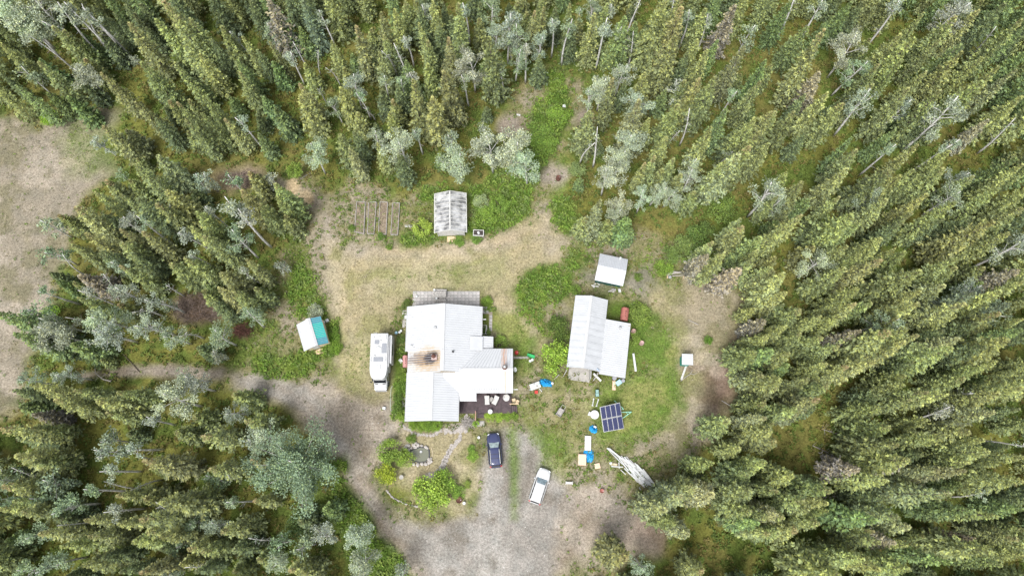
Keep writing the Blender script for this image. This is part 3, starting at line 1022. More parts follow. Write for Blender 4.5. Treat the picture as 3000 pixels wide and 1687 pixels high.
def build_workshop():
    # local frame: x across (west to east), y along the ridge (north)
    rz = -(math.atan2(10.99 - 9.52, 24.38 - 14.32))
    o = thing('workshop', 'white roofed workshop with open doors and lower lean-to beside it', 'workshop', (9.52, 14.32, 0), rz)
    L = 10.15
    xw, xj, xe = -2.13, 2.45, 6.0
    zr, ze = 3.8, 2.8
    for a, b in ((0.0, 7.3), (7.3, L)):
        slope((xw, a, ze), (xw, b, ze), (0, a, zr), (0, b, zr), per=0.3 if a else 0.9, rib=0.03 if a else 0.012).build('roof_slope', M_ROOF_AGED, o)
        slope((xj, a, ze - 0.1), (xj, b, ze - 0.1), (0, a, zr), (0, b, zr), per=0.3 if a else 0.9, rib=0.03 if a else 0.012).build('roof_slope', M_ROOF_AGED, o)
    slope((xe, -0.3, 2.15), (xe, 7.4, 2.15), (xj - 0.1, -0.3, 2.72), (xj - 0.1, 7.4, 2.72), per=0.3).build('lean_to_roof', M_ROOF, o)
    cap = MB()
    for sx in (-1, 1):
        cap.box((sx * 0.09, L / 2, zr + 0.03), (0.19, L, 0.025), ry=sx * 0.43)
    cap.build('ridge_cap', M_WHITE, o)
    MB().lathe([(0.16, 2.2), (0.16, 2.75), (0.1, 2.76)], (4.55, 6.5, 0), 12).build('vent_pipe', M_GALV, o, True)
    # walls, the front stays open under the gable
    w = MB()
    w.box((xw + 0.35, L / 2, 1.34), (0.12, L - 0.8, 2.68)).box((0.1, L - 0.4, 1.35), (4.0, 0.12, 2.7)).box((2.2, 6.0, 1.3), (0.12, 8.0, 2.6))
    w.box((xe - 0.3, 3.6, 1.02), (0.12, 7.2, 2.04)).box((4.1, 7.05, 1.1), (3.7, 0.12, 2.2)).box((3.6, 0.15, 1.1), (2.6, 0.12, 2.15))
    w.build('wall', M_WALL, o)
    fg = MB()
    fg.add([(xw + 0.3, 0.5, 2.5), (2.2, 0.5, 2.5), (2.2, 0.5, 2.66), (0, 0.5, 3.62), (xw + 0.3, 0.5, 2.66), (xw + 0.3, 0.6, 2.5), (2.2, 0.6, 2.5), (2.2, 0.6, 2.66), (0, 0.6, 3.62), (xw + 0.3, 0.6, 2.66)],
           [(0, 1, 2, 3, 4), (9, 8, 7, 6, 5), (0, 5, 6, 1), (1, 6, 7, 2), (2, 7, 8, 3), (3, 8, 9, 4), (4, 9, 5, 0)])
    fg.build('gable', M_GREYWOOD, o)
    MB().box((-0.1, -0.25, 0.05), (3.0, 2.0, 0.1)).build('apron_slab', M_CONC, o)
    # open leaves of the big doors
    for nme, hx, ang in (('door', -1.75, math.radians(-110)), ('door', 1.25, math.radians(-86))):
        M = Matrix.Translation((hx, 0.45, 0)) @ Matrix.Rotation(ang, 4, 'Z')
        q = MB()
        q.add(*[(lambda b: (b.v, b.f))(MB().box((0.75, 0, 1.2), (1.5, 0.07, 2.3)))][0], M)
        q.add(*[(lambda b: (b.v, b.f))(MB().box((0.75, 0.05, 1.2), (0.1, 0.03, 2.2)))][0], M)
        dd = q.build(nme, M_PALEWOOD, o)
    pst = MB().tube([(2.2, -0.3, 2.6), (2.0, -0.9, 0.0)], 0.05)
    pst.build('post', M_PALEWOOD, o)


build_workshop()


def small_shed(name, label, cat, corners, zr_off, zw, wall, roofs, ridge_along='a'):
    pass


def build_green_shed():
    rz = math.atan2(28.19 - 29.06, 16.08 - 12.16)
    o = thing('shed', 'small shed with white gable roof and dark green walls on gravel', 'shed', (14.1, 28.55, 0), rz)
    hw, hl = 2.02, 2.03
    gable_wall(-hl + 0.2, hl - 0.2, -hw + 0.4, hw - 0.3, 2.3, 2.88, 'x').build('wall', M_GREENWALL, o)
    slope((-hl, -hw, 2.35), (hl, -hw, 2.35), (-hl, 0.05, 3.05), (hl, 0.05, 3.05), per=0.23, rib=0.02).build('roof_slope', M_ROOF, o)
    slope((-hl, hw, 2.4), (hl, hw, 2.4), (-hl, 0.05, 3.05), (hl, 0.05, 3.05), per=0.23, rib=0.02).build('roof_slope', roof_mat('shade_greyed_steel_roof', (0.46, 0.475, 0.5)), o)  # slope away from the sun, its shade painted in as greyer steel
    MB().lathe([(0.1, 2.3), (0.1, 3.1), (0.16, 3.12), (0.1, 3.2)], (0.9, hw - 0.25, 0), 10).build('stove_pipe', M_WPLASTIC, o)
    dr = MB().box((0.2, -hw + 0.38, 1.05), (0.9, 0.06, 2.0)).build('door', M_GREENWALL, o)
    MB().box((0.55, -hw + 0.34, 1.05), (0.05, 0.05, 0.16)).build('handle', M_GALV, dr)


def build_teal_shed():
    ax = (-28.24 - -26.86, 21.26 - 17.53)
    rz = math.atan2(ax[1], ax[0]) - math.pi / 2
    cx, cy = (-28.24 - 26.86) / 2, (21.26 + 17.53) / 2
    o = thing('shed', 'small beige shed with half white half teal roof among green weeds', 'shed', (cx, cy, 0), rz)
    hl = 2.0
    gable_wall(-1.5, 1.5, -hl + 0.35, hl - 0.2, 2.15, 2.8, 'y').build('wall', M_BEIGE, o)
    slope((-1.88, -hl, 2.15), (-1.88, hl, 2.15), (0, -hl, 3.0), (0, hl, 3.0), per=0.25, rib=0.02).build('roof_slope', M_ROOF, o)
    tm = mat('teal_steel', (0.02, 0.42, 0.37), 0.4, var=0.05)
    tb = mat('blue_teal_steel', (0.045, 0.27, 0.33), 0.4, var=0.05)
    for a, b, m in ((-hl, -1.05, tb), (-1.05, 1.15, tm), (1.15, hl, tb)):
        slope((1.62, a, 2.15), (1.62, b, 2.15), (0.08, a, 2.97), (0.08, b, 2.97), per=0.25, rib=0.025).build('roof_sheet', m, o)
    cap = MB()
    for sx in (-1, 1):
        cap.box((sx * 0.16, 0, 3.0), (0.36, 2 * hl + 0.1, 0.03), ry=sx * 0.44)
    cap.build('ridge_cap', M_WHITE, o)
    dr = MB().box((-0.4, -hl + 0.32, 1.05), (0.8, 0.06, 1.9)).build('door', M_WHITE, o)
    MB().box((-0.1, -hl + 0.28, 1.05), (0.05, 0.05, 0.15)).build('handle', M_GALV, dr)
    MB().box((-0.3, -hl - 0.2, 0.08), (1.0, 0.7, 0.16)).build('entry_step', M_FRESHWOOD, o)


def build_outhouse():
    o = thing('outhouse', 'tiny teal outhouse with white square roof at clearing edge', 'outhouse', (24.06, 15.75, 0), -0.06)
    MB().box((0, 0, 1.05), (1.05, 1.15, 2.1)).build('wall', M_TEALWALL, o)
    slope((-0.74, -0.76, 2.12), (-0.74, 0.76, 2.12), (0.74, -0.76, 2.3), (0.74, 0.76, 2.3), per=0.3, rib=0.02).build('roof', M_ROOF, o)
    dr = MB().box((-0.54, 0, 1.0), (0.05, 0.8, 1.85)).build('door', M_TEALWALL, o)
    MB().box((-0.59, 0.28, 1.05), (0.05, 0.05, 0.15)).build('handle', M_GALV, dr)
    a = P(RK, 221, 1045)
    b = P(RK, 165, 1203)
    MBp = MB()
    rzp = math.atan2(b[1] - a[1], b[0] - a[0])
    ln = math.hypot(b[0] - a[0], b[1] - a[1])
    MBp.box(((a[0] + b[0]) / 2, (a[1] + b[1]) / 2, 0.06), (ln, 0.26, 0.06), rz=rzp)
    tag(MBp.build('plank', M_PALEWOOD), 'white plank lying on the ground below the teal outhouse', 'plank')
    st = MB()
    pts = [(*P(RK, 150, 1225), 0.04), (*P(RK, 205, 1178), 0.1), (*P(RK, 262, 1142), 0.14)]
    st.tube(pts, [0.06, 0.05, 0.045])
    st.tube([pts[-1], (*P(RK, 272, 1120), 0.2), (*P(RK, 282, 1098), 0.2)], [0.04, 0.03, 0.02])
    st.tube([pts[-1], (*P(RK, 300, 1150), 0.16), (*P(RK, 327, 1130), 0.2)], [0.04, 0.03, 0.02])
    tag(st.build('branch', M_DEAD), 'forked bare branch lying beside the plank and outhouse', 'branch')


build_green_shed()
build_teal_shed()
build_outhouse()


def build_greenhouse():
    cx, y0, y1 = -8.98, 34.32, 40.35
    o = thing('greenhouse', 'greenhouse with translucent gable roof and pale rafters', 'greenhouse', (cx, 37.3, 0), 0.03)
    y0 -= 37.3
    y1 -= 37.3
    hw, ze, zr = 2.35, 2.0, 3.0
    gm, n, l, b = nt('milky_roof_plastic')
    tcx = n.new('ShaderNodeTexCoord')
    nz = n.new('ShaderNodeTexNoise')
    nz.inputs['Scale'].default_value = 0.9
    l.new(tcx.outputs['Object'], nz.inputs['Vector'])
    rr = n.new('ShaderNodeValToRGB')
    rr.color_ramp.elements[0].position = 0.35
    rr.color_ramp.elements[0].color = (0.2, 0.2, 0.2, 1)
    rr.color_ramp.elements[1].position = 0.65
    rr.color_ramp.elements[1].color = (0.72, 0.72, 0.72, 1)
    l.new(nz.outputs['Fac'], rr.inputs['Fac'])
    l.new(rr.outputs['Color'], b.inputs['Base Color'])
    b.inputs['Roughness'].default_value = 0.25
    tp = n.new('ShaderNodeBsdfTransparent')
    mx = n.new('ShaderNodeMixShader')
    mx.inputs[0].default_value = 0.56
    l.new(tp.outputs[0], mx.inputs[1])
    l.new(b.outputs[0], mx.inputs[2])
    l.new(mx.outputs[0], n['Material Output'].inputs['Surface'])
    k = 10
    stp = (y1 - y0) / k
    for sx in (-1, 1):
        for i in range(k):
            ya, yb = y0 + i * stp + 0.06, y0 + (i + 1) * stp - 0.06
            e = Vector((sx * hw, ya, ze))
            q = MB()
            nn = Vector((sx * (zr - ze), 0, hw)).normalized() * 0.012
            vv = [(sx * hw, ya, ze), (sx * hw, yb, ze), (sx * 0.08, yb, zr), (sx * 0.08, ya, zr)]
            q.add([Vector(p) - nn for p in vv] + [Vector(p) + nn for p in vv], [(0, 1, 2, 3), (4, 5, 6, 7), (0, 1, 5, 4), (1, 2, 6, 5), (2, 3, 7, 6), (3, 0, 4, 7)])
            q.build('pane', gm, o)
        for i in range(k + 1):
            ya = y0 + i * stp
            ang = math.atan2(zr - ze, hw)
            MB().box((sx * hw / 2, ya, (ze + zr) / 2 + 0.01), (math.hypot(hw, zr - ze), 0.09, 0.1), ry=sx * ang).build('rafter', M_PALEWOOD, o)
        MB().box((sx * (hw - 0.02), 0, ze), (0.1, y1 - y0 + 0.1, 0.1)).build('eave_beam', M_PALEWOOD, o)
        MB().box((sx * (hw - 0.42), 0, ze - 0.05), (0.14, y1 - y0 - 0.3, 0.12)).build('wall_plate', M_PALEWOOD, o)
        wl_ = MB()
        for i in range(k + 1):
            wl_.box((sx * (hw - 0.42), y0 + 0.15 + i * (y1 - y0 - 0.3) / k, 0.98), (0.08, 0.08, 1.9))
        wl_.box((sx * (hw - 0.42), 0, 0.3), (0.06, y1 - y0 - 0.3, 0.6))
        wl_.build('side_wall', M_PALEWOOD, o)
        MB().box((sx * (hw - 1.0), 0, 0.7), (0.8, y1 - y0 - 0.8, 0.12)).build('bench', M_GREYWOOD, o)
    MB().box((0, 0, zr + 0.02), (0.2, y1 - y0 + 0.1, 0.1)).build('ridge_beam', M_PALEWOOD, o)
    for yy, nm in ((y0 + 0.25, 'front_wall'), (y1 - 0.25, 'back_wall')):
        w = MB()
        w.add([(-hw + 0.4, yy - 0.04, 0), (hw - 0.4, yy - 0.04, 0), (hw - 0.4, yy - 0.04, 2.05), (0, yy - 0.04, 2.88), (-hw + 0.4, yy - 0.04, 2.05),
               (-hw + 0.4, yy + 0.04, 0), (hw - 0.4, yy + 0.04, 0), (hw - 0.4, yy + 0.04, 2.05), (0, yy + 0.04, 2.88), (-hw + 0.4, yy + 0.04, 2.05)],
              [(0, 1, 2, 3, 4), (9, 8, 7, 6, 5), (0, 5, 6, 1), (1, 6, 7, 2), (2, 7, 8, 3), (3, 8, 9, 4), (4, 9, 5, 0)])
        w.build(nm, M_PALEWOOD, o)
    MB().box((0, y0 - 0.35, 0.05), (1.3, 0.8, 0.1)).build('door_step', M_FRESHWOOD, o)
    # raised beds beside it
    beds = [((345, 400), (435, 405), (420, 740), (322, 720), 'grey raised bed, farthest from the greenhouse in a row of four'),
            ((472, 408), (552, 405), (528, 742), (458, 740), 'broken grey raised bed, second from the greenhouse row end'),
            ((592, 405), (672, 408), (655, 750), (575, 735), 'framed raised bed of bare brown soil, third along the row'),
            ((725, 418), (800, 415), (780, 752), (706, 750), 'raised bed with green seedlings, closest of four to the greenhouse')]
    for a, bb, c, d, lab in beds:
        pts = [P(R5, *p, 0.25) for p in (a, bb, c, d)]
        cx_ = sum(p[0] for p in pts) / 4
        cy_ = sum(p[1] for p in pts) / 4
        t = thing('raised_bed', lab, 'raised bed', (cx_, cy_, 0), 0, 'wooden raised beds')
        loc = [(p[0] - cx_, p[1] - cy_) for p in pts]
        for i in range(4):
            p, q = loc[i], loc[(i + 1) % 4]
            MB().box(((p[0] + q[0]) / 2, (p[1] + q[1]) / 2, 0.14), (math.hypot(q[0] - p[0], q[1] - p[1]) - 0.02, 0.07, 0.3), rz=math.atan2(q[1] - p[1], q[0] - p[0])).build('plank', M_GREYWOOD, t)
        MB().prism([(p[0] * 0.93, p[1] * 0.985) for p in loc], 0.0, 0.2).build('soil', M_SOILBED, t)
        cl = MB()
        for i in range(150):
            x = random.uniform(min(p[0] for p in loc) * 0.7, max(p[0] for p in loc) * 0.7)
            y = random.uniform(-3.0, 3.0) if 'green' in lab else random.uniform(-3.0, 3.0)
            a_ = random.uniform(0, 6.28)
            s = random.uniform(0.08, 0.2)
            cl.add([(x, y, 0.2), (x + s * math.cos(a_), y + s * math.sin(a_), 0.3), (x + 0.05, y + 0.1, 0.22), (x - s * math.sin(a_), y + s * math.cos(a_), 0.29)], [(0, 1, 2), (0, 2, 3)])
        stuff(cl.build('seedlings', mat('seedling_leaves', (0.17, 0.24, 0.06), 0.8, var=0.3) if 'green' in lab or 'broken' in lab else mat('dry_stalks', (0.33, 0.28, 0.18), 0.9, var=0.3), t))
    x, y = P(R5, 1637, 735, 0.7)
    t = thing('planter_table', 'small white planter table of dark soil near the greenhouse', 'planter', (x, y, 0), -0.05)
    for i, (px, py, sx, sy) in enumerate(((0, 0.42, 1.55, 0.09), (0, -0.42, 1.55, 0.09), (-0.74, 0, 0.09, 0.75), (0.74, 0, 0.09, 0.75))):
        MB().box((px, py, 0.7), (sx, sy, 0.3)).build('side_board', M_PALEWOOD, t)
    MB().box((0, 0, 0.7), (1.38, 0.74, 0.16)).build('soil', M_CHAR, t)
    MB().box((0, 0, 0.82), (0.3, 0.4, 0.08), rz=0.6, bev=0.03).build('tray', M_WPLASTIC, t)
    for sx in (-1, 1):
        for sy in (-1, 1):
            MB().box((sx * 0.68, sy * 0.4, 0.28), (0.09, 0.09, 0.56)).build('leg', M_PALEWOOD, t)
    for k_, (a, b_) in enumerate((((860, 655), (955, 658)), ((865, 670), (960, 672)))):
        a, b_ = P(R5, *a), P(R5, *b_)
        tag(MB().box(((a[0] + b_[0]) / 2, (a[1] + b_[1]) / 2, 0.08), (1.5, 0.09, 0.06), rz=0.02).build('loose_plank', M_PALEWOOD),
            ('upper' if k_ == 0 else 'lower') + ' of two pale planks lying by the raised beds', 'plank', 'planks by the raised beds')


build_greenhouse()


# ------------------------------------------------------------------ patio, paths, pond
def build_patio():
    a = P(R1, 640, 100)
    b = P(R1, 1222, 230)
    x0, x1, y1, y0 = a[0] - 0.1, b[0], a[1], b[1] - 0.6
    o = MB().box(((x0 + x1) / 2, (y0 + y1) / 2, 0.006), (x1 - x0, y1 - y0, 0.03)).build('patio', M_SOILBED)
    structure(o)
    nx, ny = 18, 6
    meshes = []
    for k in range(3):
        meshes.append(MB().box((0, 0, 0.04), (0.515, 0.475, 0.06), bev=0.008).mesh('paver', [M_PAVER, mat('pale_paver', (0.47, 0.44, 0.42), 0.9, var=0.2, scale=1.5), mat('worn_paver', (0.4, 0.385, 0.365), 0.9, var=0.25, scale=2)][k]))
    for i in range(nx):
        for j in range(ny):
            if random.random() < 0.03 and i < 3:
                continue
            c = placed('paver', meshes[(i * 7 + j) % 3], o, (x0 + (i + 0.5) * (x1 - x0) / nx, y0 + (j + 0.5) * (y1 - y0) / ny, random.uniform(-0.012, 0.012)), random.uniform(-0.04, 0.04),
                       ((x1 - x0) / nx / 0.53, (y1 - y0) / ny / 0.49, 1))
    # picnic table
    cx, cy = P(R1, 868, 128, 0.75)
    t = thing('picnic_table', 'grey weathered picnic table on the paved patio', 'picnic table', (cx, cy, 0.07), -0.02)
    for i in range(4):
        MB().box((0, -0.33 + i * 0.22, 0.74), (1.9, 0.2, 0.045)).build('tabletop_plank', M_GREYWOOD, t)
    for sy in (-0.78, 0.7):
        MB().box((0, sy, 0.44), (1.9, 0.28, 0.045)).build('seat', M_GREYWOOD, t)
    for sx in (-0.7, 0.7):
        MB().box((sx, 0, 0.4), (0.09, 1.5, 0.1)).build('crossbar', M_GREYWOOD, t)
        for sy in (-1, 1):
            MB().box((sx, sy * 0.42, 0.37), (0.09, 0.1, 0.82), rx=sy * 0.45).build('leg', M_GREYWOOD, t)
    for (px, py, nm, lab) in ((824, 96, 'bucket', 'white bucket at the far corner of the picnic table'), (840, 166, 'bowl', 'white bowl on the near bench of the picnic table'),
                              (662, 142, 'bucket', 'white ring bucket alone on the patio end')):
        x, y = P(R1, px, py, 0.6)
        zz = {824: 0.83, 840: 0.54, 662: 0.07}[px]
        tag(MB().lathe([(0.13, 0), (0.17, 0.26), (0.15, 0.26), (0.11, 0.05)], (0, 0, 0), 14).build(nm, M_WPLASTIC, None, True, (x, y, zz)), lab, nm)


build_patio()


def flat_stone(n=7, jag=0.18):
    return [((0.5 + random.uniform(-jag, jag)) * math.cos(2 * math.pi * k / n), (0.5 + random.uniform(-jag, jag)) * math.sin(2 * math.pi * k / n)) for k in range(n)]


STONES = [MB().prism(flat_stone(random.choice((5, 6, 7))), 0, 0.09, top=0.92).mesh('stone', M_STONE) for _ in range(8)]


def rock_mesh():
    bm = bmesh.new()
    bmesh.ops.create_icosphere(bm, subdivisions=1, radius=0.5)
    for v in bm.verts:
        v.co *= random.uniform(0.72, 1.2)
        v.co.z *= 0.7
    me = bpy.data.meshes.new('rock')
    bm.to_mesh(me)
    bm.free()
    me.materials.append(M_ROCK)
    return me


ROCKS = [rock_mesh() for _ in range(8)]


def build_paths():
    o = structure(MB().prism([P(R3, *p) for p in ((890, 190), (1060, 175), (1110, 190), (1110, 250), (1030, 270), (880, 262), (800, 290), (640, 280), (560, 240), (540, 205), (575, 200), (650, 262), (800, 268))], -0.03, 0.004).build('garden_path', mat('path_soil', (0.3, 0.26, 0.2), 0.95, var=0.2, scale=5)))
    line = [(548, 205), (563, 225), (592, 232), (612, 240), (625, 268), (655, 268), (682, 278), (705, 280), (730, 284), (757, 285), (790, 290), (815, 283), (842, 270)]
    for i, (x, y) in enumerate(line):
        wx, wy = P(R3, x, y)
        placed('stone', STONES[i % 8], o, (wx, wy, 0), random.uniform(0, 6), (random.uniform(0.42, 0.62), random.uniform(0.36, 0.5), 1.0))
    for i in range(34):
        x = random.uniform(850, 1105)
        y = random.uniform(232, 262) if x < 980 else random.uniform(205, 262)
        wx, wy = P(R3, x, y)
        placed('stone', STONES[(i + 3) % 8], o, (wx, wy, random.uniform(-0.03, 0.02)), random.uniform(0, 6), (random.uniform(0.4, 0.75), random.uniform(0.35, 0.6), 1.0))
    for i in range(7):
        wx, wy = P(R3, 1105 + random.uniform(-9, 9), 110 + i * 14)
        placed('stone', STONES[(i + 1) % 8], o, (wx, wy, 0), random.uniform(0, 6), (0.5, 0.42, 1))
    # stepping path across the dry grass
    o2 = structure(MB().prism([P(R3, *p) for p in ((1040, 285), (1070, 295), (1030, 370), (960, 460), (905, 570), (880, 600), (868, 580), (930, 440), (1000, 350))], -0.03, 0.003).build('stepping_path', MATS['path_soil']))
    pl = [(1053, 292), (1045, 322), (1022, 340), (1008, 360), (985, 378), (970, 398), (958, 420), (948, 440), (935, 460), (922, 480), (912, 505), (902, 528), (893, 552), (882, 575)]
    for i, (x, y) in enumerate(pl):
        wx, wy = P(R3, x, y)
        placed('stone', STONES[i % 8], o2, (wx, wy, 0.0), random.uniform(0, 6), (random.uniform(0.6, 0.8), random.uniform(0.55, 0.7), 0.9))
        if i > 1:
            wx, wy = P(R3, x + random.uniform(8, 20), y + random.uniform(0, 14))
            placed('stone', STONES[(i + 4) % 8], o2, (wx, wy, -0.01), random.uniform(0, 6), (random.uniform(0.4, 0.55), random.uniform(0.35, 0.5), 0.9))
    o3 = structure(MB().prism([P(R3, *p) for p in ((740, 620), (880, 590), (870, 620), (800, 690), (720, 695))], -0.03, 0.003).build('rubble_path', MATS['path_soil']))
    for i in range(30):
        a = random.random()
        wx, wy = P(R3, 730 + a * 130 + random.uniform(-20, 20), 680 - a * 80 + random.uniform(-25, 25))
        placed('stone', ROCKS[i % 8], o3, (wx, wy, 0.02), random.uniform(0, 6), (random.uniform(0.28, 0.45), random.uniform(0.25, 0.4), 0.3))
    # edging of small stones
    t = thing('stone_edging', 'curved row of small stones edging the garden island', 'stone edging', (*P(R3, 540, 870), 0))
    ox, oy = t.location[0], t.location[1]
    edge = [(402, 770), (415, 790), (440, 822), (470, 845), (510, 865), (550, 885), (585, 895), (620, 908), (660, 915), (680, 915)]
    for i in range(46):
        f = i / 45 * (len(edge) - 1)
        k = min(int(f), len(edge) - 2)
        x = edge[k][0] + (edge[k + 1][0] - edge[k][0]) * (f - k)
        y = edge[k][1] + (edge[k + 1][1] - edge[k][1]) * (f - k)
        wx, wy = P(R3, x + random.uniform(-3, 3), y + random.uniform(-3, 3))
        placed('stone', ROCKS[i % 8], t, (wx - ox, wy - oy, 0.05), random.uniform(0, 6), (random.uniform(0.2, 0.34), random.uniform(0.16, 0.25), 0.28))
    # slabs and stepping squares round the house
    for nm, pts, lab in (('house_slab', ((540, 270), (575, 270), (575, 420), (540, 420)), 0), ('house_slab', ((538, 1035), (572, 1035), (572, 1130), (538, 1130)), 0)):
        structure(MB().prism([P(R1, *p) for p in pts], 0, 0.06).build(nm, M_CONC))
    sq = structure(MB().prism([P(R1, *p) for p in ((1245, 235), (1335, 235), (1335, 450), (1305, 450), (1305, 300), (1245, 300))], -0.03, 0.003).build('side_path', MATS['path_soil']))
    for (x, y) in ((1262, 250), (1290, 250), (1262, 282), (1290, 282), (1323, 262), (1323, 325), (1322, 355), (1320, 385), (1318, 415), (1318, 440)):
        wx, wy = P(R1, x, y)
        MB().box((wx, wy, 0.04), (0.4, 0.42, 0.08), rz=random.uniform(-0.1, 0.1), bev=0.02).build('paver', M_PAVER, sq)


build_paths()


def build_pond():
    cx, cy = P(R3, 690, 460)
    t = thing('pond', 'small round garden pond ringed with pale rocks', 'pond', (cx, cy, 0))
    out = [(605, 430), (640, 410), (700, 392), (750, 398), (775, 420), (778, 470), (765, 500), (740, 518), (690, 522), (640, 512), (610, 490), (600, 460)]
    loc = [(P(R3, *p)[0] - cx, P(R3, *p)[1] - cy) for p in out]
    liner = MB()
    n = len(loc)
    vv = [(p[0] * 1.08, p[1] * 1.08, 0.16) for p in loc] + [(p[0] * 1.0, p[1] * 1.0, 0.17) for p in loc] + [(p[0] * 0.93, p[1] * 0.93, 0.02) for p in loc] + [(p[0] * 1.1, p[1] * 1.1, -0.05) for p in loc]
    ff = []
    for i in range(n):
        j = (i + 1) % n
        ff += [(i, j, n + j, n + i), (n + i, n + j, 2 * n + j, 2 * n + i), (3 * n + i, 3 * n + j, j, i)]
    liner.add(vv, ff).build('liner', mat('pond_liner', (0.06, 0.06, 0.065), 0.6), t)
    wm, n_, l_, b_ = nt('pond_water')
    b_.inputs['Base Color'].default_value = (0.16, 0.165, 0.12, 1)
    b_.inputs['Roughness'].default_value = 0.08
    MB().prism([(p[0] * 0.96, p[1] * 0.96) for p in loc], 0.0, 0.07).build('water', wm, t)
    x, y = P(R3, 705, 430)
    MB().lathe([(0.17, 0.05), (0.2, 0.14), (0.12, 0.2)], (x - cx, y - cy, 0), 10).build('pump_float', M_GALV, t)
    rk = [(575, 380), (598, 378), (640, 375), (655, 392), (680, 372), (712, 378), (745, 390), (600, 412), (575, 415), (620, 398), (762, 400), (565, 400), (640, 540), (678, 545), (712, 540), (745, 538), (775, 500), (795, 488), (775, 530), (755, 545), (590, 445), (660, 355), (790, 520)]
    for i, (x, y) in enumerate(rk):
        wx, wy = P(R3, x, y)
        s = random.uniform(0.42, 0.68)
        placed('rock', ROCKS[i % 8], t, (wx - cx, wy - cy, 0.14), random.uniform(0, 6), (s, s * random.uniform(0.7, 1), 0.6))
    hs_ = MB()
    pts = [(795, 395), (806, 420), (806, 460), (800, 500), (790, 535), (770, 545), (772, 565), (752, 592)]
    hs_.tube([(*P(R3, *p), 0.06) for p in pts], 0.035, 6)
    tag(hs_.build('pond_hose', M_BEIGE), 'pale hose curling beside the pond rocks', 'hose')


build_pond()


# ------------------------------------------------------------------ vehicles
def wheel(parent, x, y, r, w=0.22, side=1):
    M = Matrix.Translation((x, y, r)) @ Matrix.Rotation(math.pi / 2, 4, 'Y')
    t = MB().lathe([(r * 0.6, -w / 2), (r * 0.93, -w / 2), (r, -w / 2 + 0.04), (r, w / 2 - 0.04), (r * 0.93, w / 2), (r * 0.6, w / 2)], (0, 0, 0), 18, M)
    wh = t.build('wheel', M_TYRE, parent, True)
    MB().lathe([(r * 0.62, -w / 2 + 0.01), (r * 0.62, w / 2 - 0.01), (r * 0.2, w / 2 + 0.01)], (0, 0, 0), 14, M).build('rim', M_GALV, wh)


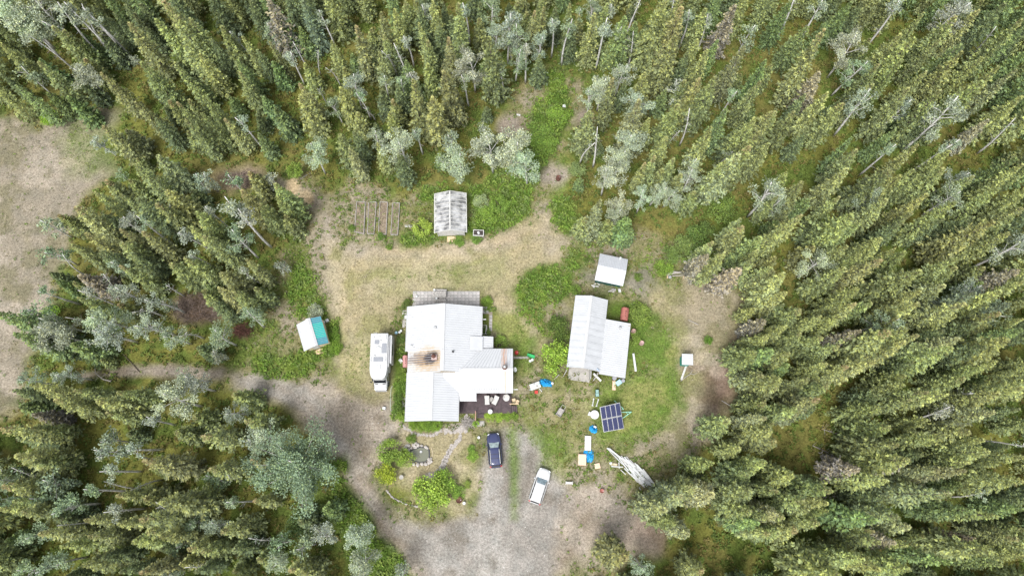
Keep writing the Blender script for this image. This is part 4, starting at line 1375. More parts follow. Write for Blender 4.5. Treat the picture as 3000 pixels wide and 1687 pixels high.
def car(label, loc, rz, paint_m, L, dark):
    t = thing('parked_car', label, 'car', (*loc, 0), rz, 'cars parked on the gravel')
    k = L / 4.6
    sec = [(2.30, 0.3, 0.38, 0.58), (2.26, 0.52, 0.3, 0.72), (2.14, 0.7, 0.26, 0.83), (1.95, 0.81, 0.26, 0.91), (1.65, 0.885, 0.26, 0.98), (1.2, 0.92, 0.26, 1.03), (0.8, 0.925, 0.26, 1.05), (-1.2, 0.925, 0.26, 1.06),
           (-1.7, 0.905, 0.26, 1.06), (-2.02, 0.86, 0.28, 1.04), (-2.2, 0.77, 0.34, 0.95), (-2.28, 0.62, 0.42, 0.8)]
    rings = []
    for y, w, zb, zt in sec:
        zm = zb + (zt - zb) * 0.6
        half = [(w * 0.8, zb), (w, zb + 0.12), (w * 1.0, zm), (w * 0.965, zt - 0.09), (w * 0.86, zt - 0.015), (w * 0.45, zt + 0.025)]
        ring = [(x, y * k, z) for x, z in half] + [(-x, y * k, z) for x, z in reversed(half)]
        rings.append(ring)
    body = MB().loft(rings)
    body.build('body', paint_m, t, True)
    trim = MB()
    for sx in (-1, 1):
        trim.box((sx * 0.925, 0, 0.33), (0.03, 2.5 * k, 0.16))
    trim.box((0, 2.285 * k, 0.48), (1.1, 0.06, 0.2)).box((0, -2.285 * k, 0.5), (1.3, 0.06, 0.18))
    trim.build('trim', M_BLACK, t)

    # cabin
    def ring(z, yf, yr, wf, wr, c):
        return [(wf - c, yf, z), (wf, yf - c * 1.6, z), (wr, yr + c, z), (wr - c, yr, z), (-wr + c, yr, z), (-wr, yr + c, z), (-wf, yf - c * 1.6, z), (-wf + c, yf, z)]
    r0 = ring(1.02, 1.02 * k, -2.16 * k, 0.8, 0.82, 0.1)
    r1 = ring(1.5, 0.36 * k, -1.98 * k, 0.655, 0.66, 0.1)
    r2 = ring(1.6, 0.16 * k, -1.9 * k, 0.58, 0.6, 0.1)
    r3 = ring(1.635, -0.05 * k, -1.7 * k, 0.4, 0.42, 0.08)
    MB().loft([r0, r1, r2, r3]).build('cabin', paint_m, t, True)

    def pane(name, q, m, off=0.008):
        q = [Vector(p) for p in q]
        nn = (q[1] - q[0]).cross(q[3] - q[0]).normalized()
        c = sum(q, Vector()) / 4
        if nn.dot(c - Vector((0, -0.4, 1.0))) < 0:
            nn = -nn
        MB().add([p - nn * 0.01 for p in q] + [p + nn * off for p in q], [(0, 1, 2, 3), (4, 5, 6, 7), (0, 1, 5, 4), (1, 2, 6, 5), (2, 3, 7, 6), (3, 0, 4, 7)]).build(name, m, t)
    wsm = mat('windscreen_with_painted_sky_' + ('a' if dark else 'b'), (0.33, 0.4, 0.4) if dark else (0.2, 0.26, 0.29), 0.08, var=0.25, scale=2.5)  # sky reflection on the glass put in as a pale base colour

    def lerp(a, b, f):
        return tuple(Vector(a).lerp(Vector(b), f))
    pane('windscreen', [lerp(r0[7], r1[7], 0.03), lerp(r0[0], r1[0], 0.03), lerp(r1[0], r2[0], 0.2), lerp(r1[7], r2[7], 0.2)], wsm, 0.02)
    pane('rear_window', [lerp(r0[3], r1[3], -0.1), lerp(r0[4], r1[4], -0.1), lerp(r1[4], r2[4], 0.5), lerp(r1[3], r2[3], 0.5)], M_GLASS)
    for sx in (0, 1):
        a0, b0, a1, b1 = (r0[1], r0[2], r1[1], r1[2]) if not sx else (r0[6], r0[5], r1[6], r1[5])
        for f0, f1 in ((0.04, 0.33), (0.36, 0.64), (0.67, 0.95)):
            pane('side_window', [lerp(lerp(a0, b0, f0), lerp(a1, b1, f0), 0.1), lerp(lerp(a0, b0, f1), lerp(a1, b1, f1), 0.1), lerp(lerp(a0, b0, f1), lerp(a1, b1, f1), 0.92), lerp(lerp(a0, b0, f0), lerp(a1, b1, f0), 0.92)], M_GLASS)
    MB().box((0, -2.1 * k, 1.53), (1.1, 0.16, 0.05), bev=0.02).build('spoiler', M_BLACK, t)
    rm = mat('roof_rail_silver', (0.75, 0.75, 0.75), 0.3, 0.3) if dark else M_WHITE
    for sx in (-1, 1):
        MB().tube([(sx * 0.62, 0.05 * k, 1.6), (sx * 0.62, -0.1 * k, 1.66), (sx * 0.62, -1.6 * k, 1.66), (sx * 0.62, -1.8 * k, 1.6)], 0.035 if dark else 0.022).build('roof_rail', rm, t)
        MB().box((sx * 1.0, 0.72 * k, 1.06), (0.2, 0.12, 0.14), bev=0.03).build('mirror', paint_m, t)
        MB().box((sx * 0.63, 2.09 * k, 0.77), (0.3, 0.16, 0.14), rz=-sx * 0.6, bev=0.03).build('headlight', mat('headlight_lens', (0.75, 0.77, 0.78), 0.15), t)
        MB().box((sx * 0.72, -2.13 * k, 0.98), (0.24, 0.12, 0.2), rz=sx * 0.5, bev=0.03).build('tail_light', mat('red_lens', (0.5, 0.02, 0.02), 0.2), t)
        MB().tube([(sx * 0.1 - 0.1, 0.98 * k, 1.08), (sx * 0.1 + 0.45, 0.9 * k, 1.12)], 0.012, 4).build('wiper', M_BLACK, t)
        for y in (1.42, -1.4):
            wheel(t, sx * 0.83, y * k, 0.35)
    if dark:
        for y in (-0.55, -1.1):
            MB().box((0, y * k, 1.652), (1.14, 0.05, 0.03)).build('roof_bar', M_BLACK, t)
    MB().box((0.02, -1.68 * k, 1.66), (0.05, 0.16, 0.06), bev=0.01).build('antenna', M_BLACK if dark else M_WHITE, t)
    ln = MB()
    for sx in (-1, 1):
        ln.tube([(sx * 0.62, 1.05 * k, 1.055), (sx * 0.58, 1.7 * k, 1.0), (sx * 0.45, 2.1 * k, 0.92)], 0.012, 4)
    ln.build('hood_crease', paint_m if not dark else M_BLACK, t)


def paint_car(name, col, rough, coat):
    m = mat(name, col, rough, 0.0, var=0.04, scale=1.2)
    b = m.node_tree.nodes['Principled BSDF']
    b.inputs['Coat Weight'].default_value = coat
    b.inputs['Coat Roughness'].default_value = 0.05
    return m


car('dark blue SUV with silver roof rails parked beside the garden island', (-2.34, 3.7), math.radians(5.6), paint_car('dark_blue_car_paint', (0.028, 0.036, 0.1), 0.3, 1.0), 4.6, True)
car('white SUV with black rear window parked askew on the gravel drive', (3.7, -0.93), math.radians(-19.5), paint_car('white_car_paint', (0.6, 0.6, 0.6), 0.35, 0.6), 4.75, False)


def build_rv():
    RVR = (1050, 960, 7.246)
    t = thing('motorhome', 'white motorhome with grey solar panels on its roof beside the house', 'motorhome', (-18.1, 15.5, 0), math.radians(1.0))
    y1, yc, yf = 3.7, -1.5, -2.62               # rear, start of the rounding, front of the overcab
    z0, z1 = 0.55, 3.2
    ol = []
    for w, y in ((1.19, y1), (1.19, yc), (1.1, -2.0), (0.92, -2.4), (0.62, yf)):
        ol.append((w, y))
    outline = ol + [(-w, y) for w, y in reversed(ol)]
    b = MB()
    lo = [(x, y, z0) for x, y in ol[:2]]
    # house box
    b.box((0, (y1 + yc + 0.1) / 2, (z0 + z1) / 2), (2.38, y1 - yc - 0.1, z1 - z0), bev=0.08)
    b.build('body', M_WHITE, t)
    MB().prism([(x * 0.995, y if abs(y - y1) > 0.01 else yc + 0.2) for x, y in outline], 2.05, z1 - 0.012, top=0.95).build('overcab', M_WHITE, t)
    # cab
    rings = []
    for y, w, zt in ((-1.3, 1.0, 2.2), (-2.3, 0.98, 2.1), (-2.75, 0.94, 1.55), (-2.95, 0.93, 1.32), (-3.5, 0.88, 1.18), (-3.75, 0.78, 1.0), (-3.85, 0.55, 0.85)):
        half = [(w * 0.9, 0.4), (w, 0.6), (w, zt - 0.3), (w * 0.93, zt - 0.06), (w * 0.5, zt)]
        rings.append([(x, y, z) for x, z in half] + [(-x, y, z) for x, z in reversed(half)])
    MB().loft(rings).build('cab', M_WHITE, t, True)
    ws = [(-0.82, -2.86, 1.5), (0.82, -2.86, 1.5), (0.78, -2.36, 2.1), (-0.78, -2.36, 2.1)]
    MB().add([(x, y - 0.03, z + 0.03) for x, y, z in ws] + [(x, y, z - 0.02) for x, y, z in ws], [(0, 1, 2, 3), (7, 6, 5, 4), (0, 4, 5, 1), (1, 5, 6, 2), (2, 6, 7, 3), (3, 7, 4, 0)]).build('windscreen', M_GLASS, t)
    for sx in (-1, 1):
        MB().box((sx * 0.5, -3.0, 1.315), (0.42, 0.1, 0.05), rz=sx * 0.15).build('hood_vent', M_BLACK, t)
        MB().box((sx * 0.985, -2.3, 1.75), (0.05, 0.75, 0.5)).build('door_window', M_GLASS, t)
        MB().box((sx * 1.22, -2.75, 1.6), (0.2, 0.12, 0.3), bev=0.03).build('mirror', M_BLACK, t)
        MB().box((sx * 0.7, -3.68, 0.95), (0.3, 0.2, 0.16), rz=sx * 0.4, bev=0.03).build('headlight', MATS['headlight_lens'], t)
        wheel(t, sx * 0.92, -2.9, 0.38)
        wheel(t, sx * 0.98, 1.4, 0.38, 0.3)
        MB().box((sx * 0.95, 0.15, z1 + 0.02), (0.12, 0.75, 0.06), bev=0.03).build('roof_rack_rail', M_GALV, t)
    MB().box((0, -3.82, 0.7), (1.3, 0.12, 0.28), bev=0.03).build('grille', M_BLACK, t)
    MB().box((0, -3.88, 0.5), (1.6, 0.14, 0.2), bev=0.03).build('bumper', M_GALV, t)
    # east side: awning, windows, door; shaded side faces the house
    MB().tube([(1.27, -0.9, 2.85), (1.27, 3.3, 2.85)], 0.085, 8).build('awning', M_WHITE, t)
    for y, w in ((2.4, 1.2), (0.6, 1.0)):
        for sx in (-1, 1):
            MB().box((sx * 1.2, y, 1.95), (0.03, w, 0.65)).build('side_window', M_GLASS, t)
    dr = MB().box((1.205, -0.75, 1.5), (0.03, 0.7, 1.75)).build('door', M_WHITE, t)
    MB().box((1.23, -0.5, 1.4), (0.03, 0.06, 0.18)).build('handle', M_BLACK, dr)
    MB().box((1.2, 1.2, 0.8), (0.02, 4.6, 0.1)).build('side_stripe', M_BLACK, t)
    MB().box((1.42, 1.6, 1.6), (0.4, 3.9, 2.0), bev=0.06).build('slide_out', M_WHITE, t)
    MB().box((1.63, 1.6, 1.9), (0.03, 1.6, 0.6)).build('side_window', M_GLASS, t)
    # roof fittings
    ctr = (t.location[0], t.location[1])

    def rp(px, py):
        x, y = P(RVR, px, py, z1)
        return x - ctr[0], y - ctr[1]
    pm, n, l, bb = nt('grey_solar_cells')
    tc = n.new('ShaderNodeTexCoord')
    br = n.new('ShaderNodeTexBrick')
    br.offset = 0.0
    br.inputs['Scale'].default_value = 1.0
    br.inputs['Brick Width'].default_value = 0.155
    br.inputs['Row Height'].default_value = 0.155
    br.inputs['Mortar Size'].default_value = 0.012
    br.inputs['Color1'].default_value = (0.2, 0.21, 0.23, 1)
    br.inputs['Color2'].default_value = (0.2, 0.21, 0.23, 1)
    br.inputs['Mortar'].default_value = (0.42, 0.43, 0.45, 1)
    l.new(tc.outputs['Object'], br.inputs['Vector'])
    l.new(br.outputs[0], bb.inputs['Base Color'])
    bb.inputs['Roughness'].default_value = 0.2
    for (a, c, w, h) in ((400, 303, 0.62, 0.55), (553, 438, 0.62, 1.35), (422, 670, 1.3, 0.6)):
        x, y = rp(a, c)
        MB().box((x, y, z1 + 0.05), (w, h, 0.05)).build('solar_panel', pm, t)
    for (a, c, w, h, nm) in ((455, 212, 0.46, 0.46, 'roof_hatch'), (567, 200, 0.55, 0.75, 'roof_hatch'), (407, 830, 0.8, 0.62, 'skylight'), (430, 480, 0.75, 0.95, 'roof_unit')):
        x, y = rp(a, c)
        f = MB().box((x, y, z1 + 0.025), (w, h, 0.04), bev=0.01).build(nm, mat('hatch_frame_grey', (0.5, 0.5, 0.5), 0.6), t)
        MB().box((x, y, z1 + 0.085), (w * 0.86, h * 0.88, 0.08), bev=0.025).build('lid', M_WPLASTIC, f)
    for (a, c, r) in ((428, 412, 0.2), (347, 590, 0.12), (347, 195, 0.09), (482, 272, 0.1)):
        x, y = rp(a, c)
        MB().lathe([(r, 0), (r, 0.07), (r * 0.6, 0.12)], (x, y, z1), 12).build('roof_vent', M_GALV if r < 0.15 else M_WPLASTIC, t, True)
    for a in (350, 400, 450):
        x, y = rp(a, 945)
        MB().box((x, y, z1 - 0.0), (0.08, 0.05, 0.05)).build('marker_light', mat('amber_lens', (0.5, 0.25, 0.04), 0.3), t)
    lad = MB()
    for sx in (0.35, 0.75):
        lad.tube([(-sx, y1 + 0.1, 0.9), (-sx, y1 + 0.1, 3.2), (-sx, y1 - 0.2, 3.35)], 0.02)
    for z in np.arange(1.1, 3.2, 0.35):
        lad.tube([(-0.35, y1 + 0.1, z), (-0.75, y1 + 0.1, z)], 0.015)
    lad.build('rear_ladder', M_WHITE, t)
    # swoosh mark on the front of the overcab
    x, y = rp(385, 1075)
    sw = MB()
    sw.add([(x - 0.3, y - 0.02, z1 - 0.004), (x - 0.02, y + 0.0, z1 - 0.004), (x + 0.12, y + 0.09, z1 - 0.004), (x + 0.3, y + 0.0, z1 - 0.004), (x + 0.1, y + 0.04, z1 - 0.004), (x - 0.02, y - 0.035, z1 - 0.004)],
           [(0, 1, 5), (1, 2, 4, 5), (2, 3, 4)])
    sw.build('emblem', M_GALV, t)


build_rv()


# ------------------------------------------------------------------ solar trailer and yard things
def build_solar():
    RQ = (1640, 1140, 6.0385)
    za, zb = 1.9, 0.8
    A = Vector((*P(RQ, 712, 318, za), za))
    B = Vector((*P(RQ, 1060, 238, za), za))
    Cc = Vector((*P(RQ, 1135, 690, zb), zb))
    D = Vector((*P(RQ, 780, 755, zb), zb))
    o = thing('solar_array', 'tilted array of eight dark blue solar panels on mint trailer', 'solar array', ((A + Cc) / 2).to_tuple()[:2])
    off = Vector((o.location[0], o.location[1], 0))
    A, B, Cc, D = (v - off for v in (A, B, Cc, D))
    nn = (B - A).cross(D - A).normalized()
    if nn.z < 0:
        nn = -nn

    def pt(u, v, h=0.0):
        return A.lerp(B, u).lerp(D.lerp(Cc, u), v) + nn * h
    cm, n, l, b = nt('dark_blue_solar_cells')
    tc = n.new('ShaderNodeTexCoord')
    br = n.new('ShaderNodeTexBrick')
    br.offset = 0.0
    br.inputs['Scale'].default_value = 1.0
    br.inputs['Brick Width'].default_value = 0.14
    br.inputs['Row Height'].default_value = 0.14
    br.inputs['Mortar Size'].default_value = 0.006
    br.inputs['Color1'].default_value = (0.012, 0.016, 0.06, 1)
    br.inputs['Color2'].default_value = (0.018, 0.024, 0.085, 1)
    br.inputs['Mortar'].default_value = (0.05, 0.06, 0.12, 1)
    mp = n.new('ShaderNodeMapping')
    mp.inputs['Rotation'].default_value = (0, 0, -0.23)
    l.new(tc.outputs['Object'], mp.inputs[0])
    l.new(mp.outputs[0], br.inputs['Vector'])
    l.new(br.outputs[0], b.inputs['Base Color'])
    b.inputs['Roughness'].default_value = 0.4
    b.inputs['Specular IOR Level'].default_value = 0.3
    fm = mat('panel_frame', (0.5, 0.5, 0.5), 0.4, 0.2)
    for j in range(2):
        for i in range(4):
            u0, u1 = i / 4 + 0.006, (i + 1) / 4 - 0.006
            v0, v1 = (0.005, 0.482) if j == 0 else (0.518, 0.995)
            q = MB()
            q.add([pt(u, v, h) for h in (-0.03, 0.02) for u, v in ((u0, v0), (u1, v0), (u1, v1), (u0, v1))], [(0, 1, 2, 3), (4, 5, 6, 7), (0, 1, 5, 4), (1, 2, 6, 5), (2, 3, 7, 6), (3, 0, 4, 7)])
            f = q.build('solar_panel', fm, o)
            du, dv = 0.009, 0.006
            q = MB()
            q.add([pt(u, v, h) for h in (0.021, 0.026) for u, v in ((u0 + du, v0 + dv), (u1 - du, v0 + dv), (u1 - du, v1 - dv), (u0 + du, v1 - dv))], [(0, 1, 2, 3), (4, 5, 6, 7), (0, 1, 5, 4), (1, 2, 6, 5), (2, 3, 7, 6), (3, 0, 4, 7)])
            q.build('cells', cm, f)
    fr = MB()
    for v in (0.0, 0.5, 1.0):
        fr.tube([pt(-0.005, v, -0.05), pt(1.005, v, -0.05)], 0.05, 4)
    for u in (0.0, 0.25, 0.5, 0.75, 1.0):
        fr.tube([pt(u, 0, -0.06), pt(u, 1, -0.06)], 0.04, 4)
    fr.build('rack', M_GALV, o)
    tr = MB()

    def g(px, py, z):
        x, y = P(RQ, px, py, z)
        return (x - off.x, y - off.y, z)
    tip = g(1268, 398, 0.5)
    tr.tube([g(1000, 410, 0.5), tip], 0.05, 6).tube([g(1000, 590, 0.5), tip], 0.05, 6).tube([g(1180, 405, 0.5), g(1200, 448, 0.5)], 0.035, 6)
    tr.tube([g(965, 200, 0.6), g(1130, 355, 0.6)], 0.045, 6).tube([g(1085, 300, 0.6), g(1130, 355, 0.6)], 0.04, 6).tube([g(1080, 355, 0.5), g(1130, 355, 0.5)], 0.035, 6)
    tr.tube([g(800, 400, 0.5), g(1000, 410, 0.5)], 0.05, 6).tube([g(820, 600, 0.5), g(1000, 590, 0.5)], 0.05, 6)
    tr.tube([g(900, 480, 0.5), g(900, 480, 1.3)], 0.07, 6).tube([tip, (tip[0], tip[1], 0)], 0.035, 6)
    tr.build('trailer_frame', M_MINT, o)
    for px in (840, 1000):
        x, y, z = g(px, 500, 0.0)
        M = Matrix.Translation((x, y, 0.3)) @ Matrix.Rotation(math.pi / 2, 4, 'Y')
        MB().lathe([(0.2, -0.09), (0.3, -0.08), (0.3, 0.08), (0.2, 0.09)], (0, 0, 0), 14, M).build('wheel', M_TYRE, o, True)


build_solar()


def tarp_heap(name, label, R, pts, h, cat='tarp'):
    cx = sum(p[0] for p in pts) / len(pts)
    cy = sum(p[1] for p in pts) / len(pts)
    ox, oy = P(R, cx, cy)
    n = 26
    rings = [1.0, 0.94, 0.8, 0.62, 0.42, 0.2]
    poly = [P(R, *p) for p in pts]

    def rad(t):
        k = t / (2 * math.pi) * len(poly)
        i = int(k) % len(poly)
        f = k - int(k)
        return Vector(poly[i]).lerp(Vector(poly[(i + 1) % len(poly)]), f)
    vv, ff = [], []
    for ri, r in enumerate(rings):
        for k in range(n):
            p = rad(2 * math.pi * k / n)
            z = 0.0 if ri == 0 else h * (1 - r ** 2.2) * random.uniform(0.55, 1.15) + 0.05
            vv.append(((p[0] - ox) * r * random.uniform(0.96, 1.04), (p[1] - oy) * r * random.uniform(0.96, 1.04), z))
    for ri in range(len(rings) - 1):
        for k in range(n):
            ff.append((ri * n + k, ri * n + (k + 1) % n, (ri + 1) * n + (k + 1) % n, (ri + 1) * n + k))
    ff.append(tuple((len(rings) - 1) * n + k for k in range(n)))
    return tag(MB().add(vv, ff).build(name, M_TARP, None, False, (ox, oy, 0)), label, cat)


def lidded(name, label, cat, R, px, py, r, h, m, z=0.0, lid=None, n=14, group=None):
    x, y = P(R, px, py, z + h)
    t = thing(name, label, cat, (x, y, z), 0, group)
    MB().lathe([(r * 0.9, 0), (r, h * 0.95), (r * 0.97, h)], (0, 0, 0), n).build('body', m, t, True)
    MB().lathe([(r * 1.03, h), (r * 1.03, h + 0.03), (r * 0.85, h + 0.045)], (0, 0, 0), n).build('lid', lid or m, t)
    return t


def drum(label, R, px, py, r, h, m, group=None):
    x, y = P(R, px, py, h)
    t = thing('steel_drum', label, 'drum', (x, y, 0), 0, group)
    MB().lathe([(r, 0), (r, h * 0.33), (r * 1.04, h * 0.34), (r, h * 0.36), (r, h * 0.66), (r * 1.04, h * 0.67), (r, h * 0.69), (r, h), (r * 0.95, h), (r * 0.94, h - 0.03)], (0, 0, 0), 18).build('body', m, t, True)
    MB().lathe([(0.05, h - 0.03), (0.05, h)], (r * 0.55, 0, 0), 8).build('bung', M_GALV, t)
    return t


def tank(label, R, x0, y0, x1, y1, r, m):
    a = P(R, x0, y0, r * 2)
    b = P(R, x1, y1, r * 2)
    c = ((a[0] + b[0]) / 2, (a[1] + b[1]) / 2)
    ln = math.hypot(b[0] - a[0], b[1] - a[1])
    rz = math.atan2(b[1] - a[1], b[0] - a[0])
    t = thing('fuel_tank', label, 'fuel tank', (*c, 0), rz)
    M = Matrix.Translation((0, 0, r + 0.45)) @ Matrix.Rotation(math.pi / 2, 4, 'Y')
    h = ln / 2
    MB().lathe([(r * 0.8, -h), (r * 0.97, -h + 0.04), (r, -h + 0.1), (r, h - 0.1), (r * 0.97, h - 0.04), (r * 0.8, h)], (0, 0, 0), 24, M).build('shell', m, t, True)
    for sx in (-0.6, 0.6):
        MB().box((sx * h, 0, 0.28), (0.1, r * 1.4, 0.56)).build('stand', M_GREYWOOD, t)
    for sx in (-0.35, 0.0, 0.4):
        MB().lathe([(0.05, 0), (0.05, 0.14)], (sx * h, 0.05, 2 * r + 0.43), 8).build('filler_cap', M_RUSTDARK, t)


tank('faded pink fuel tank against the west wall below the soot streaks', R1, 567, 668, 567, 772, 0.38, M_PINKTANK)
tank('large rust red fuel tank behind the workshop lean-to', R2, 1003, 608, 990, 722, 0.55, M_RUST)
drum('rusty drum standing at the lean-to corner, nearer the red tank', R2, 1077, 812, 0.33, 0.85, mat('drum_brown', (0.34, 0.22, 0.18), 0.8, var=0.2), 'drums beside the lean-to')
drum('pinkish drum in the weeds beyond the lean-to wall', R2, 1150, 917, 0.31, 0.8, mat('drum_pink', (0.46, 0.3, 0.27), 0.8, var=0.2), 'drums beside the lean-to')
drum('small red drum in grass by the house gable', R1, 1550, 640, 0.26, 0.6, M_RED)
drum('small rusty drum in dry grass below the white lumber pile', R4, 797, 1078, 0.28, 0.5, M_RUST)
drum('dark rusty burn barrel beside the large garden bush', R3, 1040, 857, 0.42, 0.7, M_RUSTDARK)
drum('dark rusty burn barrel on the bare patch far behind the greenhouse', (0, 0, 2576 / 3000), 1405, 446, 0.36, 0.7, M_RUSTDARK)

lidded('plastic_bucket', 'white bucket beside the dark burn barrel', 'bucket', R3, 1085, 885, 0.2, 0.4, M_WPLASTIC)
lidded('plastic_bucket', 'white bucket by the motorhome, nearer the house', 'bucket', R1, 527, 449, 0.17, 0.4, M_WPLASTIC, group='white buckets by the motorhome')
lidded('plastic_bucket', 'white bucket by the motorhome, touching the blue one', 'bucket', R1, 513, 462, 0.17, 0.4, M_WPLASTIC, group='white buckets by the motorhome')
lidded('plastic_bucket', 'blue grey bucket beside two white buckets', 'bucket', R1, 485, 466, 0.2, 0.35, M_LBLUE)
lidded('plastic_bucket', 'white bucket below the green sled, outer one', 'bucket', R1, 1689, 705, 0.18, 0.38, M_WPLASTIC)
lidded('plastic_bucket', 'white bucket below the green sled, inner one', 'bucket', R1, 1670, 715, 0.18, 0.38, M_WPLASTIC)
lidded('plastic_bucket', 'white bucket at the end of the blue tarp heap', 'bucket', R2, 357, 1275, 0.17, 0.38, M_WPLASTIC)
lidded('trash_can', 'dark trash can with grey lid under the lean-to eave', 'trash can', R2, 906, 1228, 0.3, 0.9, M_BLACK, lid=mat('grey_lid', (0.3, 0.3, 0.33), 0.6))
lidded('trash_can', 'dark trash can with grey lid beside the light blue box', 'trash can', R2, 983, 1252, 0.25, 0.8, M_BLACK, lid=MATS['grey_lid'])
lidded('water_tank', 'large white round water tank next to the solar array', 'water tank', R4, 731, 405, 0.58, 0.7, M_WPLASTIC, n=24)
for i, (px, py, lab) in enumerate(((754, 1344, 'smaller square green lidded bin above its twin'), (755, 1375, 'larger square green lidded bin above two white posts'))):
    x, y = P(R2, px, py, 0.6)
    t = thing('storage_bin', lab, 'storage bin', (x, y, 0), 0.03, 'green lidded bins')
    MB().box((0, 0, 0.28), (0.46 + 0.05 * i, 0.46 + 0.05 * i, 0.56), bev=0.07).build('body', M_DKGREENPL, t)
    MB().box((0, 0, 0.6), (0.42 + 0.05 * i, 0.42 + 0.05 * i, 0.08), bev=0.035).build('lid', M_SAGE, t)


def simple_box(name, label, cat, R, px, py, dims, rz, m, z=0.0, bev=0.02, group=None, lid=None):
    x, y = P(R, px, py, z + dims[2])
    if lid is None:
        return tag(MB().box((0, 0, dims[2] / 2), dims, bev=bev).build(name, m, None, False, (x, y, z), rz), label, cat, group)
    t = thing(name, label, cat, (x, y, z), rz, group)
    MB().box((0, 0, dims[2] / 2), dims, bev=bev).build('body', m, t)
    MB().box((0, 0, dims[2] + 0.02), (dims[0] * 1.05, dims[1] * 1.05, 0.05), bev=0.02).build('lid', lid, t)
    return t


simple_box('cooler', 'light blue cooler box by the lean-to trash cans', 'cooler', R2, 945, 1268, (0.75, 0.6, 0.45), 0.65, M_LBLUE, lid=M_LBLUE)
simple_box('board', 'tan board leaning low beside the light blue cooler', 'board', R2, 903, 1292, (0.48, 1.35, 0.1), -0.08, M_CARDB)
simple_box('foam_board', 'long pale grey slab lying above the crumpled blue tarp', 'board', R4, 672, 656, (0.86, 1.95, 0.35), -0.05, M_MAT, bev=0.03)
simple_box('wooden_crate', 'large square tan crate resting against the blue tarp', 'crate', R4, 621, 803, (1.02, 1.38, 0.5), -0.04, M_CARDB, lid=M_CARDB)
simple_box('cardboard_box', 'small crushed tan box between crate and lumber pile', 'box', R4, 755, 858, (0.72, 0.66, 0.2), 0.2, M_CARDB, lid=M_CARDB)
simple_box('cushion', 'pale torn cushion lying beside the white lumber pile', 'cushion', R4, 905, 845, (0.85, 0.38, 0.2), -0.1, M_BEIGE, bev=0.06)
simple_box('white_bag', 'small white bag next to the torn cushion', 'bag', R4, 876, 834, (0.4, 0.4, 0.2), 0.6, M_WPLASTIC, bev=0.09)
simple_box('plastic_crate', 'small white crate attached beside the round water tank', 'crate', R4, 685, 396, (0.28, 0.5, 0.4), -0.45, M_WPLASTIC, lid=M_WPLASTIC)
simple_box('plastic_tub', 'small blue and white tub alone on the drive near the hose', 'tub', R1, 377, 1132, (0.42, 0.36, 0.25), -0.2, mat('slate_blue', (0.14, 0.22, 0.36), 0.5), lid=M_WPLASTIC)
simple_box('gas_can', 'red gas can in front of the cluttered white table', 'gas can', R2, 215, 1352, (0.42, 0.4, 0.4), 0.05, M_RED, lid=M_RED)
simple_box('propane_box', 'pale boxy container near the beige and teal shed', 'box', R6, 714, 352, (0.42, 0.4, 0.4), 0.5, M_WPLASTIC)
lidded('plastic_bucket', 'white bucket touching the teal roof eave', 'bucket', R6, 667, 376, 0.2, 0.4, M_WPLASTIC)
tarp_heap('blue_tarp', 'bright blue tarp heap beside the cluttered white table', R2, [(350, 1265), (335, 1245), (290, 1232), (250, 1238), (238, 1262), (255, 1290), (275, 1308), (320, 1303), (355, 1310)], 0.7)
tarp_heap('blue_tarp', 'crumpled blue tarp between grey slab and tan crate', R4, [(722, 770), (725, 735), (705, 712), (670, 718), (632, 722), (630, 755), (655, 790), (662, 830), (700, 828), (720, 805)], 0.45)
tarp_heap('blue_tarp', 'small round blue tarp bundle below the water tank', R4, [(756, 535), (748, 505), (715, 496), (685, 508), (680, 540), (700, 565), (735, 572), (752, 560)], 0.5)
simple_box('foam_pad', 'white pad on top of the round blue tarp bundle', 'pad', R4, 735, 512, (0.4, 0.25, 0.1), -0.5, M_WPLASTIC, z=0.45, bev=0.03)

# cluttered white table
x, y = P(R2, 205, 1297, 0.75)
t = thing('work_table', 'cluttered white folding table beside the blue tarp', 'table', (x, y, 0), 0.35)
MB().box((0, 0, 0.72), (1.45, 0.85, 0.05), bev=0.015).build('tabletop', M_WPLASTIC, t)
for sx in (-0.6, 0.6):
    for sy in (-0.32, 0.32):
        MB().tube([(sx, sy, 0), (sx * 0.95, sy, 0.7)], 0.025).build('leg', M_GALV, t)
for i, (px, py, s, m, nm, lab) in enumerate(((195, 1285, (0.3, 0.2, 0.15), M_GALV, 'toolbox', 'grey toolbox on the cluttered white table'), (222, 1300, (0.22, 0.3, 0.12), M_GREYWOOD, 'wood_offcut', 'wood offcut on the cluttered white table'),
                                              (240, 1282, (0.18, 0.18, 0.25), M_LBLUE, 'paint_tin', 'blue tin at the end of the cluttered white table'))):
    simple_box(nm, lab, nm.replace('_', ' '), R2, px, py, s, 0.4 + i, m, z=0.745)
for i, (a, b, lab) in enumerate((((158, 1335), (182, 1318), 'short blue pipe leaning at the white table corner'), ((240, 1320), (265, 1350), 'white pipe lying below the cluttered white table'))):
    pa, pb = P(R2, *a), P(R2, *b)
    tag(MB().tube([(*pa, 0.05), (*pb, 0.12)], 0.06).build('pipe', M_LBLUE if i == 0 else M_WPLASTIC), lab, 'pipe')
pa, pb = P(R2, 365, 1252), P(R2, 415, 1200)
tag(MB().tube([(*pa, 0.05), (*pb, 0.4)], 0.05).build('pole', M_GREYWOOD), 'grey pole leaning out from under the bright bush', 'pole')

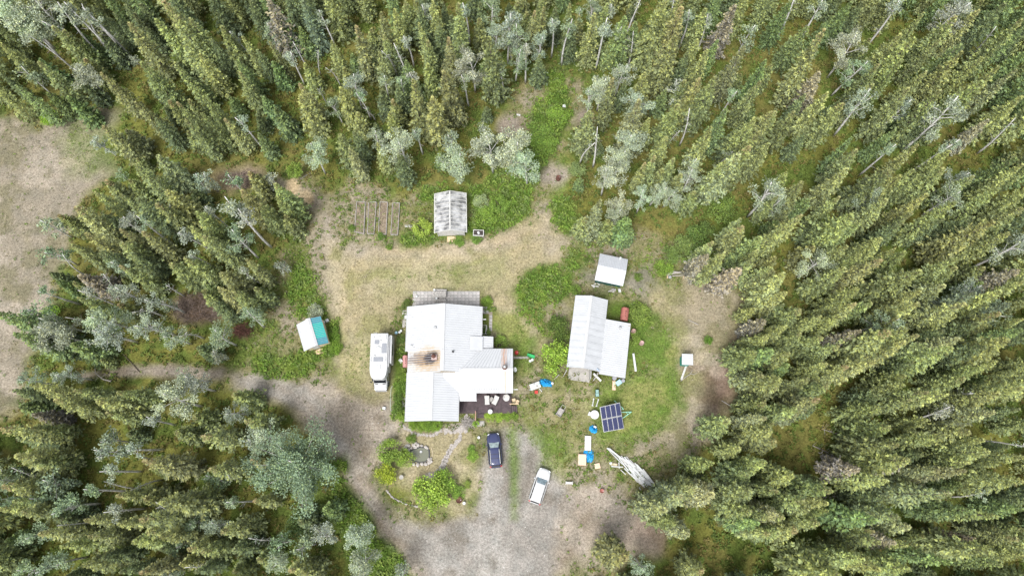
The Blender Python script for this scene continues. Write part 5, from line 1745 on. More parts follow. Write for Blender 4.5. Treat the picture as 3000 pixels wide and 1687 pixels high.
# garden cart
x, y = P(R4, 425, 385, 0.5)
t = thing('garden_cart', 'brown garden cart with loop handle on dry grass', 'cart', (x, y, 0), math.radians(-33))
MB().box((0, 0, 0.42), (0.72, 1.05, 0.05)).build('bed', M_GREYWOOD, t)
for sx, sy, dx, dy in ((-0.35, 0, 0.04, 1.05), (0.35, 0, 0.04, 1.05), (0, 0.52, 0.72, 0.04), (0, -0.52, 0.72, 0.04)):
    MB().box((sx, sy, 0.55), (dx, dy, 0.26)).build('side_board', M_GREYWOOD, t)
MB().tube([(-0.26, 0.5, 0.5), (-0.26, 1.05, 0.75), (0.26, 1.05, 0.75), (0.26, 0.5, 0.5)], 0.028).build('handle', M_CUSH, t)
for sx in (-1, 1):
    for sy in (-0.35, 0.35):
        M = Matrix.Translation((sx * 0.42, sy, 0.2)) @ Matrix.Rotation(math.pi / 2, 4, 'Y')
        MB().lathe([(0.12, -0.04), (0.2, -0.03), (0.2, 0.03), (0.12, 0.04)], (0, 0, 0), 12, M).build('wheel', M_TYRE, t)

# two white posts, bench
for i, ((a, b), lab) in enumerate(((((722, 262), (711, 330)), 'white turned post lying on the grass, farther from the solar array'), (((764, 268), (745, 335)), 'white turned post lying on the grass, next to the solar array'))):
    pa, pb = Vector((*P(R4, *a), 0.1)), Vector((*P(R4, *b), 0.1))
    q = MB().tube([pa, pa.lerp(pb, 0.12), pa.lerp(pb, 0.15), pa.lerp(pb, 0.85), pa.lerp(pb, 0.88), pb], [0.1, 0.1, 0.07, 0.07, 0.13, 0.13], 8)
    tag(q.build('porch_post', M_WPLASTIC), lab, 'post', 'white posts lying by the bins')
x, y = P(R4, 506, 1008, 0.45)
t = thing('bench', 'small white bench standing on dirt below the white SUV side', 'bench', (x, y, 0), -0.03)
MB().box((0, 0, 0.42), (0.95, 0.3, 0.06)).build('seat', M_PALEWOOD, t)
for sx in (-0.42, 0.42):
    MB().box((sx, 0, 0.2), (0.08, 0.44, 0.4)).build('leg', M_PALEWOOD, t)

# lumber pile
cx, cy = P((1700, 1280, 8.05), 1250, 790)
t = thing('lumber_pile', 'long heap of white painted boards at the forest edge', 'lumber pile', (cx, cy, 0))
RB = (1700, 1280, 8.05)
segs = []
for i in range(9):
    segs.append(((615 + random.uniform(0, 90), 255 + random.uniform(-14, 34)), (1010 + random.uniform(-30, 90), 590 + random.uniform(-40, 50))))
for i in range(120):
    f = (i + random.random()) / 120
    wdt = 45 + 95 * math.sin(min(1, f * 1.25 + 0.1) * math.pi * 0.62)
    off = random.uniform(-1, 1) * wdt
    mx_, my_ = 1040 + f * 520, 600 + f * 470
    ln = random.uniform(90, 200)
    an = math.radians(46 + random.gauss(0, 6))
    mx_ -= off * math.sin(math.radians(44))
    my_ += off * math.cos(math.radians(44)) - 10
    segs.append(((mx_ - ln * math.cos(an), my_ - ln * math.sin(an)), (mx_ + ln * math.cos(an), my_ + ln * math.sin(an))))
segs += [((1350, 760), (1560, 930)), ((1130, 640), (1150, 760)), ((720, 690), (1000, 705)), ((905, 590), (915, 740)), ((940, 770), (1060, 880)), ((1180, 680), (1290, 640)), ((1380, 1180), (1450, 1270))]
for i, (a, b) in enumerate(segs):
    pa, pb = Vector(P(RB, *a)), Vector(P(RB, *b))
    mid = (pa + pb) / 2
    MB().box((mid.x - cx, mid.y - cy, 0.05 + 0.05 * (i * 5 % 9)), ((pb - pa).length, random.uniform(0.07, 0.14), 0.03), rz=math.atan2(pb.y - pa.y, pb.x - pa.x), ry=random.uniform(-0.03, 0.03)).build('board', random.choice((M_PALEWOOD, M_WPLASTIC, M_WPLASTIC)), t)

# log rack by the trees
cx, cy = P(R2, 1440, 320)
t = thing('log_rack', 'grey logs stacked across two short trestles', 'log rack', (cx, cy, 0))
for i, (a, b, r) in enumerate((((1352, 320), (1500, 290), 0.13), ((1360, 305), (1530, 297), 0.12), ((1400, 290), (1525, 300), 0.11), ((1415, 330), (1500, 325), 0.07))):
    pa, pb = P(R2, *a, 0.5), P(R2, *b, 0.5)
    MB().tube([(pa[0] - cx, pa[1] - cy, 0.5 + i * 0.05), (pb[0] - cx, pb[1] - cy, 0.52 + i * 0.05)], r, 8).build('log', M_DEAD, t)
for px in (1372, 1516):
    a = P(R2, px, 325, 0.2)
    MB().box((a[0] - cx, a[1] - cy, 0.2), (0.1, 0.9, 0.4)).build('trestle', M_FRESHWOOD, t)
simple_box('chopping_block', 'grey metal box below the stacked grey logs', 'box', R2, 1397, 335, (0.45, 0.4, 0.35), 0.1, M_GALV)


def log_between(R, pts, rads, name, label, cat, m=M_DEAD, z=0.08, twigs=0, group=None, parent=None):
    q = MB()
    P3 = [Vector((*P(R, *p), z)) for p in pts]
    q.tube(P3, rads, 6)
    for i in range(twigs):
        k = random.randint(0, len(P3) - 2)
        p = P3[k].lerp(P3[k + 1], random.random())
        d = (P3[k + 1] - P3[k]).normalized()
        s = random.choice((-1, 1))
        e = p + Vector((-d.y * s, d.x * s, 0)) * random.uniform(0.3, 1.0) + d * random.uniform(0, 0.4) + Vector((0, 0, random.uniform(0.02, 0.5)))
        q.tube([p, e], [0.025, 0.008], 4)
    return tag(q.build(name, m), label, cat, group)


RH = (2000, 1120, 2.556)
log_between(RH, [(1172, 120), (1250, 330), (1335, 560)], [0.07, 0.1, 0.13], 'fallen_log', 'bare grey fallen spruce with side twigs in the mossy gap, upright one', 'fallen log', twigs=70)
log_between(RH, [(1040, 348), (1180, 390), (1290, 425)], [0.05, 0.08, 0.1], 'fallen_log', 'short grey fallen spruce meeting another log in the mossy gap', 'fallen log', twigs=45)
log_between(RH, [(970, 472), (1130, 545), (1270, 622)], [0.05, 0.08, 0.1], 'fallen_log', 'grey fallen trunk with twigs at the lower side of the mossy gap', 'fallen log', twigs=25)
log_between(RH, [(1048, 860), (1180, 848), (1330, 832)], [0.06, 0.08, 0.1], 'fallen_log', 'grey fallen spruce with dense twigs in deep shade', 'fallen log', twigs=50)
log_between(RH, [(290, 135), (405, 205)], [0.05, 0.08], 'fallen_log', 'thin pale stick on brown litter at the clearing edge', 'stick')
log_between(RK, [(725, 850), (688, 915)], [0.09, 0.1], 'fallen_log', 'short pale log on brown litter beside the outhouse clearing', 'log', M_PALEWOOD)
log_between((1900, 700, 2.898), [(550, 190), (530, 290), (498, 400)], [0.03, 0.05, 0.07], 'fallen_log', 'thin leaning white stick beside grey spruces at clearing top', 'stick', M_BIRCH)
log_between(RK, [(240, 570), (345, 620)], [0.05, 0.06], 'fallen_log', 'thin grey stick lying in the patchy meadow', 'stick')
log_between((1500, 0, 2.588), [(1600, 740), (1718, 800)], [0.1, 0.12], 'fallen_log', 'dark fallen log under a small white birch', 'fallen log', M_BARK)
log_between((800, 480, 6.587), [(785, 145), (640, 230), (460, 340)], [0.04, 0.05, 0.06], 'fallen_log', 'thin pale fallen trunk by the sandy patches', 'stick')
log_between((0, 560, 2.588), [(745, 1170), (740, 1380), (800, 1430), (860, 1445)], [0.04, 0.06, 0.08, 0.1], 'fallen_log', 'bent bare trunk reaching over the dirt path', 'dead trunk', M_DEAD, 0.6, 6)
log_between((0, 560, 2.588), [(850, 1160), (950, 1250), (1060, 1370)], [0.03, 0.05, 0.06], 'fallen_log', 'thin dark pole lying across the dirt path', 'stick', M_BARK)
pa, pb = P(R2, 1088, 1015), P(R2, 1074, 1170)
tag(MB().box(((pa[0] + pb[0]) / 2, (pa[1] + pb[1]) / 2, 0.25), (0.3, 2.55, 0.12), rz=0.09, bev=0.03).build('gutter_section', M_WPLASTIC), 'long white gutter piece lying beside the lean-to', 'gutter')
# junk leaning at the workshop front
pa, pb = P(R2, 720, 1188, 0.8), P(R2, 787, 1255, 0.8)
tag(MB().box(((pa[0] + pb[0]) / 2, (pa[1] + pb[1]) / 2, 0.85), (1.45, 0.28, 0.08), rz=math.atan2(pb[1] - pa[1], pb[0] - pa[0]), rx=0.4).build('board', M_WHITE), 'white board propped slantwise before the workshop opening', 'board')
pa, pb = P(R2, 752, 1185, 0.4), P(R2, 712, 1262, 0.2)
tag(MB().tube([(*pa, 0.9), (*pb, 0.05)], 0.04).build('pole', M_GREYWOOD), 'grey pole leaning beside the propped white board', 'pole')
simple_box('sheet_metal', 'blue grey tarp scrap at the workshop roof edge', 'tarp scrap', R2, 762, 1157, (0.16, 0.5, 0.05), 0.75, mat('blue_scrap', (0.35, 0.43, 0.6), 0.5), z=3.12)

# green sled on wooden beam, hose, chair by the tank
pa, pb = P(R1, 1522, 684, 0.9), P(R1, 1650, 684, 0.9)
t = thing('timber_frame', 'grey timber beam frame reaching out from the house gable', 'timber frame', ((pa[0] + pb[0]) / 2, pa[1], 0))
MB().box((0, 0.06, 0.9), (2.1, 0.09, 0.12)).build('beam', M_GREYWOOD, t)
MB().box((0, -0.12, 0.9), (2.1, 0.09, 0.12)).build('beam', M_GREYWOOD, t)
for sx in (-0.9, 0.0, 0.9):
    MB().box((sx, -0.03, 0.42), (0.09, 0.09, 0.84)).build('post', M_GREYWOOD, t)
x, y = P(R1, 1676, 668, 0.7)
t = thing('plastic_sled', 'bright green plastic sled propped on the timber frame end', 'sled', (x, y, 0.35), -0.3)
MB().box((0, 0, 0.03), (1.1, 0.42, 0.04), bev=0.015).build('hull', M_GREENPL, t)
for sy in (-0.2, 0.2):
    MB().box((0, sy, 0.1), (1.05, 0.04, 0.14)).build('side_wall', M_GREENPL, t)
MB().box((0.53, 0, 0.1), (0.05, 0.4, 0.16)).build('nose', M_GREENPL, t)
hz = [(452, 935), (440, 960), (437, 1020), (434, 1090), (434, 1140), (445, 1165), (470, 1172)]
tag(MB().tube([(*P(R1, *p), 0.05) for p in hz], 0.035).build('garden_hose', mat('pale_hose', (0.55, 0.6, 0.5), 0.5)), 'pale garden hose curving over grass between motorhome and house', 'hose')
x, y = P(R1, 528, 718, 0.5)
t = thing('folding_chair', 'small pale folding chair beside the pink fuel tank', 'chair', (x, y, 0), 0.6)
MB().box((0, 0, 0.42), (0.42, 0.4, 0.03)).build('seat', M_WPLASTIC, t)
MB().box((0, 0.22, 0.68), (0.42, 0.03, 0.4), rx=-0.25).build('backrest', M_WPLASTIC, t)
for sx in (-0.19, 0.19):
    for sy in (-0.17, 0.17):
        MB().box((sx, sy, 0.2), (0.03, 0.03, 0.42)).build('leg', M_GALV, t)
x, y = P(R3, 530, 655, 0.6)
t = thing('bird_bath', 'small grey stone bird bath on the garden island', 'bird bath', (x, y, 0))
MB().lathe([(0.2, 0), (0.1, 0.08), (0.08, 0.5)], (0, 0, 0), 12).build('pedestal', M_CONC, t, True)
MB().lathe([(0.08, 0.5), (0.3, 0.62), (0.28, 0.64), (0.1, 0.56)], (0, 0, 0), 16).build('basin', M_CONC, t, True)
lidded('flower_pot', 'white flower pot on the grass edge beside the dark SUV', 'pot', R3, 1215, 305, 0.18, 0.3, M_WPLASTIC)
simple_box('white_sign_board', 'white block lying in the green weeds behind the greenhouse', 'block', (1450, 180, 1.638), 332, 213, (0.5, 0.45, 0.25), 0.1, M_WPLASTIC)
simple_box('white_block', 'pale block at the edge of the bare dirt patch', 'block', (1450, 180, 1.638), 113, 256, (0.6, 0.25, 0.2), -0.2, M_PALEWOOD)
simple_box('white_block', 'white block lying in weeds near the dark green shed', 'block', R2, 952, 455, (0.35, 0.5, 0.25), 0.2, M_WPLASTIC)
for i, (a, lab) in enumerate((((742, 412), 'pale rubble heap at the green shed corner'), ((870, 460), 'short grey timber offcuts below the green shed'))):
    x, y = P(R2, *a)
    t = thing('scrap_heap', lab, 'scrap heap', (x, y, 0))
    for k in range(8):
        MB().box((random.uniform(-0.5, 0.5), random.uniform(-0.25, 0.25), 0.1 + 0.04 * k), (random.uniform(0.3, 0.8), random.uniform(0.08, 0.2), 0.08), rz=random.uniform(-0.9, 0.4)).build('offcut', M_PALEWOOD if i == 0 else M_GREYWOOD, t)
for i, (px, py, w, h, rz) in enumerate(((1402, 155, 0.22, 0.85, 0.1), (1475, 150, 0.75, 0.22, -0.2))):
    x, y = P(R2, px, py)
    tag(MB().box((x, y, 0.12), (w, h, 0.2), rz=rz, bev=0.04).build('log_section', M_PALEWOOD), ('upright' if i == 0 else 'crosswise') + ' short pale log in bushes above the log rack', 'log')
# brush heaps
for (u, v, r, hgt, lab, m) in ((498, 775, 3.6, 0.7, 'wide heap of dead brown brush in the wood', M_BRUSH), (612, 832, 1.4, 0.5, 'small mound of reddish bark near the beige shed', M_RUSTDARK), (612, 455, 2.2, 0.3, 'flat tangle of dry brush beside tall spruces', M_BRUSH),
                               (1178, 1064, 0.9, 0.5, 'tangled grey driftwood at the house corner', M_DEAD), (1470, 330, 1.2, 0.25, 'thin dry brush heap beside the white shrubs', M_BRUSH)):
    x, y = P(FULL, u, v)
    q = MB()
    for k in range(int(60 + r * 60)):
        a = random.uniform(0, 6.28)
        rr = r * math.sqrt(random.random())
        p = Vector((rr * math.cos(a), rr * math.sin(a) * 0.65, random.uniform(0, hgt) * (1 - rr / r * 0.7)))
        d = Vector((random.gauss(0, 1), random.gauss(0, 1), random.gauss(0, 0.25))).normalized() * random.uniform(0.3, 0.9) * min(1, r)
        q.tube([p - d, p + d], [0.03, 0.012], 3)
    ob = q.build('brush_heap', m, None, False, (x, y, 0.03))
    tag(ob, lab, 'brush heap')
    ob['kind'] = 'stuff'


# ------------------------------------------------------------------ trees
def spray_mesh(name, base, d, ln, wd, up, tone, cone, young, material):
    """each spray is one bent diamond leaf-blade; arrays of shape (n,3)/(n,)"""
    side = np.cross(d, up)
    side /= np.linalg.norm(side, axis=1, keepdims=True) + 1e-9
    tip = base + d * ln[:, None]
    mid = base + d * (ln * 0.45)[:, None] + up * (ln * 0.12)[:, None]
    a = mid + side * wd[:, None] * 0.5
    b = mid - side * wd[:, None] * 0.5
    n = len(base)
    co = np.stack([base, a, tip, b], 1).reshape(-1, 3)
    q = np.arange(4 * n).reshape(n, 4)
    me = numesh(name, co, q)
    at = me.attributes.new('tone', 'FLOAT_COLOR', 'POINT')
    rgba = np.stack([tone, cone, young, np.ones(n)], 1).repeat(4, 0)  # young: new growth, plus painted light on the upper spruce crowns
    at.data.foreach_set('color', rgba.astype(np.float32).ravel())
    me.materials.append(material)
    return me


def norm(v):
    return v / (np.linalg.norm(v, axis=-1, keepdims=True) + 1e-9)


def spruce_mesh(seed, h=14.0, r=1.75, dens=1.0, thin=1.0, stub=0.06):
    g = np.random.default_rng(seed)
    B, D, L, Wd, U, T, CN, Y = [], [], [], [], [], [], [], []
    nwh = int(40 * dens ** 0.5)
    lump = g.uniform(0.55, 1.25, (nwh, 8))
    for k in range(nwh):
        t = (k + g.uniform(0, 1)) / nwh
        z = h * (stub + (1 - stub) * t)
        prof = min(1.0, (t + 0.10) / 0.24) ** 0.7 * (1 - t) ** 0.86 * 1.12 + 0.03
        nb = int(g.integers(6, 10)) if t < 0.8 else int(g.integers(4, 7))
        a0 = g.uniform(0, 6.28)
        for j in range(nb):
            a = a0 + j * 6.283 / nb + g.uniform(-0.3, 0.3)
            R_ = r * prof * lump[k, int((a % 6.283) / 6.283 * 8) % 8] * g.uniform(0.72, 1.12)
            el = -0.28 + 0.75 * t ** 1.6 + g.uniform(-0.12, 0.12)
            m = max(2, int(R_ / 0.26 * dens))
            btone = g.uniform(0.0, 0.85)
            for i in range(m):
                s = (i + g.uniform(0.3, 1.0)) / m
                s = s ** 0.75
                p = np.array([math.cos(a) * R_ * s * math.cos(el), math.sin(a) * R_ * s * math.cos(el), z + R_ * s * math.sin(el) - 0.18 * s * s * R_ + 0.22 * max(0, s - 0.7) * R_])
                for sd in ((-1, 1) if i < m - 1 else (-1, 0, 1)):
                    aa = a + sd * g.uniform(0.35, 1.0)
                    ee = el + g.uniform(-0.3, 0.45)
                    B.append(p)
                    D.append((math.cos(aa) * math.cos(ee), math.sin(aa) * math.cos(ee), math.sin(ee)))
                    L.append(g.uniform(0.26, 0.52) * (0.6 + 0.4 * min(1, R_ / 0.8)) * thin)
                    Wd.append(g.uniform(0.13, 0.24))
                    U.append((g.normal(0, 0.35), g.normal(0, 0.35), 1))
                    T.append(np.clip(btone + g.normal(0, 0.22), 0, 1))
                    CN.append(1.0 if (t > 0.84 and g.random() < 0.7 * (t - 0.8) / 0.2) else 0.0)
                    Y.append(1.0 if g.random() < 0.12 + 0.6 * t else 0.1)  # likelier higher up: light on the crown top painted as paler sprays
    B, D, U = np.array(B), norm(np.array(D)), norm(np.array(U))
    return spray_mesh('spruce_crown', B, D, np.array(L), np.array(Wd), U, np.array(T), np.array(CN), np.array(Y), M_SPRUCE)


def trunk_mesh(name, pts, rads, m, n=6, branches=()):
    q = MB()
    q.tube(pts, rads, n)
    for bp, br_ in branches:
        q.tube(bp, br_, 4)
    return q.mesh(name, m, True)


SPRUCE_H = 14.0
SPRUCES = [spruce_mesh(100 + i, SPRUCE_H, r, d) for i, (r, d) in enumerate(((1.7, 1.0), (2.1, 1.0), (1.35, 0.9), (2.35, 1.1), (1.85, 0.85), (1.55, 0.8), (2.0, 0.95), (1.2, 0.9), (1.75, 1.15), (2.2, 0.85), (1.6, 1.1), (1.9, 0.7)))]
SPRUCE_TRUNK = trunk_mesh('spruce_trunk', [(0, 0, -0.1), (0.03, 0.02, 4), (0, 0.03, 9), (0, 0, 13.6)], [0.17, 0.14, 0.08, 0.02], M_BARK)
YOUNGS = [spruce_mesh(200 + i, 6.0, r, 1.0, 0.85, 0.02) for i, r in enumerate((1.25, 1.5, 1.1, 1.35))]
YOUNG_TRUNK = trunk_mesh('young_trunk', [(0, 0, -0.1), (0, 0.02, 3), (0, 0, 5.8)], [0.1, 0.06, 0.015], M_BARK)
DEADS = []


def leaf_cloud(centers, radii, counts, g, size=(0.16, 0.3), flat=0.75):
    B, D, L, Wd, U, T, Y = [], [], [], [], [], [], []
    for c, r, k in zip(centers, radii, counts):
        tb = g.uniform(0.15, 0.85)
        v = g.normal(0, 1, (k, 3))
        v = norm(v) * (g.random((k, 1)) ** 0.45)
        p = np.array(c) + v * np.array([r, r, r * flat])
        B.append(p)
        dd = norm(v * 0.6 + g.normal(0, 0.8, (k, 3)))
        D.append(dd)
        L.append(g.uniform(size[0], size[1], k))
        Wd.append(g.uniform(size[0] * 0.75, size[1] * 0.75, k))
        U.append(norm(np.array([0, 0, 0.7]) + g.normal(0, 0.55, (k, 3))))
        T.append(np.clip(tb + g.normal(0, 0.2, k), 0, 1))
        Y.append((g.random(k) < 0.25) * 0.7)
    return [np.concatenate(q) for q in (B, D, L, Wd, U, T, Y)]


def birch_pair(seed, h, crown0, cr, ncl, per, bend=0.8, nbare=3, size=(0.17, 0.32), full=1.0):
    """slender white trunk with loose leaf clusters carried on limbs"""
    g = np.random.default_rng(seed)
    ba = g.uniform(0, 6.28)
    pts = []
    for i in range(7):
        t = i / 6
        off = bend * (t ** 1.8) + 0.1 * math.sin(t * 5 + seed)
        pts.append(Vector((off * math.cos(ba), off * math.sin(ba), h * 0.97 * t - 0.08)))
    rads = [0.16 * (1 - 0.8 * i / 6) * (h / 11) + 0.02 for i in range(7)]

    def at(t):
        f = t * 6
        k = min(5, int(f))
        return pts[k].lerp(pts[k + 1], f - k)
    br = []
    cen, rad, cnt = [], [], []
    for i in range(ncl):
        t = crown0 + (1 - crown0) * (i + g.uniform(0.1, 0.9)) / ncl
        p = at(min(0.98, t * 0.93))
        a = g.uniform(0, 6.28)
        shape = math.sin(min(1, (t - crown0) / (1 - crown0) * 0.85 + 0.16) * math.pi) ** 0.7
        ln = cr * shape * g.uniform(0.45, 1.05)
        e = p + Vector((math.cos(a) * ln, math.sin(a) * ln, ln * g.uniform(0.35, 0.8)))
        mid = p.lerp(e, 0.5) + Vector((0, 0, ln * 0.08))
        br.append(([p, mid, e], [0.05 * h / 11 + 0.008, 0.035, 0.014]))
        for q in range(2):
            c = p.lerp(e, 1.0 if q == 0 else g.uniform(0.45, 0.75)) + Vector(g.normal(0, 0.18, 3))
            cen.append(tuple(c))
            rad.append(g.uniform(0.26, 0.58) * (0.75 + 0.22 * cr) * full ** 0.5)
            cnt.append(int(per * g.uniform(0.3, 0.85) * full))
    for i in range(nbare):
        p = at(g.uniform(0.3, 0.7))
        a = g.uniform(0, 6.28)
        e = p + Vector((math.cos(a), math.sin(a), 0.4)) * g.uniform(0.4, 1.0)
        br.append(([p, e], [0.02, 0.006]))
    tr = trunk_mesh('birch_trunk', pts, rads, M_BIRCH, 7, br)
    B, D, L, Wd, U, T, Y = leaf_cloud(cen, rad, cnt, g, size)
    cr_ = spray_mesh('birch_crown', B, D, L, Wd, U, T, np.zeros(len(B)), Y, M_LEAF)
    return tr, cr_


BIRCH = {'A': [birch_pair(300 + i, 11, 0.42, 2.1, 14, 105, 0.9, 4, (0.14, 0.27)) for i in range(5)],          # full crown
         'B': [birch_pair(320 + i, 10, 0.74, 1.0, 6, 76, 0.7, 4, (0.14, 0.27)) for i in range(5)],       # thin, tuft on top
         'C': [birch_pair(340 + i, 6, 0.25, 1.5, 9, 50, 0.5, 2) for i in range(4)],         # small bushy
         'D': [birch_pair(360 + i, 10, 0.7, 0.9, 3, 9, 1.6, 9) for i in range(3)]}          # nearly bare
BIRCH['E'] = [birch_pair(370 + i, 11, 0.4, 2.7, 17, 110, 0.7, 3, (0.15, 0.28), 1.7) for i in range(4)]       # broad, dense
COTTON = birch_pair(380, 13, 0.25, 5.2, 46, 170, 0.6, 4, (0.16, 0.3), 1.9)
SHRUBS = []
for i in range(5):
    g = np.random.default_rng(400 + i)
    k = 34
    cen = [(math.cos(a) * q, math.sin(a) * q, 0.25 + 0.6 * math.sqrt(max(0, 1 - q * q)) + g.uniform(-0.16, 0.12)) for a, q in zip(g.uniform(0, 6.28, k), np.sqrt(g.random(k)) * 0.72)]
    B, D, L, Wd, U, T, Y = leaf_cloud(cen, [0.26] * k, [58] * k, g, (0.06, 0.125), 0.8)
    SHRUBS.append(spray_mesh('foliage', B, D, L, Wd, U, T, (g.random(len(B)) < 0.12) * 0.4, Y, M_LEAF))
STEMS = MB()
for k in range(7):
    a = k * 0.9
    STEMS.tube([(0, 0, -0.03), (0.25 * math.cos(a), 0.25 * math.sin(a), 0.4), (0.5 * math.cos(a), 0.5 * math.sin(a), 0.65)], [0.04, 0.025, 0.01], 4)
STEMS = STEMS.mesh('stems', M_BARK)

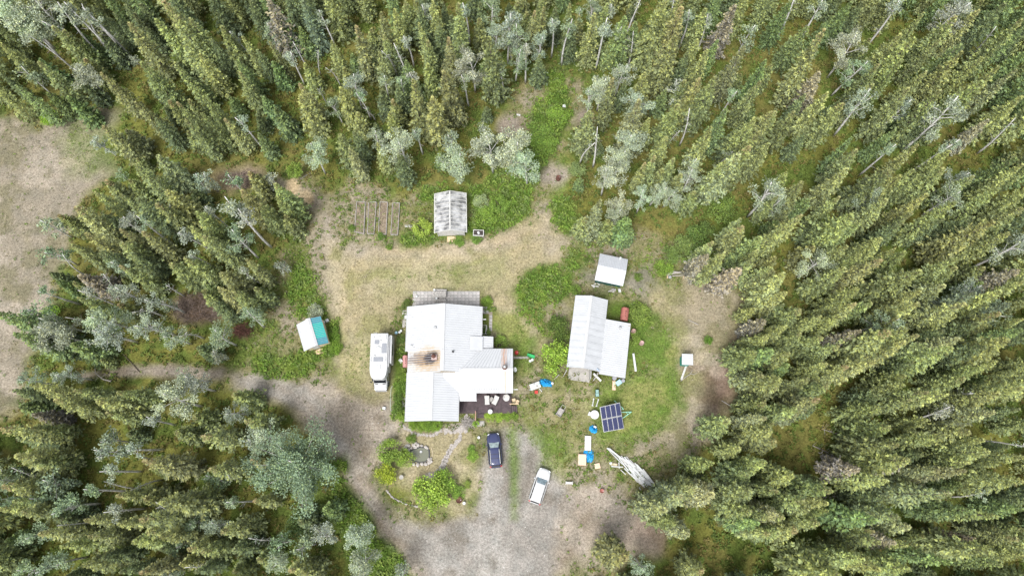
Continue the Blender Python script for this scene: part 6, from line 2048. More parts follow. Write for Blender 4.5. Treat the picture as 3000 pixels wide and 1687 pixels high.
TINTS = {'o': ((0.19, 0.235, 0.115), 0.4, 'olive'), 'y': ((0.23, 0.272, 0.128), 0.2, 'yellow green'), 't': ((0.215, 0.248, 0.122), 0.95, 'tan topped'), 'g': ((0.155, 0.222, 0.105), 0.1, 'fresh green'),
         'd': ((0.128, 0.17, 0.096), 0.15, 'dark green'), 'w': ((0.255, 0.25, 0.215), 0.15, 'grey'), 'b': ((0.15, 0.205, 0.15), 0.1, 'blue green'), 'p': ((0.225, 0.262, 0.155), 0.3, 'pale')}
SIZES = {'X': 16.5, 'L': 14.0, 'M': 10.8, 'S': 7.2, 'T': 4.6}
TILES = {
    'A': ((0, 0, 2.588), "1240,10,L,t 965,190,L,t 1215,140,M,y 1470,20,L,o 810,130,M,d 620,260,S,g 770,275,S,d 410,180,M,o 0,330,M,y 300,450,S,g 290,490,M,o 120,665,M,g 360,700,S,g 520,740,S,g 765,570,M,t 640,450,S,t 1355,490,M,o 1510,430,M,y 1790,560,M,o 1840,280,M,y 1550,720,M,y 1345,770,M,t 1270,770,S,t 1030,770,M,o 790,950,M,t 955,980,S,p 1395,890,M,o 1540,860,M,o 1700,890,M,t 1000,1265,M,o 1165,1190,M,p 800,1380,S,t 990,1370,S,o 0,560,M,d 860,100,M,d 700,50,M,d 1060,30,M,d 1640,190,M,o 1740,20,L,d 1900,10,M,d 1010,110,S,d 1900,1310,S,t 1440,760,S,o 1800,460,M,g 580,300,S,o 480,230,M,o 950,40,M,d 1300,120,L,o 1420,150,L,o 1600,300,M,d 1080,500,M,o 1220,420,M,d 560,560,S,d 470,560,M,d 1480,590,M,d 1180,900,M,d 1850,730,M,d"),
    'B': ((750, 0, 2.588), "190,150,S,g 330,210,S,g 350,10,M,b 530,20,L,d 740,200,L,t 570,310,M,y 680,520,S,y 920,110,M,o 860,20,M,d 970,270,M,o 920,395,M,o 1040,50,M,y 1130,10,M,o 1200,10,M,y 1270,180,M,y 1340,10,M,y 1300,310,M,o 1440,295,M,t 1510,30,L,o 1700,140,S,o 1810,300,L,o 1300,490,S,y 1460,515,L,t 1135,460,M,g 1165,640,L,y 1320,715,L,y 1070,640,M,d 1045,770,S,t 950,700,S,d 1020,870,S,y 960,860,S,d 770,860,S,y 630,650,M,y 320,700,L,y 340,620,M,t 60,740,S,g 160,820,S,g 20,1020,S,g 700,1100,M,p 630,1010,M,o 740,1000,M,d 920,1090,M,y 140,470,S,g 120,330,M,o 30,300,M,d 10,380,M,d 0,620,M,d 380,490,S,y 70,20,L,w 200,20,M,d 870,220,S,o 1420,20,M,d 1580,700,M,d 640,60,L,d 1240,60,L,d 1480,120,L,d 1650,60,M,d 1700,20,M,d 1590,330,M,d 1390,200,M,d 1900,60,L,d 1050,350,M,d 850,380,M,d 1220,620,M,d 1080,1180,M,d 1240,900,M,d 900,950,S,d"),
    'C': ((1500, 0, 2.588), "150,90,M,t 210,60,M,t 40,20,S,o 280,10,M,d 440,30,M,o 510,120,S,y 620,120,L,y 690,30,M,o 760,280,S,y 840,120,M,g 930,180,S,g 990,230,S,g 1160,10,L,y 1280,50,L,t 1240,250,L,y 900,10,M,d 1460,50,M,y 1410,300,M,y 1490,360,M,y 1560,280,M,g 1560,20,M,d 1690,40,L,w 1740,360,L,p 1550,570,L,o 1430,610,M,t 1310,620,S,o 1370,730,S,y 1230,800,M,o 1030,560,M,y 780,590,L,t 600,820,L,o 960,800,L,p 1040,900,M,y 1155,690,S,g 1170,1040,M,y 1530,940,L,y 1090,1200,M,t 1010,1240,M,t 1770,1100,L,t 1680,1180,L,p 1850,870,L,y 1880,620,L,o 1930,480,M,g 1230,1220,M,o 1150,1280,S,y 1280,1330,S,y 1930,1060,M,y 60,240,S,t 1060,60,M,d 1380,60,M,d 560,40,M,d 330,60,M,d 1840,80,L,d 1640,240,M,d 1330,400,M,d 1120,330,L,d 860,620,M,d 1480,760,M,d 1640,860,M,g 1740,960,M,d 1870,1200,L,d 450,220,M,d 100,420,M,d 210,420,M,d"),
    'D': ((2250, 0, 2.588), "280,200,M,g 470,240,X,t 1090,270,L,y 1030,230,L,y 1290,310,M,y 1420,130,M,t 1200,110,M,o 1600,430,L,y 1500,410,L,y 1600,60,M,t 850,490,M,t 1180,540,M,t 1890,530,L,p 1770,510,L,y 1930,150,L,o 1930,220,L,g 450,710,M,y 560,770,M,t 1930,730,L,y 1890,770,M,t 210,860,M,o 60,850,M,o 20,820,M,o 700,1130,M,o 650,1060,M,g 1120,1120,M,y 1390,1140,M,y 960,990,M,g 630,1270,L,y 150,1320,S,y 900,1290,L,o 1100,1300,M,y 1370,1280,M,o 1000,1330,M,y 1140,1330,M,o 1900,1170,L,g 1930,1250,L,y 720,20,M,d 880,20,L,d 1800,30,L,d 490,130,M,g 630,20,M,g 170,20,M,g 100,60,M,d 1550,1330,M,o 280,1400,M,t 1430,360,M,g 1010,480,L,o 1100,680,L,o 1350,700,L,o 1500,640,L,o 1620,640,L,o 1700,900,M,w 800,620,M,o 300,1000,M,d 1870,400,L,d 1650,250,M,d 1330,60,M,d 280,720,M,d 1500,120,L,d 420,560,M,w 1250,900,M,d 1750,1080,M,d"),
    'E': ((0, 560, 2.588), "440,180,S,t 550,130,M,t 720,10,M,o 900,10,L,o 1260,10,M,y 1195,75,M,t 1080,330,M,t 890,290,M,t 640,340,M,t 520,400,M,o 920,420,M,o 1490,160,M,y 1430,260,M,y 1430,520,M,t 1290,550,M,o 1690,600,M,t 1870,540,M,t 930,590,M,t 910,870,S,t 1660,750,M,t 1540,760,S,o 110,1100,M,g 560,800,M,o 430,690,S,g 540,1160,S,g 1840,20,M,t 1040,60,L,d 1340,120,M,d 760,460,M,d 780,180,M,d 1560,330,M,o 1000,470,M,d 620,640,S,w 1500,640,M,d 1300,200,M,d 1620,850,M,d 320,1090,S,d 1270,900,S,d 1500,1180,S,d"),
    'F': ((2250, 560, 2.588), "230,170,L,t 660,150,L,y 690,230,M,o 1250,20,X,y 1460,70,L,y 1760,10,L,y 1890,90,L,y 1930,130,L,o 920,70,M,o 560,20,M,o 1670,245,L,y 1810,310,M,y 860,360,M,y 610,400,M,t 840,490,L,t 960,440,M,y 1030,480,M,y 720,490,M,o 560,600,M,y 1130,580,L,y 1410,530,M,o 1430,580,M,o 1640,570,S,o 180,630,L,y 150,750,M,y 20,560,M,y 720,740,L,y 770,830,M,o 660,860,M,t 1350,700,M,p 1130,740,M,y 1150,820,L,y 1450,830,L,t 1770,800,L,y 1560,770,M,b 1930,690,M,y 240,880,M,o 400,950,M,y 560,950,M,y 150,1000,M,y 250,1080,M,o 1430,920,M,y 1750,970,L,t 1930,970,M,y 1160,1090,M,o 1080,1090,L,y 930,1070,L,t 1040,1150,L,y 1450,1100,L,p 410,1110,M,o 550,1140,M,o 1210,1180,M,p 1860,1150,L,y 1420,1230,L,y 790,1270,L,y 600,1330,M,t 440,1310,M,y 160,1240,M,t 50,1200,M,g 1730,1290,M,y 1600,1330,M,y 1040,1400,M,y 1490,1420,M,o 90,1400,M,y 1930,1050,M,g 1870,860,M,b 1610,700,S,g 340,430,S,y 70,40,M,o 430,80,L,d 800,120,L,d 1080,160,L,o 1330,210,L,d 1560,200,L,d 1280,400,M,w 1480,330,M,d 1000,260,L,d 420,250,M,d 1900,600,M,w 560,300,M,d 930,620,L,d 700,640,M,d 870,900,L,d 1260,960,L,d 1000,980,M,o 1600,1000,L,d 1330,1060,L,d 700,1060,M,w 300,1180,M,d 820,1180,L,d 1100,1300,M,d 1650,1180,L,d 1290,1380,M,d 960,1340,L,d 120,860,M,d 460,720,M,d 1760,450,L,d 1830,200,L,d"),
    'G': ((0, 1120, 2.556), "210,50,M,y 390,150,M,t 690,130,L,t 900,60,M,t 0,350,L,t 240,340,M,o 380,370,M,d 90,590,M,y 220,580,M,o 1480,380,M,t 1310,370,S,o 1460,250,S,o 1820,260,M,t 1060,640,L,t 1600,650,M,t 1900,580,S,t 20,780,M,t 870,850,M,t 1100,870,S,o 1900,890,M,t 1000,1050,X,t 1190,950,L,y 1340,880,M,y 610,1060,M,t 880,1070,M,y 1690,1100,M,t 300,1160,M,t 660,1190,M,t 1410,1250,M,t 580,1380,M,y 1040,1410,M,t 1350,1360,S,y 0,950,M,y 120,900,M,o 1000,1190,M,y 2170,1410,M,t 2280,1430,S,y 1760,100,S,o 100,60,M,d 0,220,M,d 2440,970,S,g 900,1420,M,d 1460,1420,M,d 1600,1250,M,d 560,60,M,o 800,230,M,o 260,250,S,w 130,420,M,d 0,680,M,d 180,960,M,o 420,1000,S,d 1080,1100,M,o 1200,1250,M,d 1480,900,M,d 760,1320,M,d 1900,1320,M,d 1750,1250,M,d 2130,1100,S,d 2250,1050,S,d 150,170,S,g 480,1230,M,o 1180,1170,M,y 1520,1270,M,o"),
    'H': ((2000, 1120, 2.556), "1060,110,L,t 840,180,M,y 600,240,M,p 870,240,S,p 600,150,S,o 630,360,M,y 690,430,S,o 430,490,M,y 190,600,M,y 230,830,M,p 180,760,S,o 640,620,L,y 510,710,M,o 790,710,M,y 850,700,M,y 530,820,M,o 730,800,M,o 1070,790,L,o 1060,880,M,y 1080,970,S,y 760,970,M,o 940,980,M,p 700,1010,M,p 1020,1040,M,o 850,1110,M,t 730,1140,M,o 1660,580,L,y 1610,640,M,y 1510,730,L,y 1480,1040,L,g 1650,980,L,p 1670,1080,M,p 1400,1130,M,t 1490,1180,L,o 1980,80,L,y 1640,10,M,y 2330,220,L,p 2540,40,L,y 2370,100,L,y 2200,120,M,y 2120,330,L,t 1950,420,L,y 1830,280,M,y 2310,500,L,y 2260,430,M,y 2160,580,M,y 1920,660,M,p 2100,690,M,p 1750,730,M,o 2020,860,X,p 2320,990,X,y 2550,950,M,g 2540,740,L,y 2550,560,L,y 2350,1280,L,y 2030,1350,L,g 1680,1230,M,y 1480,1340,L,y 1700,1430,L,y 1190,1430,X,y 870,1260,M,d 180,1310,M,o 150,1420,M,t 100,1210,M,o 40,1100,M,p 2370,1360,M,o 2500,1150,M,o 2550,1300,M,y 2520,200,M,d 950,10,M,o 1100,30,M,o 700,10,S,o 1590,1200,M,w 2080,760,S,g 1560,330,L,o 1620,440,L,o 1800,540,M,d 1700,620,L,w 1880,780,L,d 1350,640,M,w 1300,900,M,d 1540,860,L,d 2150,980,L,g 2420,860,M,d 2200,1200,M,w 1960,1240,M,d 1260,1250,L,o 1360,1380,L,y 620,700,M,d 620,880,M,d 880,900,M,o 480,950,M,o 560,1080,M,g 990,1330,L,d 1080,1370,L,o 2450,480,M,d 2000,600,M,d 1450,200,M,o 1700,130,M,o 1480,100,M,d 1780,60,L,o 2050,1100,M,d 350,310,M,o"),
    'I': ((600, 480, 2.7875), "380,80,L,t 300,215,M,t 560,150,L,o 650,420,S,o 130,1030,M,t 350,790,M,t 140,870,S,t 410,1030,S,o 600,250,M,o 450,330,M,o 240,1050,M,o"),
    'J': ((1700, 380, 3.22), "700,270,M,t 600,320,M,y 800,60,M,y 780,370,S,y 880,290,M,o 950,440,S,y 1240,20,L,y 1570,150,L,t 1340,270,L,y 1650,20,L,o 1780,100,L,y 170,690,L,p 60,830,S,o 1520,830,M,p 1550,930,M,t 1280,1040,M,t 1680,1050,M,o 1690,1150,M,y 1820,1270,M,p 1840,1200,S,y 1925,870,L,y 430,840,S,g 480,950,T,g 1500,1280,M,w 1080,600,S,o 420,680,S,o 270,870,S,o 1330,1180,M,o 1200,1180,M,w 1600,1220,M,o"),
    'K': ((1950, 780, 3.6225), "1140,20,M,p 1350,80,L,y 1310,240,M,y 1420,430,L,y 940,440,S,y 1300,600,L,y 1040,580,S,w 1080,750,M,y 1440,700,M,o 1310,920,L,t 1180,870,M,o 960,870,M,o 1300,1040,S,g 1220,1130,M,y 1040,1420,S,g 1000,1150,S,p"),
    'L': ((1700, 1300, 3.7436), "1740,50,M,p 1390,200,M,p 1880,360,M,y 2050,250,L,y 1900,520,M,y 1470,540,L,p 1100,640,L,p 900,730,L,p 1180,940,L,p 1000,840,M,y 1380,1220,L,y 1340,1400,L,t 480,1310,L,t 2040,780,M,o 2050,950,M,o 1250,500,M,o 1150,1250,M,o"),
}
GAPS = [(2390, 1285, 100, 80), (2050, 1590, 80, 100), (2330, 1590, 50, 40), (350, 1310, 75, 62), (615, 1433, 45, 28), (948, 77, 35, 40), (925, 205, 55, 42), (845, 330, 30, 65), (620, 480, 75, 36), (425, 230, 42, 60),
        (618, 58, 38, 38), (2670, 770, 62, 28), (2375, 885, 52, 22), (2490, 955, 42, 26), (2890, 455, 42, 32), (2490, 385, 38, 22), (2515, 60, 22, 36), (2135, 320, 28, 50), (2090, 440, 18, 28), (1040, 345, 25, 30),
        (560, 640, 35, 60), (730, 620, 25, 40), (250, 1090, 60, 25), (2240, 880, 25, 40), (2880, 640, 30, 20), (2620, 1490, 45, 20), (2700, 1610, 50, 20)]
TREE_Z = {'X': 0.98, 'L': 0.98, 'M': 0.98, 'S': 0.98, 'T': 0.9}
trees = []          # (tip u, tip v, size, tint, base x, base y, height)
for key, (R, txt) in TILES.items():
    for tok in txt.split():
        a = tok.split(',')
        u = R[0] + float(a[0]) / R[2]
        v = R[1] + float(a[1]) / R[2]
        if any((u - q[0]) ** 2 + (v - q[1]) ** 2 < (13 if a[3] == 'd' else 11) ** 2 for q in trees):
            continue
        hgt = SIZES[a[2]] * random.uniform(0.85, 1.12)
        if a[3] == 'd' and a[2] != 'S':
            hgt *= 0.8
        x, y = G(u, v, hgt)
        trees.append((u, v, a[2], a[3], x, y, hgt))

_keep = random.Random(5)
trees = [t for t in trees if not (t[3] == 'd' and _keep.random() < (0.5 if t[0] > 1900 else 0.3))]
trees = [t for t in trees if not (t[3] in 'dow' and any(((project(t[4], t[5], t[6] * f)[0] - a) / c) ** 2 + ((project(t[4], t[5], t[6] * f)[1] - b) / d) ** 2 < 1 for a, b, c, d in GAPS for f in (0.25, 0.55)))]
ORD = 'zeroth first second third fourth fifth sixth seventh eighth ninth tenth eleventh twelfth thirteenth fourteenth fifteenth sixteenth seventeenth eighteenth nineteenth twentieth'.split()


def zone(u, v):
    cols = [(300, 'by the left edge'), (640, 'left'), (960, 'above or beside the raised beds side'), (1290, 'behind the raised beds'), (1560, 'behind the greenhouse'), (1880, 'right of the greenhouse'), (2160, 'right of the clearing'),
            (2450, 'right'), (2750, 'far right'), (9999, 'by the right edge')]
    rows = [(180, 'top edge'), (400, 'upper wood'), (640, 'upper middle wood'), (900, 'middle wood'), (1120, 'lower middle wood'), (1400, 'lower wood'), (9999, 'bottom edge')]
    c = next(n for m, n in cols if u < m)
    r = next(n for m, n in rows if v < m)
    if c == 'above or beside the raised beds side':
        c = 'left of the yard'
    return c, r


def in_gap(u, v):
    return any(((u - a) / c) ** 2 + ((v - b) / d) ** 2 < 1 for a, b, c, d in GAPS)


def label_all(items, noun):
    """items: list of (u, v, phrase, objects); every label names look, zone and rank from the left inside that zone"""
    by = {}
    for it in items:
        by.setdefault((it[2], zone(it[0], it[1])), []).append(it)
    for (ph, (c, r)), lst in by.items():
        lst.sort(key=lambda q: q[0])
        for k, it in enumerate(lst):
            rank = '' if len(lst) == 1 else (', ' + (ORD[k + 1] if k + 1 < len(ORD) else 'last') + ' from left')
            yield it, f'{ph} {noun} {c}, {r}{rank}'


def make_tree(name, trunk, crown, x, y, s, sx, rz, color, group, cat, lean=(0, 0)):
    t = bpy.data.objects.new(name, None)
    t.empty_display_size = 0.3
    C.objects.link(t)
    t.location = (x, y, 0)
    t.rotation_euler = (lean[0], lean[1], rz)
    t.scale = (sx, sx, s)
    t['group'] = group
    t['category'] = cat
    a = bpy.data.objects.new('trunk', trunk)
    C.objects.link(a)
    a.parent = t
    if crown is not None:
        b = bpy.data.objects.new('crown', crown)
        C.objects.link(b)
        b.parent = t
        b.color = color
    return t


def jitter(c, a=0.12):
    f = 1 + random.uniform(-a, a)
    return [max(0.01, q * f * (1 + random.uniform(-0.05, 0.05))) for q in c]


big = [t for t in trees if t[2] not in 'ST']
small = [t for t in trees if t[2] in 'ST']
big.sort(key=lambda t: -t[6] * (0.55 if t[3] == 'd' else 1.0) + (6 if not (10 < t[0] < 2990 and 5 < t[1] < 1680) else 0))
KEEP = 296
rest = big[KEEP:]
big = big[:KEEP]
items = []
SZ = {'X': 'very tall', 'L': 'tall', 'M': 'mid sized', 'S': 'young', 'T': 'tiny'}
for i, (u, v, sz, ti, x, y, hg) in enumerate(big):
    col, cone, word = TINTS[ti]
    s = hg / SPRUCE_H
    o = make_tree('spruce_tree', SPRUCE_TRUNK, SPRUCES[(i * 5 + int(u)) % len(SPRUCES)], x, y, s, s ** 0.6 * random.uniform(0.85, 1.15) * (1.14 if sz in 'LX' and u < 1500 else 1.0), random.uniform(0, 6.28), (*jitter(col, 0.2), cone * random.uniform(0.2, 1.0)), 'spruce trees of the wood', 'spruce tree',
                  (random.uniform(-0.05, 0.05), random.uniform(-0.05, 0.05)))
    items.append((u, v, f'{SZ[sz]} {word}', o))
for it, lab in label_all(items, 'spruce'):
    it[3]['label'] = lab
items = []
for i, (u, v, sz, ti, x, y, hg) in enumerate(small):
    col, cone, word = TINTS[ti]
    s = hg / 6.0
    o = make_tree('young_spruce', YOUNG_TRUNK, YOUNGS[i % 4], x, y, s, s ** 0.6 * random.uniform(0.9, 1.1), random.uniform(0, 6.28), (*jitter(col), cone), 'young spruces of the wood', 'young spruce',
                  (random.uniform(-0.03, 0.03), random.uniform(-0.03, 0.03)))
    items.append((u, v, f'small {word}', o))
for it, lab in label_all(items, 'young spruce'):
    it[3]['label'] = lab

# birches and aspens: crown centre in the tile, kind, height, optional tint
BT = {
    'A': ((0, 0, 2.588), "120,90,E,13 190,190,E,12 300,50,E,13 640,560,E,9 1790,250,B,9 1020,450,C,3 1830,900,B,10 790,1110,C,6 250,600,C,7 700,110,B,12 1520,1390,C,6 920,1320,C,4 1780,1390,C,6 450,100,B,13 560,80,B,13 450,160,D,11 600,150,D,11 730,160,D,10 350,330,D,9"),
    'B': ((750, 0, 2.588), "510,130,B,10 110,260,A,8 245,410,B,9 730,640,A,9 800,720,B,8 590,790,A,8 950,600,B,9 1090,600,B,8 1150,280,B,9 1200,560,B,8 1420,620,B,9 1650,500,E,10 1590,590,B,9 1600,70,B,10 1780,50,A,11 1810,250,A,9 1910,230,A,12 1020,380,D,9 1110,430,D,9 860,800,D,6 470,650,D,6 330,400,D,7 430,430,D,6 580,500,D,7 1870,520,B,9 440,1170,E,9 1110,1120,E,10 900,1060,A,8 1215,980,B,9 1490,1080,C,7 1530,1220,E,10 1790,1120,E,12 1290,50,B,10"),
    'C': ((1500, 0, 2.588), "0,230,A,11 40,300,A,10 210,320,A,10 110,380,B,10 30,440,A,9 330,150,B,10 410,190,B,11 620,60,A,8 510,70,B,8 700,200,B,12 790,220,B,10 830,350,C,6 760,30,B,10 920,60,D,11 1240,40,D,11 1370,110,B,10 1500,160,B,9 1770,290,C,8 1240,700,C,7 1680,690,B,8 690,650,E,10 830,540,A,9 960,770,E,9 870,1060,E,10 830,1180,E,9 720,1350,E,9 1350,1270,A,8 1640,1140,B,8 1140,1430,A,7 40,1130,E,12 550,1080,D,9 660,1080,D,10 120,1240,E,10 930,330,D,7 1250,960,D,8 1360,930,D,9 1640,560,D,8 600,720,A,8"),
    'D': ((2250, 0, 2.588), "430,40,B,12 240,0,D,12 1010,40,B,12 1400,90,A,13 620,380,E,11 650,530,A,10 710,800,A,12 990,840,A,10 1330,890,A,14 1370,1090,B,12 920,1130,B,10 1900,940,D,12 1420,1350,A,9 1750,230,D,10 1470,50,A,10"),
    'E': ((0, 560, 2.588), "420,280,C,7 430,480,C,8 960,250,A,8 1080,240,B,10 1380,290,B,10 1590,150,B,9 1730,110,B,14 1810,380,A,10 1450,460,B,9 910,560,B,10 320,740,B,10 650,760,B,9 860,720,B,8 970,780,A,9 1140,790,B,11 1260,870,C,5 290,920,C,8 420,990,A,9 430,1080,E,11 800,960,E,11 1130,1010,A,10 780,1050,A,12 1290,1090,A,9 1640,1100,A,9 1390,1040,D,8 520,1390,A,7 1440,1400,A,8 200,1420,A,8 1640,1250,C,5 620,950,D,8 1060,860,D,8 1240,130,D,8 760,700,D,8 480,560,D,7 1230,700,D,8 1490,330,B,8"),
    'F': ((2250, 560, 2.588), "40,90,A,8 350,560,E,9 1400,30,A,11 1890,420,A,13 860,990,A,11 1690,930,A,10 1540,790,A,10 760,30,A,9"),
    'G': ((0, 1120, 2.556), "1450,20,A,9 1320,140,E,11 1120,290,B,8 1740,210,A,8 860,430,C,7 830,520,C,7 970,480,B,10 810,660,B,9 420,770,C,9 380,880,C,8 500,920,A,10 680,820,B,9 40,730,A,9 30,850,A,8 250,1130,A,9 400,1350,A,10 180,1430,A,8 1620,730,C,7 1750,900,B,9 1430,1050,A,8 1600,1080,A,8 1370,1190,C,7 840,960,B,9 1250,1420,A,7 1900,470,C,8 2110,1190,C,7 2060,1340,A,8 2300,1230,C,7 2400,1160,A,8 700,535,D,7 1050,735,D,7 1180,980,D,8 1660,720,D,7 850,790,D,6 1950,1200,D,7 980,560,D,6 130,720,D,8 560,1060,D,8 1500,1400,D,8"),
    'H': ((2000, 1120, 2.556), "1960,240,B,11 2280,860,B,9 2200,60,D,11 2480,420,D,9"),
    'I': ((600, 480, 2.7875), "230,150,A,7 560,130,C,5 300,640,A,7 300,450,B,13 220,350,B,11 640,850,C,4 300,860,B,8 370,1260,A,8 20,150,C,6"),
    'J': ((1700, 380, 3.22), "350,700,E,7 320,810,A,7 590,650,A,7 720,590,A,7 850,600,A,7 1050,330,A,9 1030,470,A,8 1800,580,A,13 890,680,C,5"),
    'L': ((1700, 1300, 3.7436), "690,1310,A,8"),
    'M': ((750, 1200, 2.976), "870,1100,E,8 930,1310,E,8 1290,1430,C,6 120,230,E,9"),
}
births = []
for key, (R, txt) in BT.items():
    for tok in txt.split():
        a = tok.split(',')
        u, v = R[0] + float(a[0]) / R[2], R[1] + float(a[1]) / R[2]
        hg = float(a[3]) * random.uniform(0.95, 1.05)
        kd = a[2]
        if any((u - q[0]) ** 2 + (v - q[1]) ** 2 < 11 ** 2 for q in births):
            continue
        zc = hg * {'A': 0.72, 'B': 0.88, 'C': 0.6, 'D': 0.8, 'E': 0.7}[kd]
        x, y = G(u, v, zc)
        births.append((u, v, kd, hg, x, y))
items = []
BW = {'A': 'full crowned pale', 'B': 'slender pale tufted', 'C': 'low bushy pale', 'D': 'nearly bare white', 'E': 'broad near-white'}
for i, (u, v, kd, hg, x, y) in enumerate(births):
    tr, cr = BIRCH[kd][i % len(BIRCH[kd])]
    H0 = {'A': 11, 'B': 10, 'C': 6, 'D': 10, 'E': 11}[kd]
    s = hg / H0
    col = random.choice([(0.31, 0.385, 0.265), (0.34, 0.4, 0.295), (0.28, 0.365, 0.225), (0.35, 0.405, 0.315)])
    if kd == 'C' and random.random() < 0.3:
        col = (0.25, 0.34, 0.2)
    # white flowering ones right of the small clearing
    if (1690 < u < 2080 and 180 < v < 640) or kd == 'E':
        col = (0.41, 0.475, 0.34)
    o = make_tree('birch_tree', tr, cr, x, y, s, s ** 0.75, random.uniform(0, 6.28), (*jitter(col, 0.07), 0.0), 'pale birches among the spruces', 'birch tree')
    items.append((u, v, BW[kd], o))
for it, lab in label_all(items, 'birch'):
    it[3]['label'] = lab
# the big cottonwood left of the drive
x, y = P((750, 1200, 2.976), 390, 500, 8)
o = make_tree('cottonwood_tree', COTTON[0], COTTON[1], x, y, 0.95, 1.0, 0.6, (0.225, 0.31, 0.195, 0.0), 'large cottonwood', 'tree')
o['label'] = 'very broad silvery cottonwood crown overhanging the bend of the drive'

# the rest of the wood past the limit, and the wood beyond the frame: one mass
occ = np.array([(t[4], t[5]) for t in trees] + [(b[4], b[5]) for b in births])
mass = [(x, y, hg, ti) for (u, v, sz, ti, x, y, hg) in rest]
gen = random.Random(11)
yy = -48.0
while yy < 118:
    xx = -128.0
    while xx < 128:
        px, py = xx + gen.uniform(-1.4, 1.4), yy + gen.uniform(-1.4, 1.4)
        xx += 3.9
        if cls_at('forest', px, py) < 0.7:
            continue
        hg = gen.uniform(8, 15)
        bu, bv = project(px, py, 0.0)
        tu, tv = project(px, py, hg)
        if 0 < tu < 3000 and 0 < tv < 1687:
            continue
        if len(occ) and np.min(np.hypot(occ[:, 0] - px, occ[:, 1] - py)) < 2.3:
            continue
        if 1160 < bu < 1850 and bv > 1500:
            continue
        if bu < 150 and 560 < bv < 1280:
            continue
        mass.append((px, py, hg, gen.choice('ooyydtg')))
    yy += 3.9
# small gaps inside the frame get dark young growth
gaps = []
for k in range(2600):
    bu, bv = gen.uniform(-40, 3040), gen.uniform(-40, 1720)
    px, py = G(bu, bv, 0)
    if cls_at('forest', px, py) < 0.8 or np.min(np.hypot(occ[:, 0] - px, occ[:, 1] - py)) < 1.75:
        continue
    if (2360 < bu < 2520 and 1130 < bv < 1360) or (2230 < bu < 2420 and 1560 < bv < 1687) or (880 < bu < 960 and 180 < bv < 300) or (2040 < bu < 2200 and 1500 < bv < 1687) or (250 < bu < 420 and 1280 < bv < 1420):
        continue
    if in_gap(bu, bv):
        continue
    if gaps and min((px - q[0]) ** 2 + (py - q[1]) ** 2 for q in gaps) < 2.3 ** 2:
        continue
    if len(gaps) > 110:
        break
    gaps.append((px, py, gen.uniform(3.0, 6.5), gen.choice('ddogog')))


def joined_trees(name, lst, variants, H0, r_exp, seed):
    g = np.random.default_rng(seed)
    cos, tones, n0 = [], [], 0
    cols = []
    for i, (x, y, hg, ti) in enumerate(lst):
        me = variants[i % len(variants)]
        nv = len(me.vertices)
        co = np.empty(nv * 3, np.float32)
        me.vertices.foreach_get('co', co)
        co = co.reshape(-1, 3)
        tn = np.empty(nv * 4, np.float32)
        me.attributes['tone'].data.foreach_get('color', tn)
        tn = tn.reshape(-1, 4)
        s = hg / H0
        a = g.uniform(0, 6.28)
        c, q = math.cos(a), math.sin(a)
        sx = s ** r_exp * g.uniform(0.9, 1.1)
        cos.append(np.stack([(co[:, 0] * c - co[:, 1] * q) * sx + x, (co[:, 0] * q + co[:, 1] * c) * sx + y, co[:, 2] * s], 1))
        base, cone, _ = TINTS[ti]
        base = np.array(base) * g.uniform(0.9, 1.1)
        t = (0.42 + 1.38 * tn[:, :1])
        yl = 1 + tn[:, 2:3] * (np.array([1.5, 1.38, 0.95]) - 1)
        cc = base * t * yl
        f = tn[:, 1:2] * cone
        cols.append(cc * (1 - f) + np.array([0.4, 0.31, 0.16]) * f)
    co = np.concatenate(cos)
    cl = np.concatenate(cols)
    me = numesh(name, co, np.arange(len(co)).reshape(-1, 4))
    at = me.attributes.new('col', 'FLOAT_COLOR', 'POINT')
    at.data.foreach_set('color', np.concatenate([cl, np.ones((len(cl), 1))], 1).astype(np.float32).ravel())
    me.materials.append(M_PLANT)
    o = bpy.data.objects.new(name, me)
    C.objects.link(o)
    return stuff(o)


near = [m for m in mass if -40 < project(m[0], m[1], m[2] * 0.5)[0] < 3040 and -40 < project(m[0], m[1], m[2] * 0.5)[1] < 1727]
far = [m for m in mass if m not in near]
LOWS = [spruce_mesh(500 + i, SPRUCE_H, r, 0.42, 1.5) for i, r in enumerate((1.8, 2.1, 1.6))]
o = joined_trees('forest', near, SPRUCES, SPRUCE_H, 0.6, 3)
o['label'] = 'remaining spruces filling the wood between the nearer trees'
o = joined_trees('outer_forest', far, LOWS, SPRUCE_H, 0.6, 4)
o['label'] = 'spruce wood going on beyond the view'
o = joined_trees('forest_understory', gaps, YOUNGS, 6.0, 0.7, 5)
o['label'] = 'low dark young growth between the trunks'

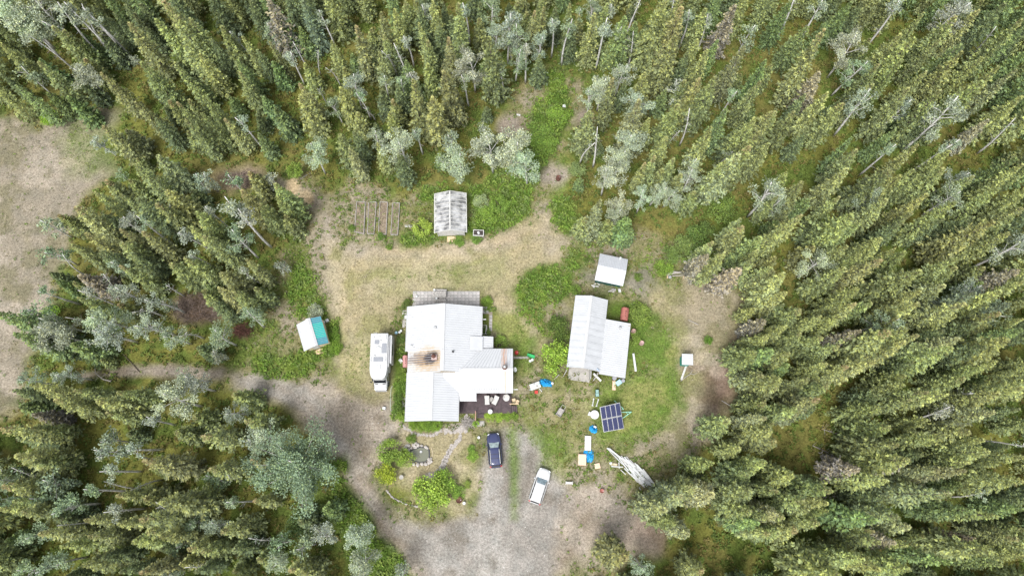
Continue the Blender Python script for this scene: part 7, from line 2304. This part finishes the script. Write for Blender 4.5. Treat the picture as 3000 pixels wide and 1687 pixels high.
# ------------------------------------------------------------------ shrubs one can point at
shrub_list = [
    (R2, 400, 1045, 2.55, 3.0, (0.19, 0.315, 0.045), 'bright green round bush against the workshop corner'),
    (R2, 410, 760, 1.7, 1.6, (0.07, 0.11, 0.025), 'dark green bush along the workshop west wall'),
    (R2, 450, 860, 1.3, 1.5, (0.075, 0.115, 0.025), 'dark low bush just above the bright workshop bush'),
    (R2, 560, 455, 1.0, 0.9, (0.1, 0.16, 0.03), 'small green bush at the workshop back corner'),
    (R2, 1115, 340, 0.75, 0.7, (0.09, 0.14, 0.03), 'small round bush on gravel by the green shed'),
    (R2, 655, 185, 0.55, 0.6, (0.085, 0.13, 0.03), 'tiny bush at the green shed north corner'),
    (R2, 1735, 895, 0.7, 0.7, (0.075, 0.15, 0.02), 'lone round green bush in the pale meadow'),
    (R2, 1340, 260, 1.5, 1.1, (0.12, 0.19, 0.03), 'bright green bush beside the log rack'),
    (R3, 430, 430, 1.9, 1.9, (0.14, 0.21, 0.04), 'large green bush beside the pond'),
    (R3, 560, 490, 1.35, 1.5, (0.15, 0.22, 0.04), 'green bush hanging over the pond rocks'),
    (R3, 395, 625, 1.6, 1.9, (0.235, 0.33, 0.035), 'yellow green bush on the garden island end'),
    (R3, 800, 800, 2.5, 2.5, (0.18, 0.26, 0.045), 'largest green bush at the garden island foot'),
    (R3, 905, 690, 1.7, 1.9, (0.15, 0.24, 0.04), 'green bush joined behind the largest garden bush'),
    (R3, 700, 745, 1.2, 1.5, (0.17, 0.25, 0.045), 'smaller green bush fused to the largest garden bush'),
    (R3, 1030, 790, 1.1, 0.8, (0.12, 0.2, 0.035), 'low fresh green bush beside the burn barrel'),
    (R3, 620, 315, 0.8, 0.7, (0.1, 0.16, 0.03), 'small bush above the pond'),
    (R3, 1160, 470, 0.85, 0.7, (0.15, 0.24, 0.04), 'leafy plant in the rock bed beside the dark SUV'),
    (R3, 1150, 405, 0.6, 0.6, (0.13, 0.22, 0.04), 'upper leafy plant in the rock bed'),
    (R3, 1190, 185, 0.5, 0.6, (0.18, 0.29, 0.05), 'bright small bush at the deck steps'),
    (R3, 1110, 720, 0.6, 0.5, (0.15, 0.2, 0.045), 'small yellowish plant on the island edge'),
    (R1, 640, 1280, 0.85, 0.9, (0.14, 0.22, 0.03), 'green bush under the south gable, corner end'),
    (R1, 710, 1290, 1.05, 0.9, (0.13, 0.21, 0.03), 'green bush under the south gable, second from corner'),
    (R1, 780, 1290, 1.05, 0.9, (0.12, 0.2, 0.03), 'green bush under the south gable, third from corner'),
    (R1, 845, 1280, 0.85, 0.8, (0.13, 0.21, 0.03), 'green bush under the south gable, path end'),
    (R1, 530, 1205, 0.8, 1.1, (0.15, 0.23, 0.04), 'light green bush at the house southwest corner'),
    (R1, 500, 1130, 1.0, 1.1, (0.09, 0.15, 0.03), 'dark green bush above the southwest corner bush'),
    (R1, 540, 950, 1.0, 1.2, (0.1, 0.17, 0.03), 'green bush along the west wall below the pink tank'),
    (R1, 555, 860, 0.7, 1.0, (0.15, 0.23, 0.04), 'lighter bush along the west wall nearest the pink tank'),
    (R1, 500, 1030, 0.8, 0.8, (0.085, 0.14, 0.03), 'low dark bush midway along the west wall'),
    (R1, 530, 530, 0.85, 0.9, (0.075, 0.12, 0.03), 'dark bush between motorhome and west wall'),
    (R1, 580, 220, 0.9, 0.7, (0.07, 0.105, 0.025), 'dark bush at the patio corner'),
    (R1, 1290, 190, 0.9, 0.8, (0.12, 0.19, 0.03), 'green bush at the patio east end'),
    (R1, 1270, 465, 0.9, 0.8, (0.08, 0.13, 0.03), 'dark bush below the east stair rail'),
    (R1, 1400, 560, 1.3, 0.8, (0.11, 0.17, 0.03), 'spreading green bush beside the side entry'),
    (R1, 1310, 1205, 0.8, 0.7, (0.19, 0.28, 0.04), 'bright leafy plant along the deck front, steps end'),
    (R1, 1390, 1205, 0.85, 0.7, (0.18, 0.27, 0.04), 'bright leafy plant along the deck front, middle'),
    (R1, 1465, 1205, 0.75, 0.7, (0.14, 0.22, 0.035), 'darker leafy plant along the deck front, outer end'),
    (R1, 1530, 1200, 0.6, 0.6, (0.12, 0.19, 0.03), 'small leafy plant by the deck side steps'),
    (R5, 1040, 680, 1.7, 1.4, (0.2, 0.27, 0.05), 'light green flowering bush beside the greenhouse'),
    (R5, 690, 885, 0.6, 0.5, (0.09, 0.15, 0.025), 'small dark bush below the raised beds'),
    (R5, 605, 770, 0.7, 0.5, (0.08, 0.14, 0.03), 'dark bush at the foot of the third raised bed'),
    (R5, 295, 685, 0.6, 0.6, (0.09, 0.15, 0.03), 'round bush beside the farthest raised bed'),
    (R5, 1430, 820, 1.0, 0.7, (0.1, 0.17, 0.03), 'green bush in front of the greenhouse'),
    (R5, 1620, 800, 1.0, 0.7, (0.09, 0.16, 0.03), 'green bush below the white planter table'),
    (R5, 1660, 400, 1.3, 1.2, (0.2, 0.25, 0.13), 'pale grey green bush beside the greenhouse back'),
    (R6, 800, 560, 1.1, 0.8, (0.085, 0.155, 0.02), 'dark green weeds clump under the teal roof'),
    (R6, 830, 720, 1.1, 0.8, (0.095, 0.165, 0.02), 'green weeds clump below the teal roof corner'),
    (R6, 560, 240, 1.2, 1.4, (0.24, 0.27, 0.2), 'pale thin bush above the beige and teal shed'),
    ((600, 480, 2.7875), 740, 60, 1.5, 2.2, (0.16, 0.23, 0.05), 'bright green bush beside the sandy patches'),
    ((1700, 380, 3.22), 1090, 1030, 2.2, 2.0, (0.075, 0.12, 0.03), 'wide dark green bush above the log rack'),
    ((1700, 380, 3.22), 960, 1100, 1.8, 1.7, (0.13, 0.18, 0.055), 'lighter green bush beside the wide dark bush'),
    ((1700, 380, 3.22), 1340, 760, 2.4, 2.2, (0.1, 0.15, 0.035), 'broad green thicket in the small forest gap'),
    ((1700, 380, 3.22), 1180, 940, 1.5, 1.6, (0.085, 0.13, 0.035), 'dark bush at the back of the log rack thicket'),
    ((1700, 380, 3.22), 1030, 1200, 1.5, 1.4, (0.13, 0.19, 0.05), 'green bush right behind the stacked logs'),
    ((1450, 180, 1.638), 300, 265, 2.0, 1.2, (0.11, 0.18, 0.03), 'bright green bush in the narrow back clearing'),
    ((1450, 180, 1.638), 210, 350, 2.4, 1.2, (0.1, 0.165, 0.03), 'wide green bush in the narrow back clearing'),
    ((1450, 180, 1.638), 245, 400, 2.0, 1.1, (0.105, 0.17, 0.03), 'green bush nearest the bare patch behind the greenhouse'),
    ((1450, 180, 1.638), 395, 520, 1.3, 1.5, (0.15, 0.2, 0.08), 'lone pale green bush beside the burn barrel patch'),
    (R5, 1860, 430, 1.7, 1.2, (0.1, 0.165, 0.03), 'green bush beneath the twin white birches'),
    (R5, 1720, 560, 1.8, 1.1, (0.11, 0.175, 0.03), 'green bush between greenhouse and mown lawn'),
    ((750, 1200, 2.976), 640, 920, 1.8, 2.4, (0.12, 0.165, 0.06), 'soft green bush below the cottonwood'),
    ((750, 1200, 2.976), 400, 990, 2.0, 2.2, (0.075, 0.115, 0.045), 'dark green bush in shade below the cottonwood'),
    ((0, 560, 2.588), 380, 930, 1.4, 1.0, (0.14, 0.24, 0.03), 'vivid green bush at the pale field edge'),
    ((0, 0, 2.588), 280, 170, 2.0, 1.6, (0.16, 0.28, 0.03), 'vivid green bush under the corner birches'),
    ((0, 0, 2.588), 370, 900, 1.5, 1.2, (0.14, 0.23, 0.03), 'vivid green bush at the corner of the field'),
    (FULL, 1690, 640, 1.6, 1.4, (0.1, 0.15, 0.04), 'mixed green bush at the clearing top edge'),
    (FULL, 1735, 620, 1.5, 1.6, (0.12, 0.16, 0.055), 'greyish bush at the clearing top corner'),
    (FULL, 1610, 790, 1.7, 1.1, (0.12, 0.17, 0.035), 'green bush beside the rust red tank'),
    (FULL, 1590, 850, 1.3, 0.9, (0.11, 0.165, 0.03), 'green bush between the two lean-to drums'),
]
for i, (R, px, py, r, hh, col, lab) in enumerate(shrub_list):
    x, y = P(R, px, py, hh * 0.6)
    o = bpy.data.objects.new('shrub', None)
    C.objects.link(o)
    o.location = (x, y, 0)
    o.rotation_euler = (0, 0, random.uniform(0, 6.28))
    r *= 1.12
    o.scale = (r, r * random.uniform(0.9, 1.1), hh)
    tag(o, lab, 'shrub', 'green shrubs of the yard')
    f = placed('foliage', SHRUBS[i % 5], o)
    f.color = (*[min(0.5, c * 1.75) for c in col], 1.0)
    placed('stems', STEMS, o)

# ------------------------------------------------------------------ low growth: one object each, nobody could count it


def clump_arrays(seed, n, spread, ln, wd, up):
    g = np.random.default_rng(seed)
    a = g.uniform(0, 6.28, n)
    r = np.sqrt(g.random(n)) * spread
    B = np.stack([np.cos(a) * r * 0.7, np.sin(a) * r * 0.7, g.uniform(0.0, up, n)], 1)
    aa = a + g.normal(0, 0.8, n)
    ee = g.uniform(0.0, 0.9, n)
    D = np.stack([np.cos(aa) * np.cos(ee), np.sin(aa) * np.cos(ee), np.sin(ee)], 1)
    U = norm(np.stack([g.normal(0, 0.4, n), g.normal(0, 0.4, n), np.ones(n)], 1))
    L = g.uniform(ln * 0.6, ln * 1.2, n)
    Wd = g.uniform(wd * 0.6, wd * 1.2, n)
    side = norm(np.cross(D, U))
    tip = B + D * L[:, None]
    mid = B + D * (L * 0.5)[:, None] + U * (L * 0.1)[:, None]
    return np.stack([B, mid + side * Wd[:, None] / 2, tip, mid - side * Wd[:, None] / 2], 1).reshape(-1, 3)


def scatter(name, label, protos, pts, scales, cols):
    cos, cl = [], []
    g = np.random.default_rng(len(pts))
    for i, (x, y) in enumerate(pts):
        co = protos[i % len(protos)]
        a = g.uniform(0, 6.28)
        c, s = math.cos(a), math.sin(a)
        k = scales[i]
        cos.append(np.stack([(co[:, 0] * c - co[:, 1] * s) * k + x, (co[:, 0] * s + co[:, 1] * c) * k + y, co[:, 2] * k], 1))
        var = g.uniform(0.7, 1.35, len(co) // 4).repeat(4)[:, None]
        cl.append(np.array(cols[i]) * var)
    co = np.concatenate(cos)
    c = np.concatenate(cl)
    me = numesh(name, co, np.arange(len(co)).reshape(-1, 4))
    at = me.attributes.new('col', 'FLOAT_COLOR', 'POINT')
    at.data.foreach_set('color', np.concatenate([c, np.ones((len(c), 1))], 1).astype(np.float32).ravel())
    me.materials.append(M_PLANT)
    o = bpy.data.objects.new(name, me)
    C.objects.link(o)
    o['label'] = label
    return stuff(o)


BLOCK = [(-14.6, 7.2, 0.2, 23.2), (-20.0, 11.0, -16.0, 19.6), (-11.6, 34.0, -6.3, 40.5), (7.2, 14.2, 16.8, 24.8), (-13.5, 23.0, -4.2, 26.4), (-7.4, 8.4, 0.9, 11.6)]


def sample(cls, dens, seed, lo=0.5):
    g = np.random.default_rng(seed)
    area = (gx[-7] - gx[6]) * (gy[-7] - gy[6])
    n = int(area * dens)
    x = g.uniform(gx[6], gx[-7], n)
    y = g.uniform(gy[6], gy[-7], n)
    w = cls_at(cls, x, y)
    keep = w > np.maximum(lo, g.random(n))
    for (a, b, c, d) in BLOCK:
        keep &= ~((x > a) & (x < c) & (y > b) & (y < d))
    u, v = project(x, y, 0)
    keep &= (u > -150) & (u < 3150) & (v > -150) & (v < 1840)
    return np.stack([x[keep], y[keep]], 1), g


LEAFY = [clump_arrays(600 + i, 16, 0.34, 0.26, 0.17, 0.28) for i in range(4)]
TUFT = [clump_arrays(620 + i, 9, 0.16, 0.24, 0.05, 0.03) for i in range(4)]


def pick(g, opts, n):
    k = g.integers(0, len(opts), n)
    return [opts[q] for q in k]


GREENS = [(0.15, 0.25, 0.04), (0.19, 0.28, 0.045), (0.12, 0.2, 0.035), (0.22, 0.29, 0.065), (0.17, 0.23, 0.07)]
MOSSY = [(0.13, 0.18, 0.04), (0.1, 0.145, 0.035), (0.18, 0.185, 0.05), (0.21, 0.18, 0.06), (0.15, 0.21, 0.045)]
STRAWS = [(0.36, 0.31, 0.19), (0.3, 0.27, 0.14), (0.24, 0.24, 0.1), (0.4, 0.35, 0.25)]
p, g = sample('weed', 5.5, 1)
scatter('weeds', 'leafy bright green weeds in patches round the yard', LEAFY, p, g.uniform(0.7, 1.5, len(p)), pick(g, GREENS, len(p)))
p, g = sample('forest', 1.7, 2)
scatter('undergrowth', 'mossy low plants on the forest floor', LEAFY, p, g.uniform(0.6, 1.5, len(p)), pick(g, MOSSY, len(p)))
p, g = sample('meadow', 3.0, 3, 0.3)
scatter('meadow_plants', 'scattered green plants in the patchy meadow', LEAFY, p, g.uniform(0.35, 1.0, len(p)), pick(g, GREENS + MOSSY, len(p)))
p, g = sample('grass', 4.0, 4, 0.3)
scatter('grass_tufts', 'short green grass tufts', TUFT, p, g.uniform(0.7, 1.4, len(p)), pick(g, [(0.18, 0.25, 0.055), (0.24, 0.28, 0.08), (0.14, 0.22, 0.04)], len(p)))
p1, g = sample('straw', 1.6, 5, 0.3)
p2, g2 = sample('meadow', 4.5, 6, 0.3)
p3, g3 = sample('field', 0.7, 7, 0.4)
p = np.concatenate([p1, p2, p3])
scatter('dry_grass', 'dry straw coloured grass tufts', TUFT, p, g.uniform(0.5, 1.2, len(p)), pick(g, STRAWS, len(p)))
p1, g = sample('dirt', 0.5, 8, 0.4)
p2, g2 = sample('field', 0.28, 9, 0.4)
p = np.concatenate([p1, p2])
scatter('sparse_weeds', 'sparse small weeds on dirt and field', LEAFY, p, g.uniform(0.2, 0.6, len(p)), pick(g, GREENS + [(0.2, 0.2, 0.12)], len(p)))
# pale stones lying on the drive
p, g = sample('gravel', 0.22, 10, 0.6)
p2, g2 = sample('dirt', 0.1, 12, 0.6)
p = np.concatenate([p, p2])
q = MB()
for x, y in p:
    s = random.uniform(0.03, 0.09)
    q.add([(x + s, y, 0), (x, y + s, 0), (x - s, y, 0), (x, y - s, 0), (x + s * 0.2, y, s * 0.9)], [(0, 1, 4), (1, 2, 4), (2, 3, 4), (3, 0, 4)])
o = stuff(q.build('gravel_stones', mat('pale_gravel', (0.6, 0.57, 0.54), 0.9, var=0.15)))
o['label'] = 'pale loose stones on the gravel drive'
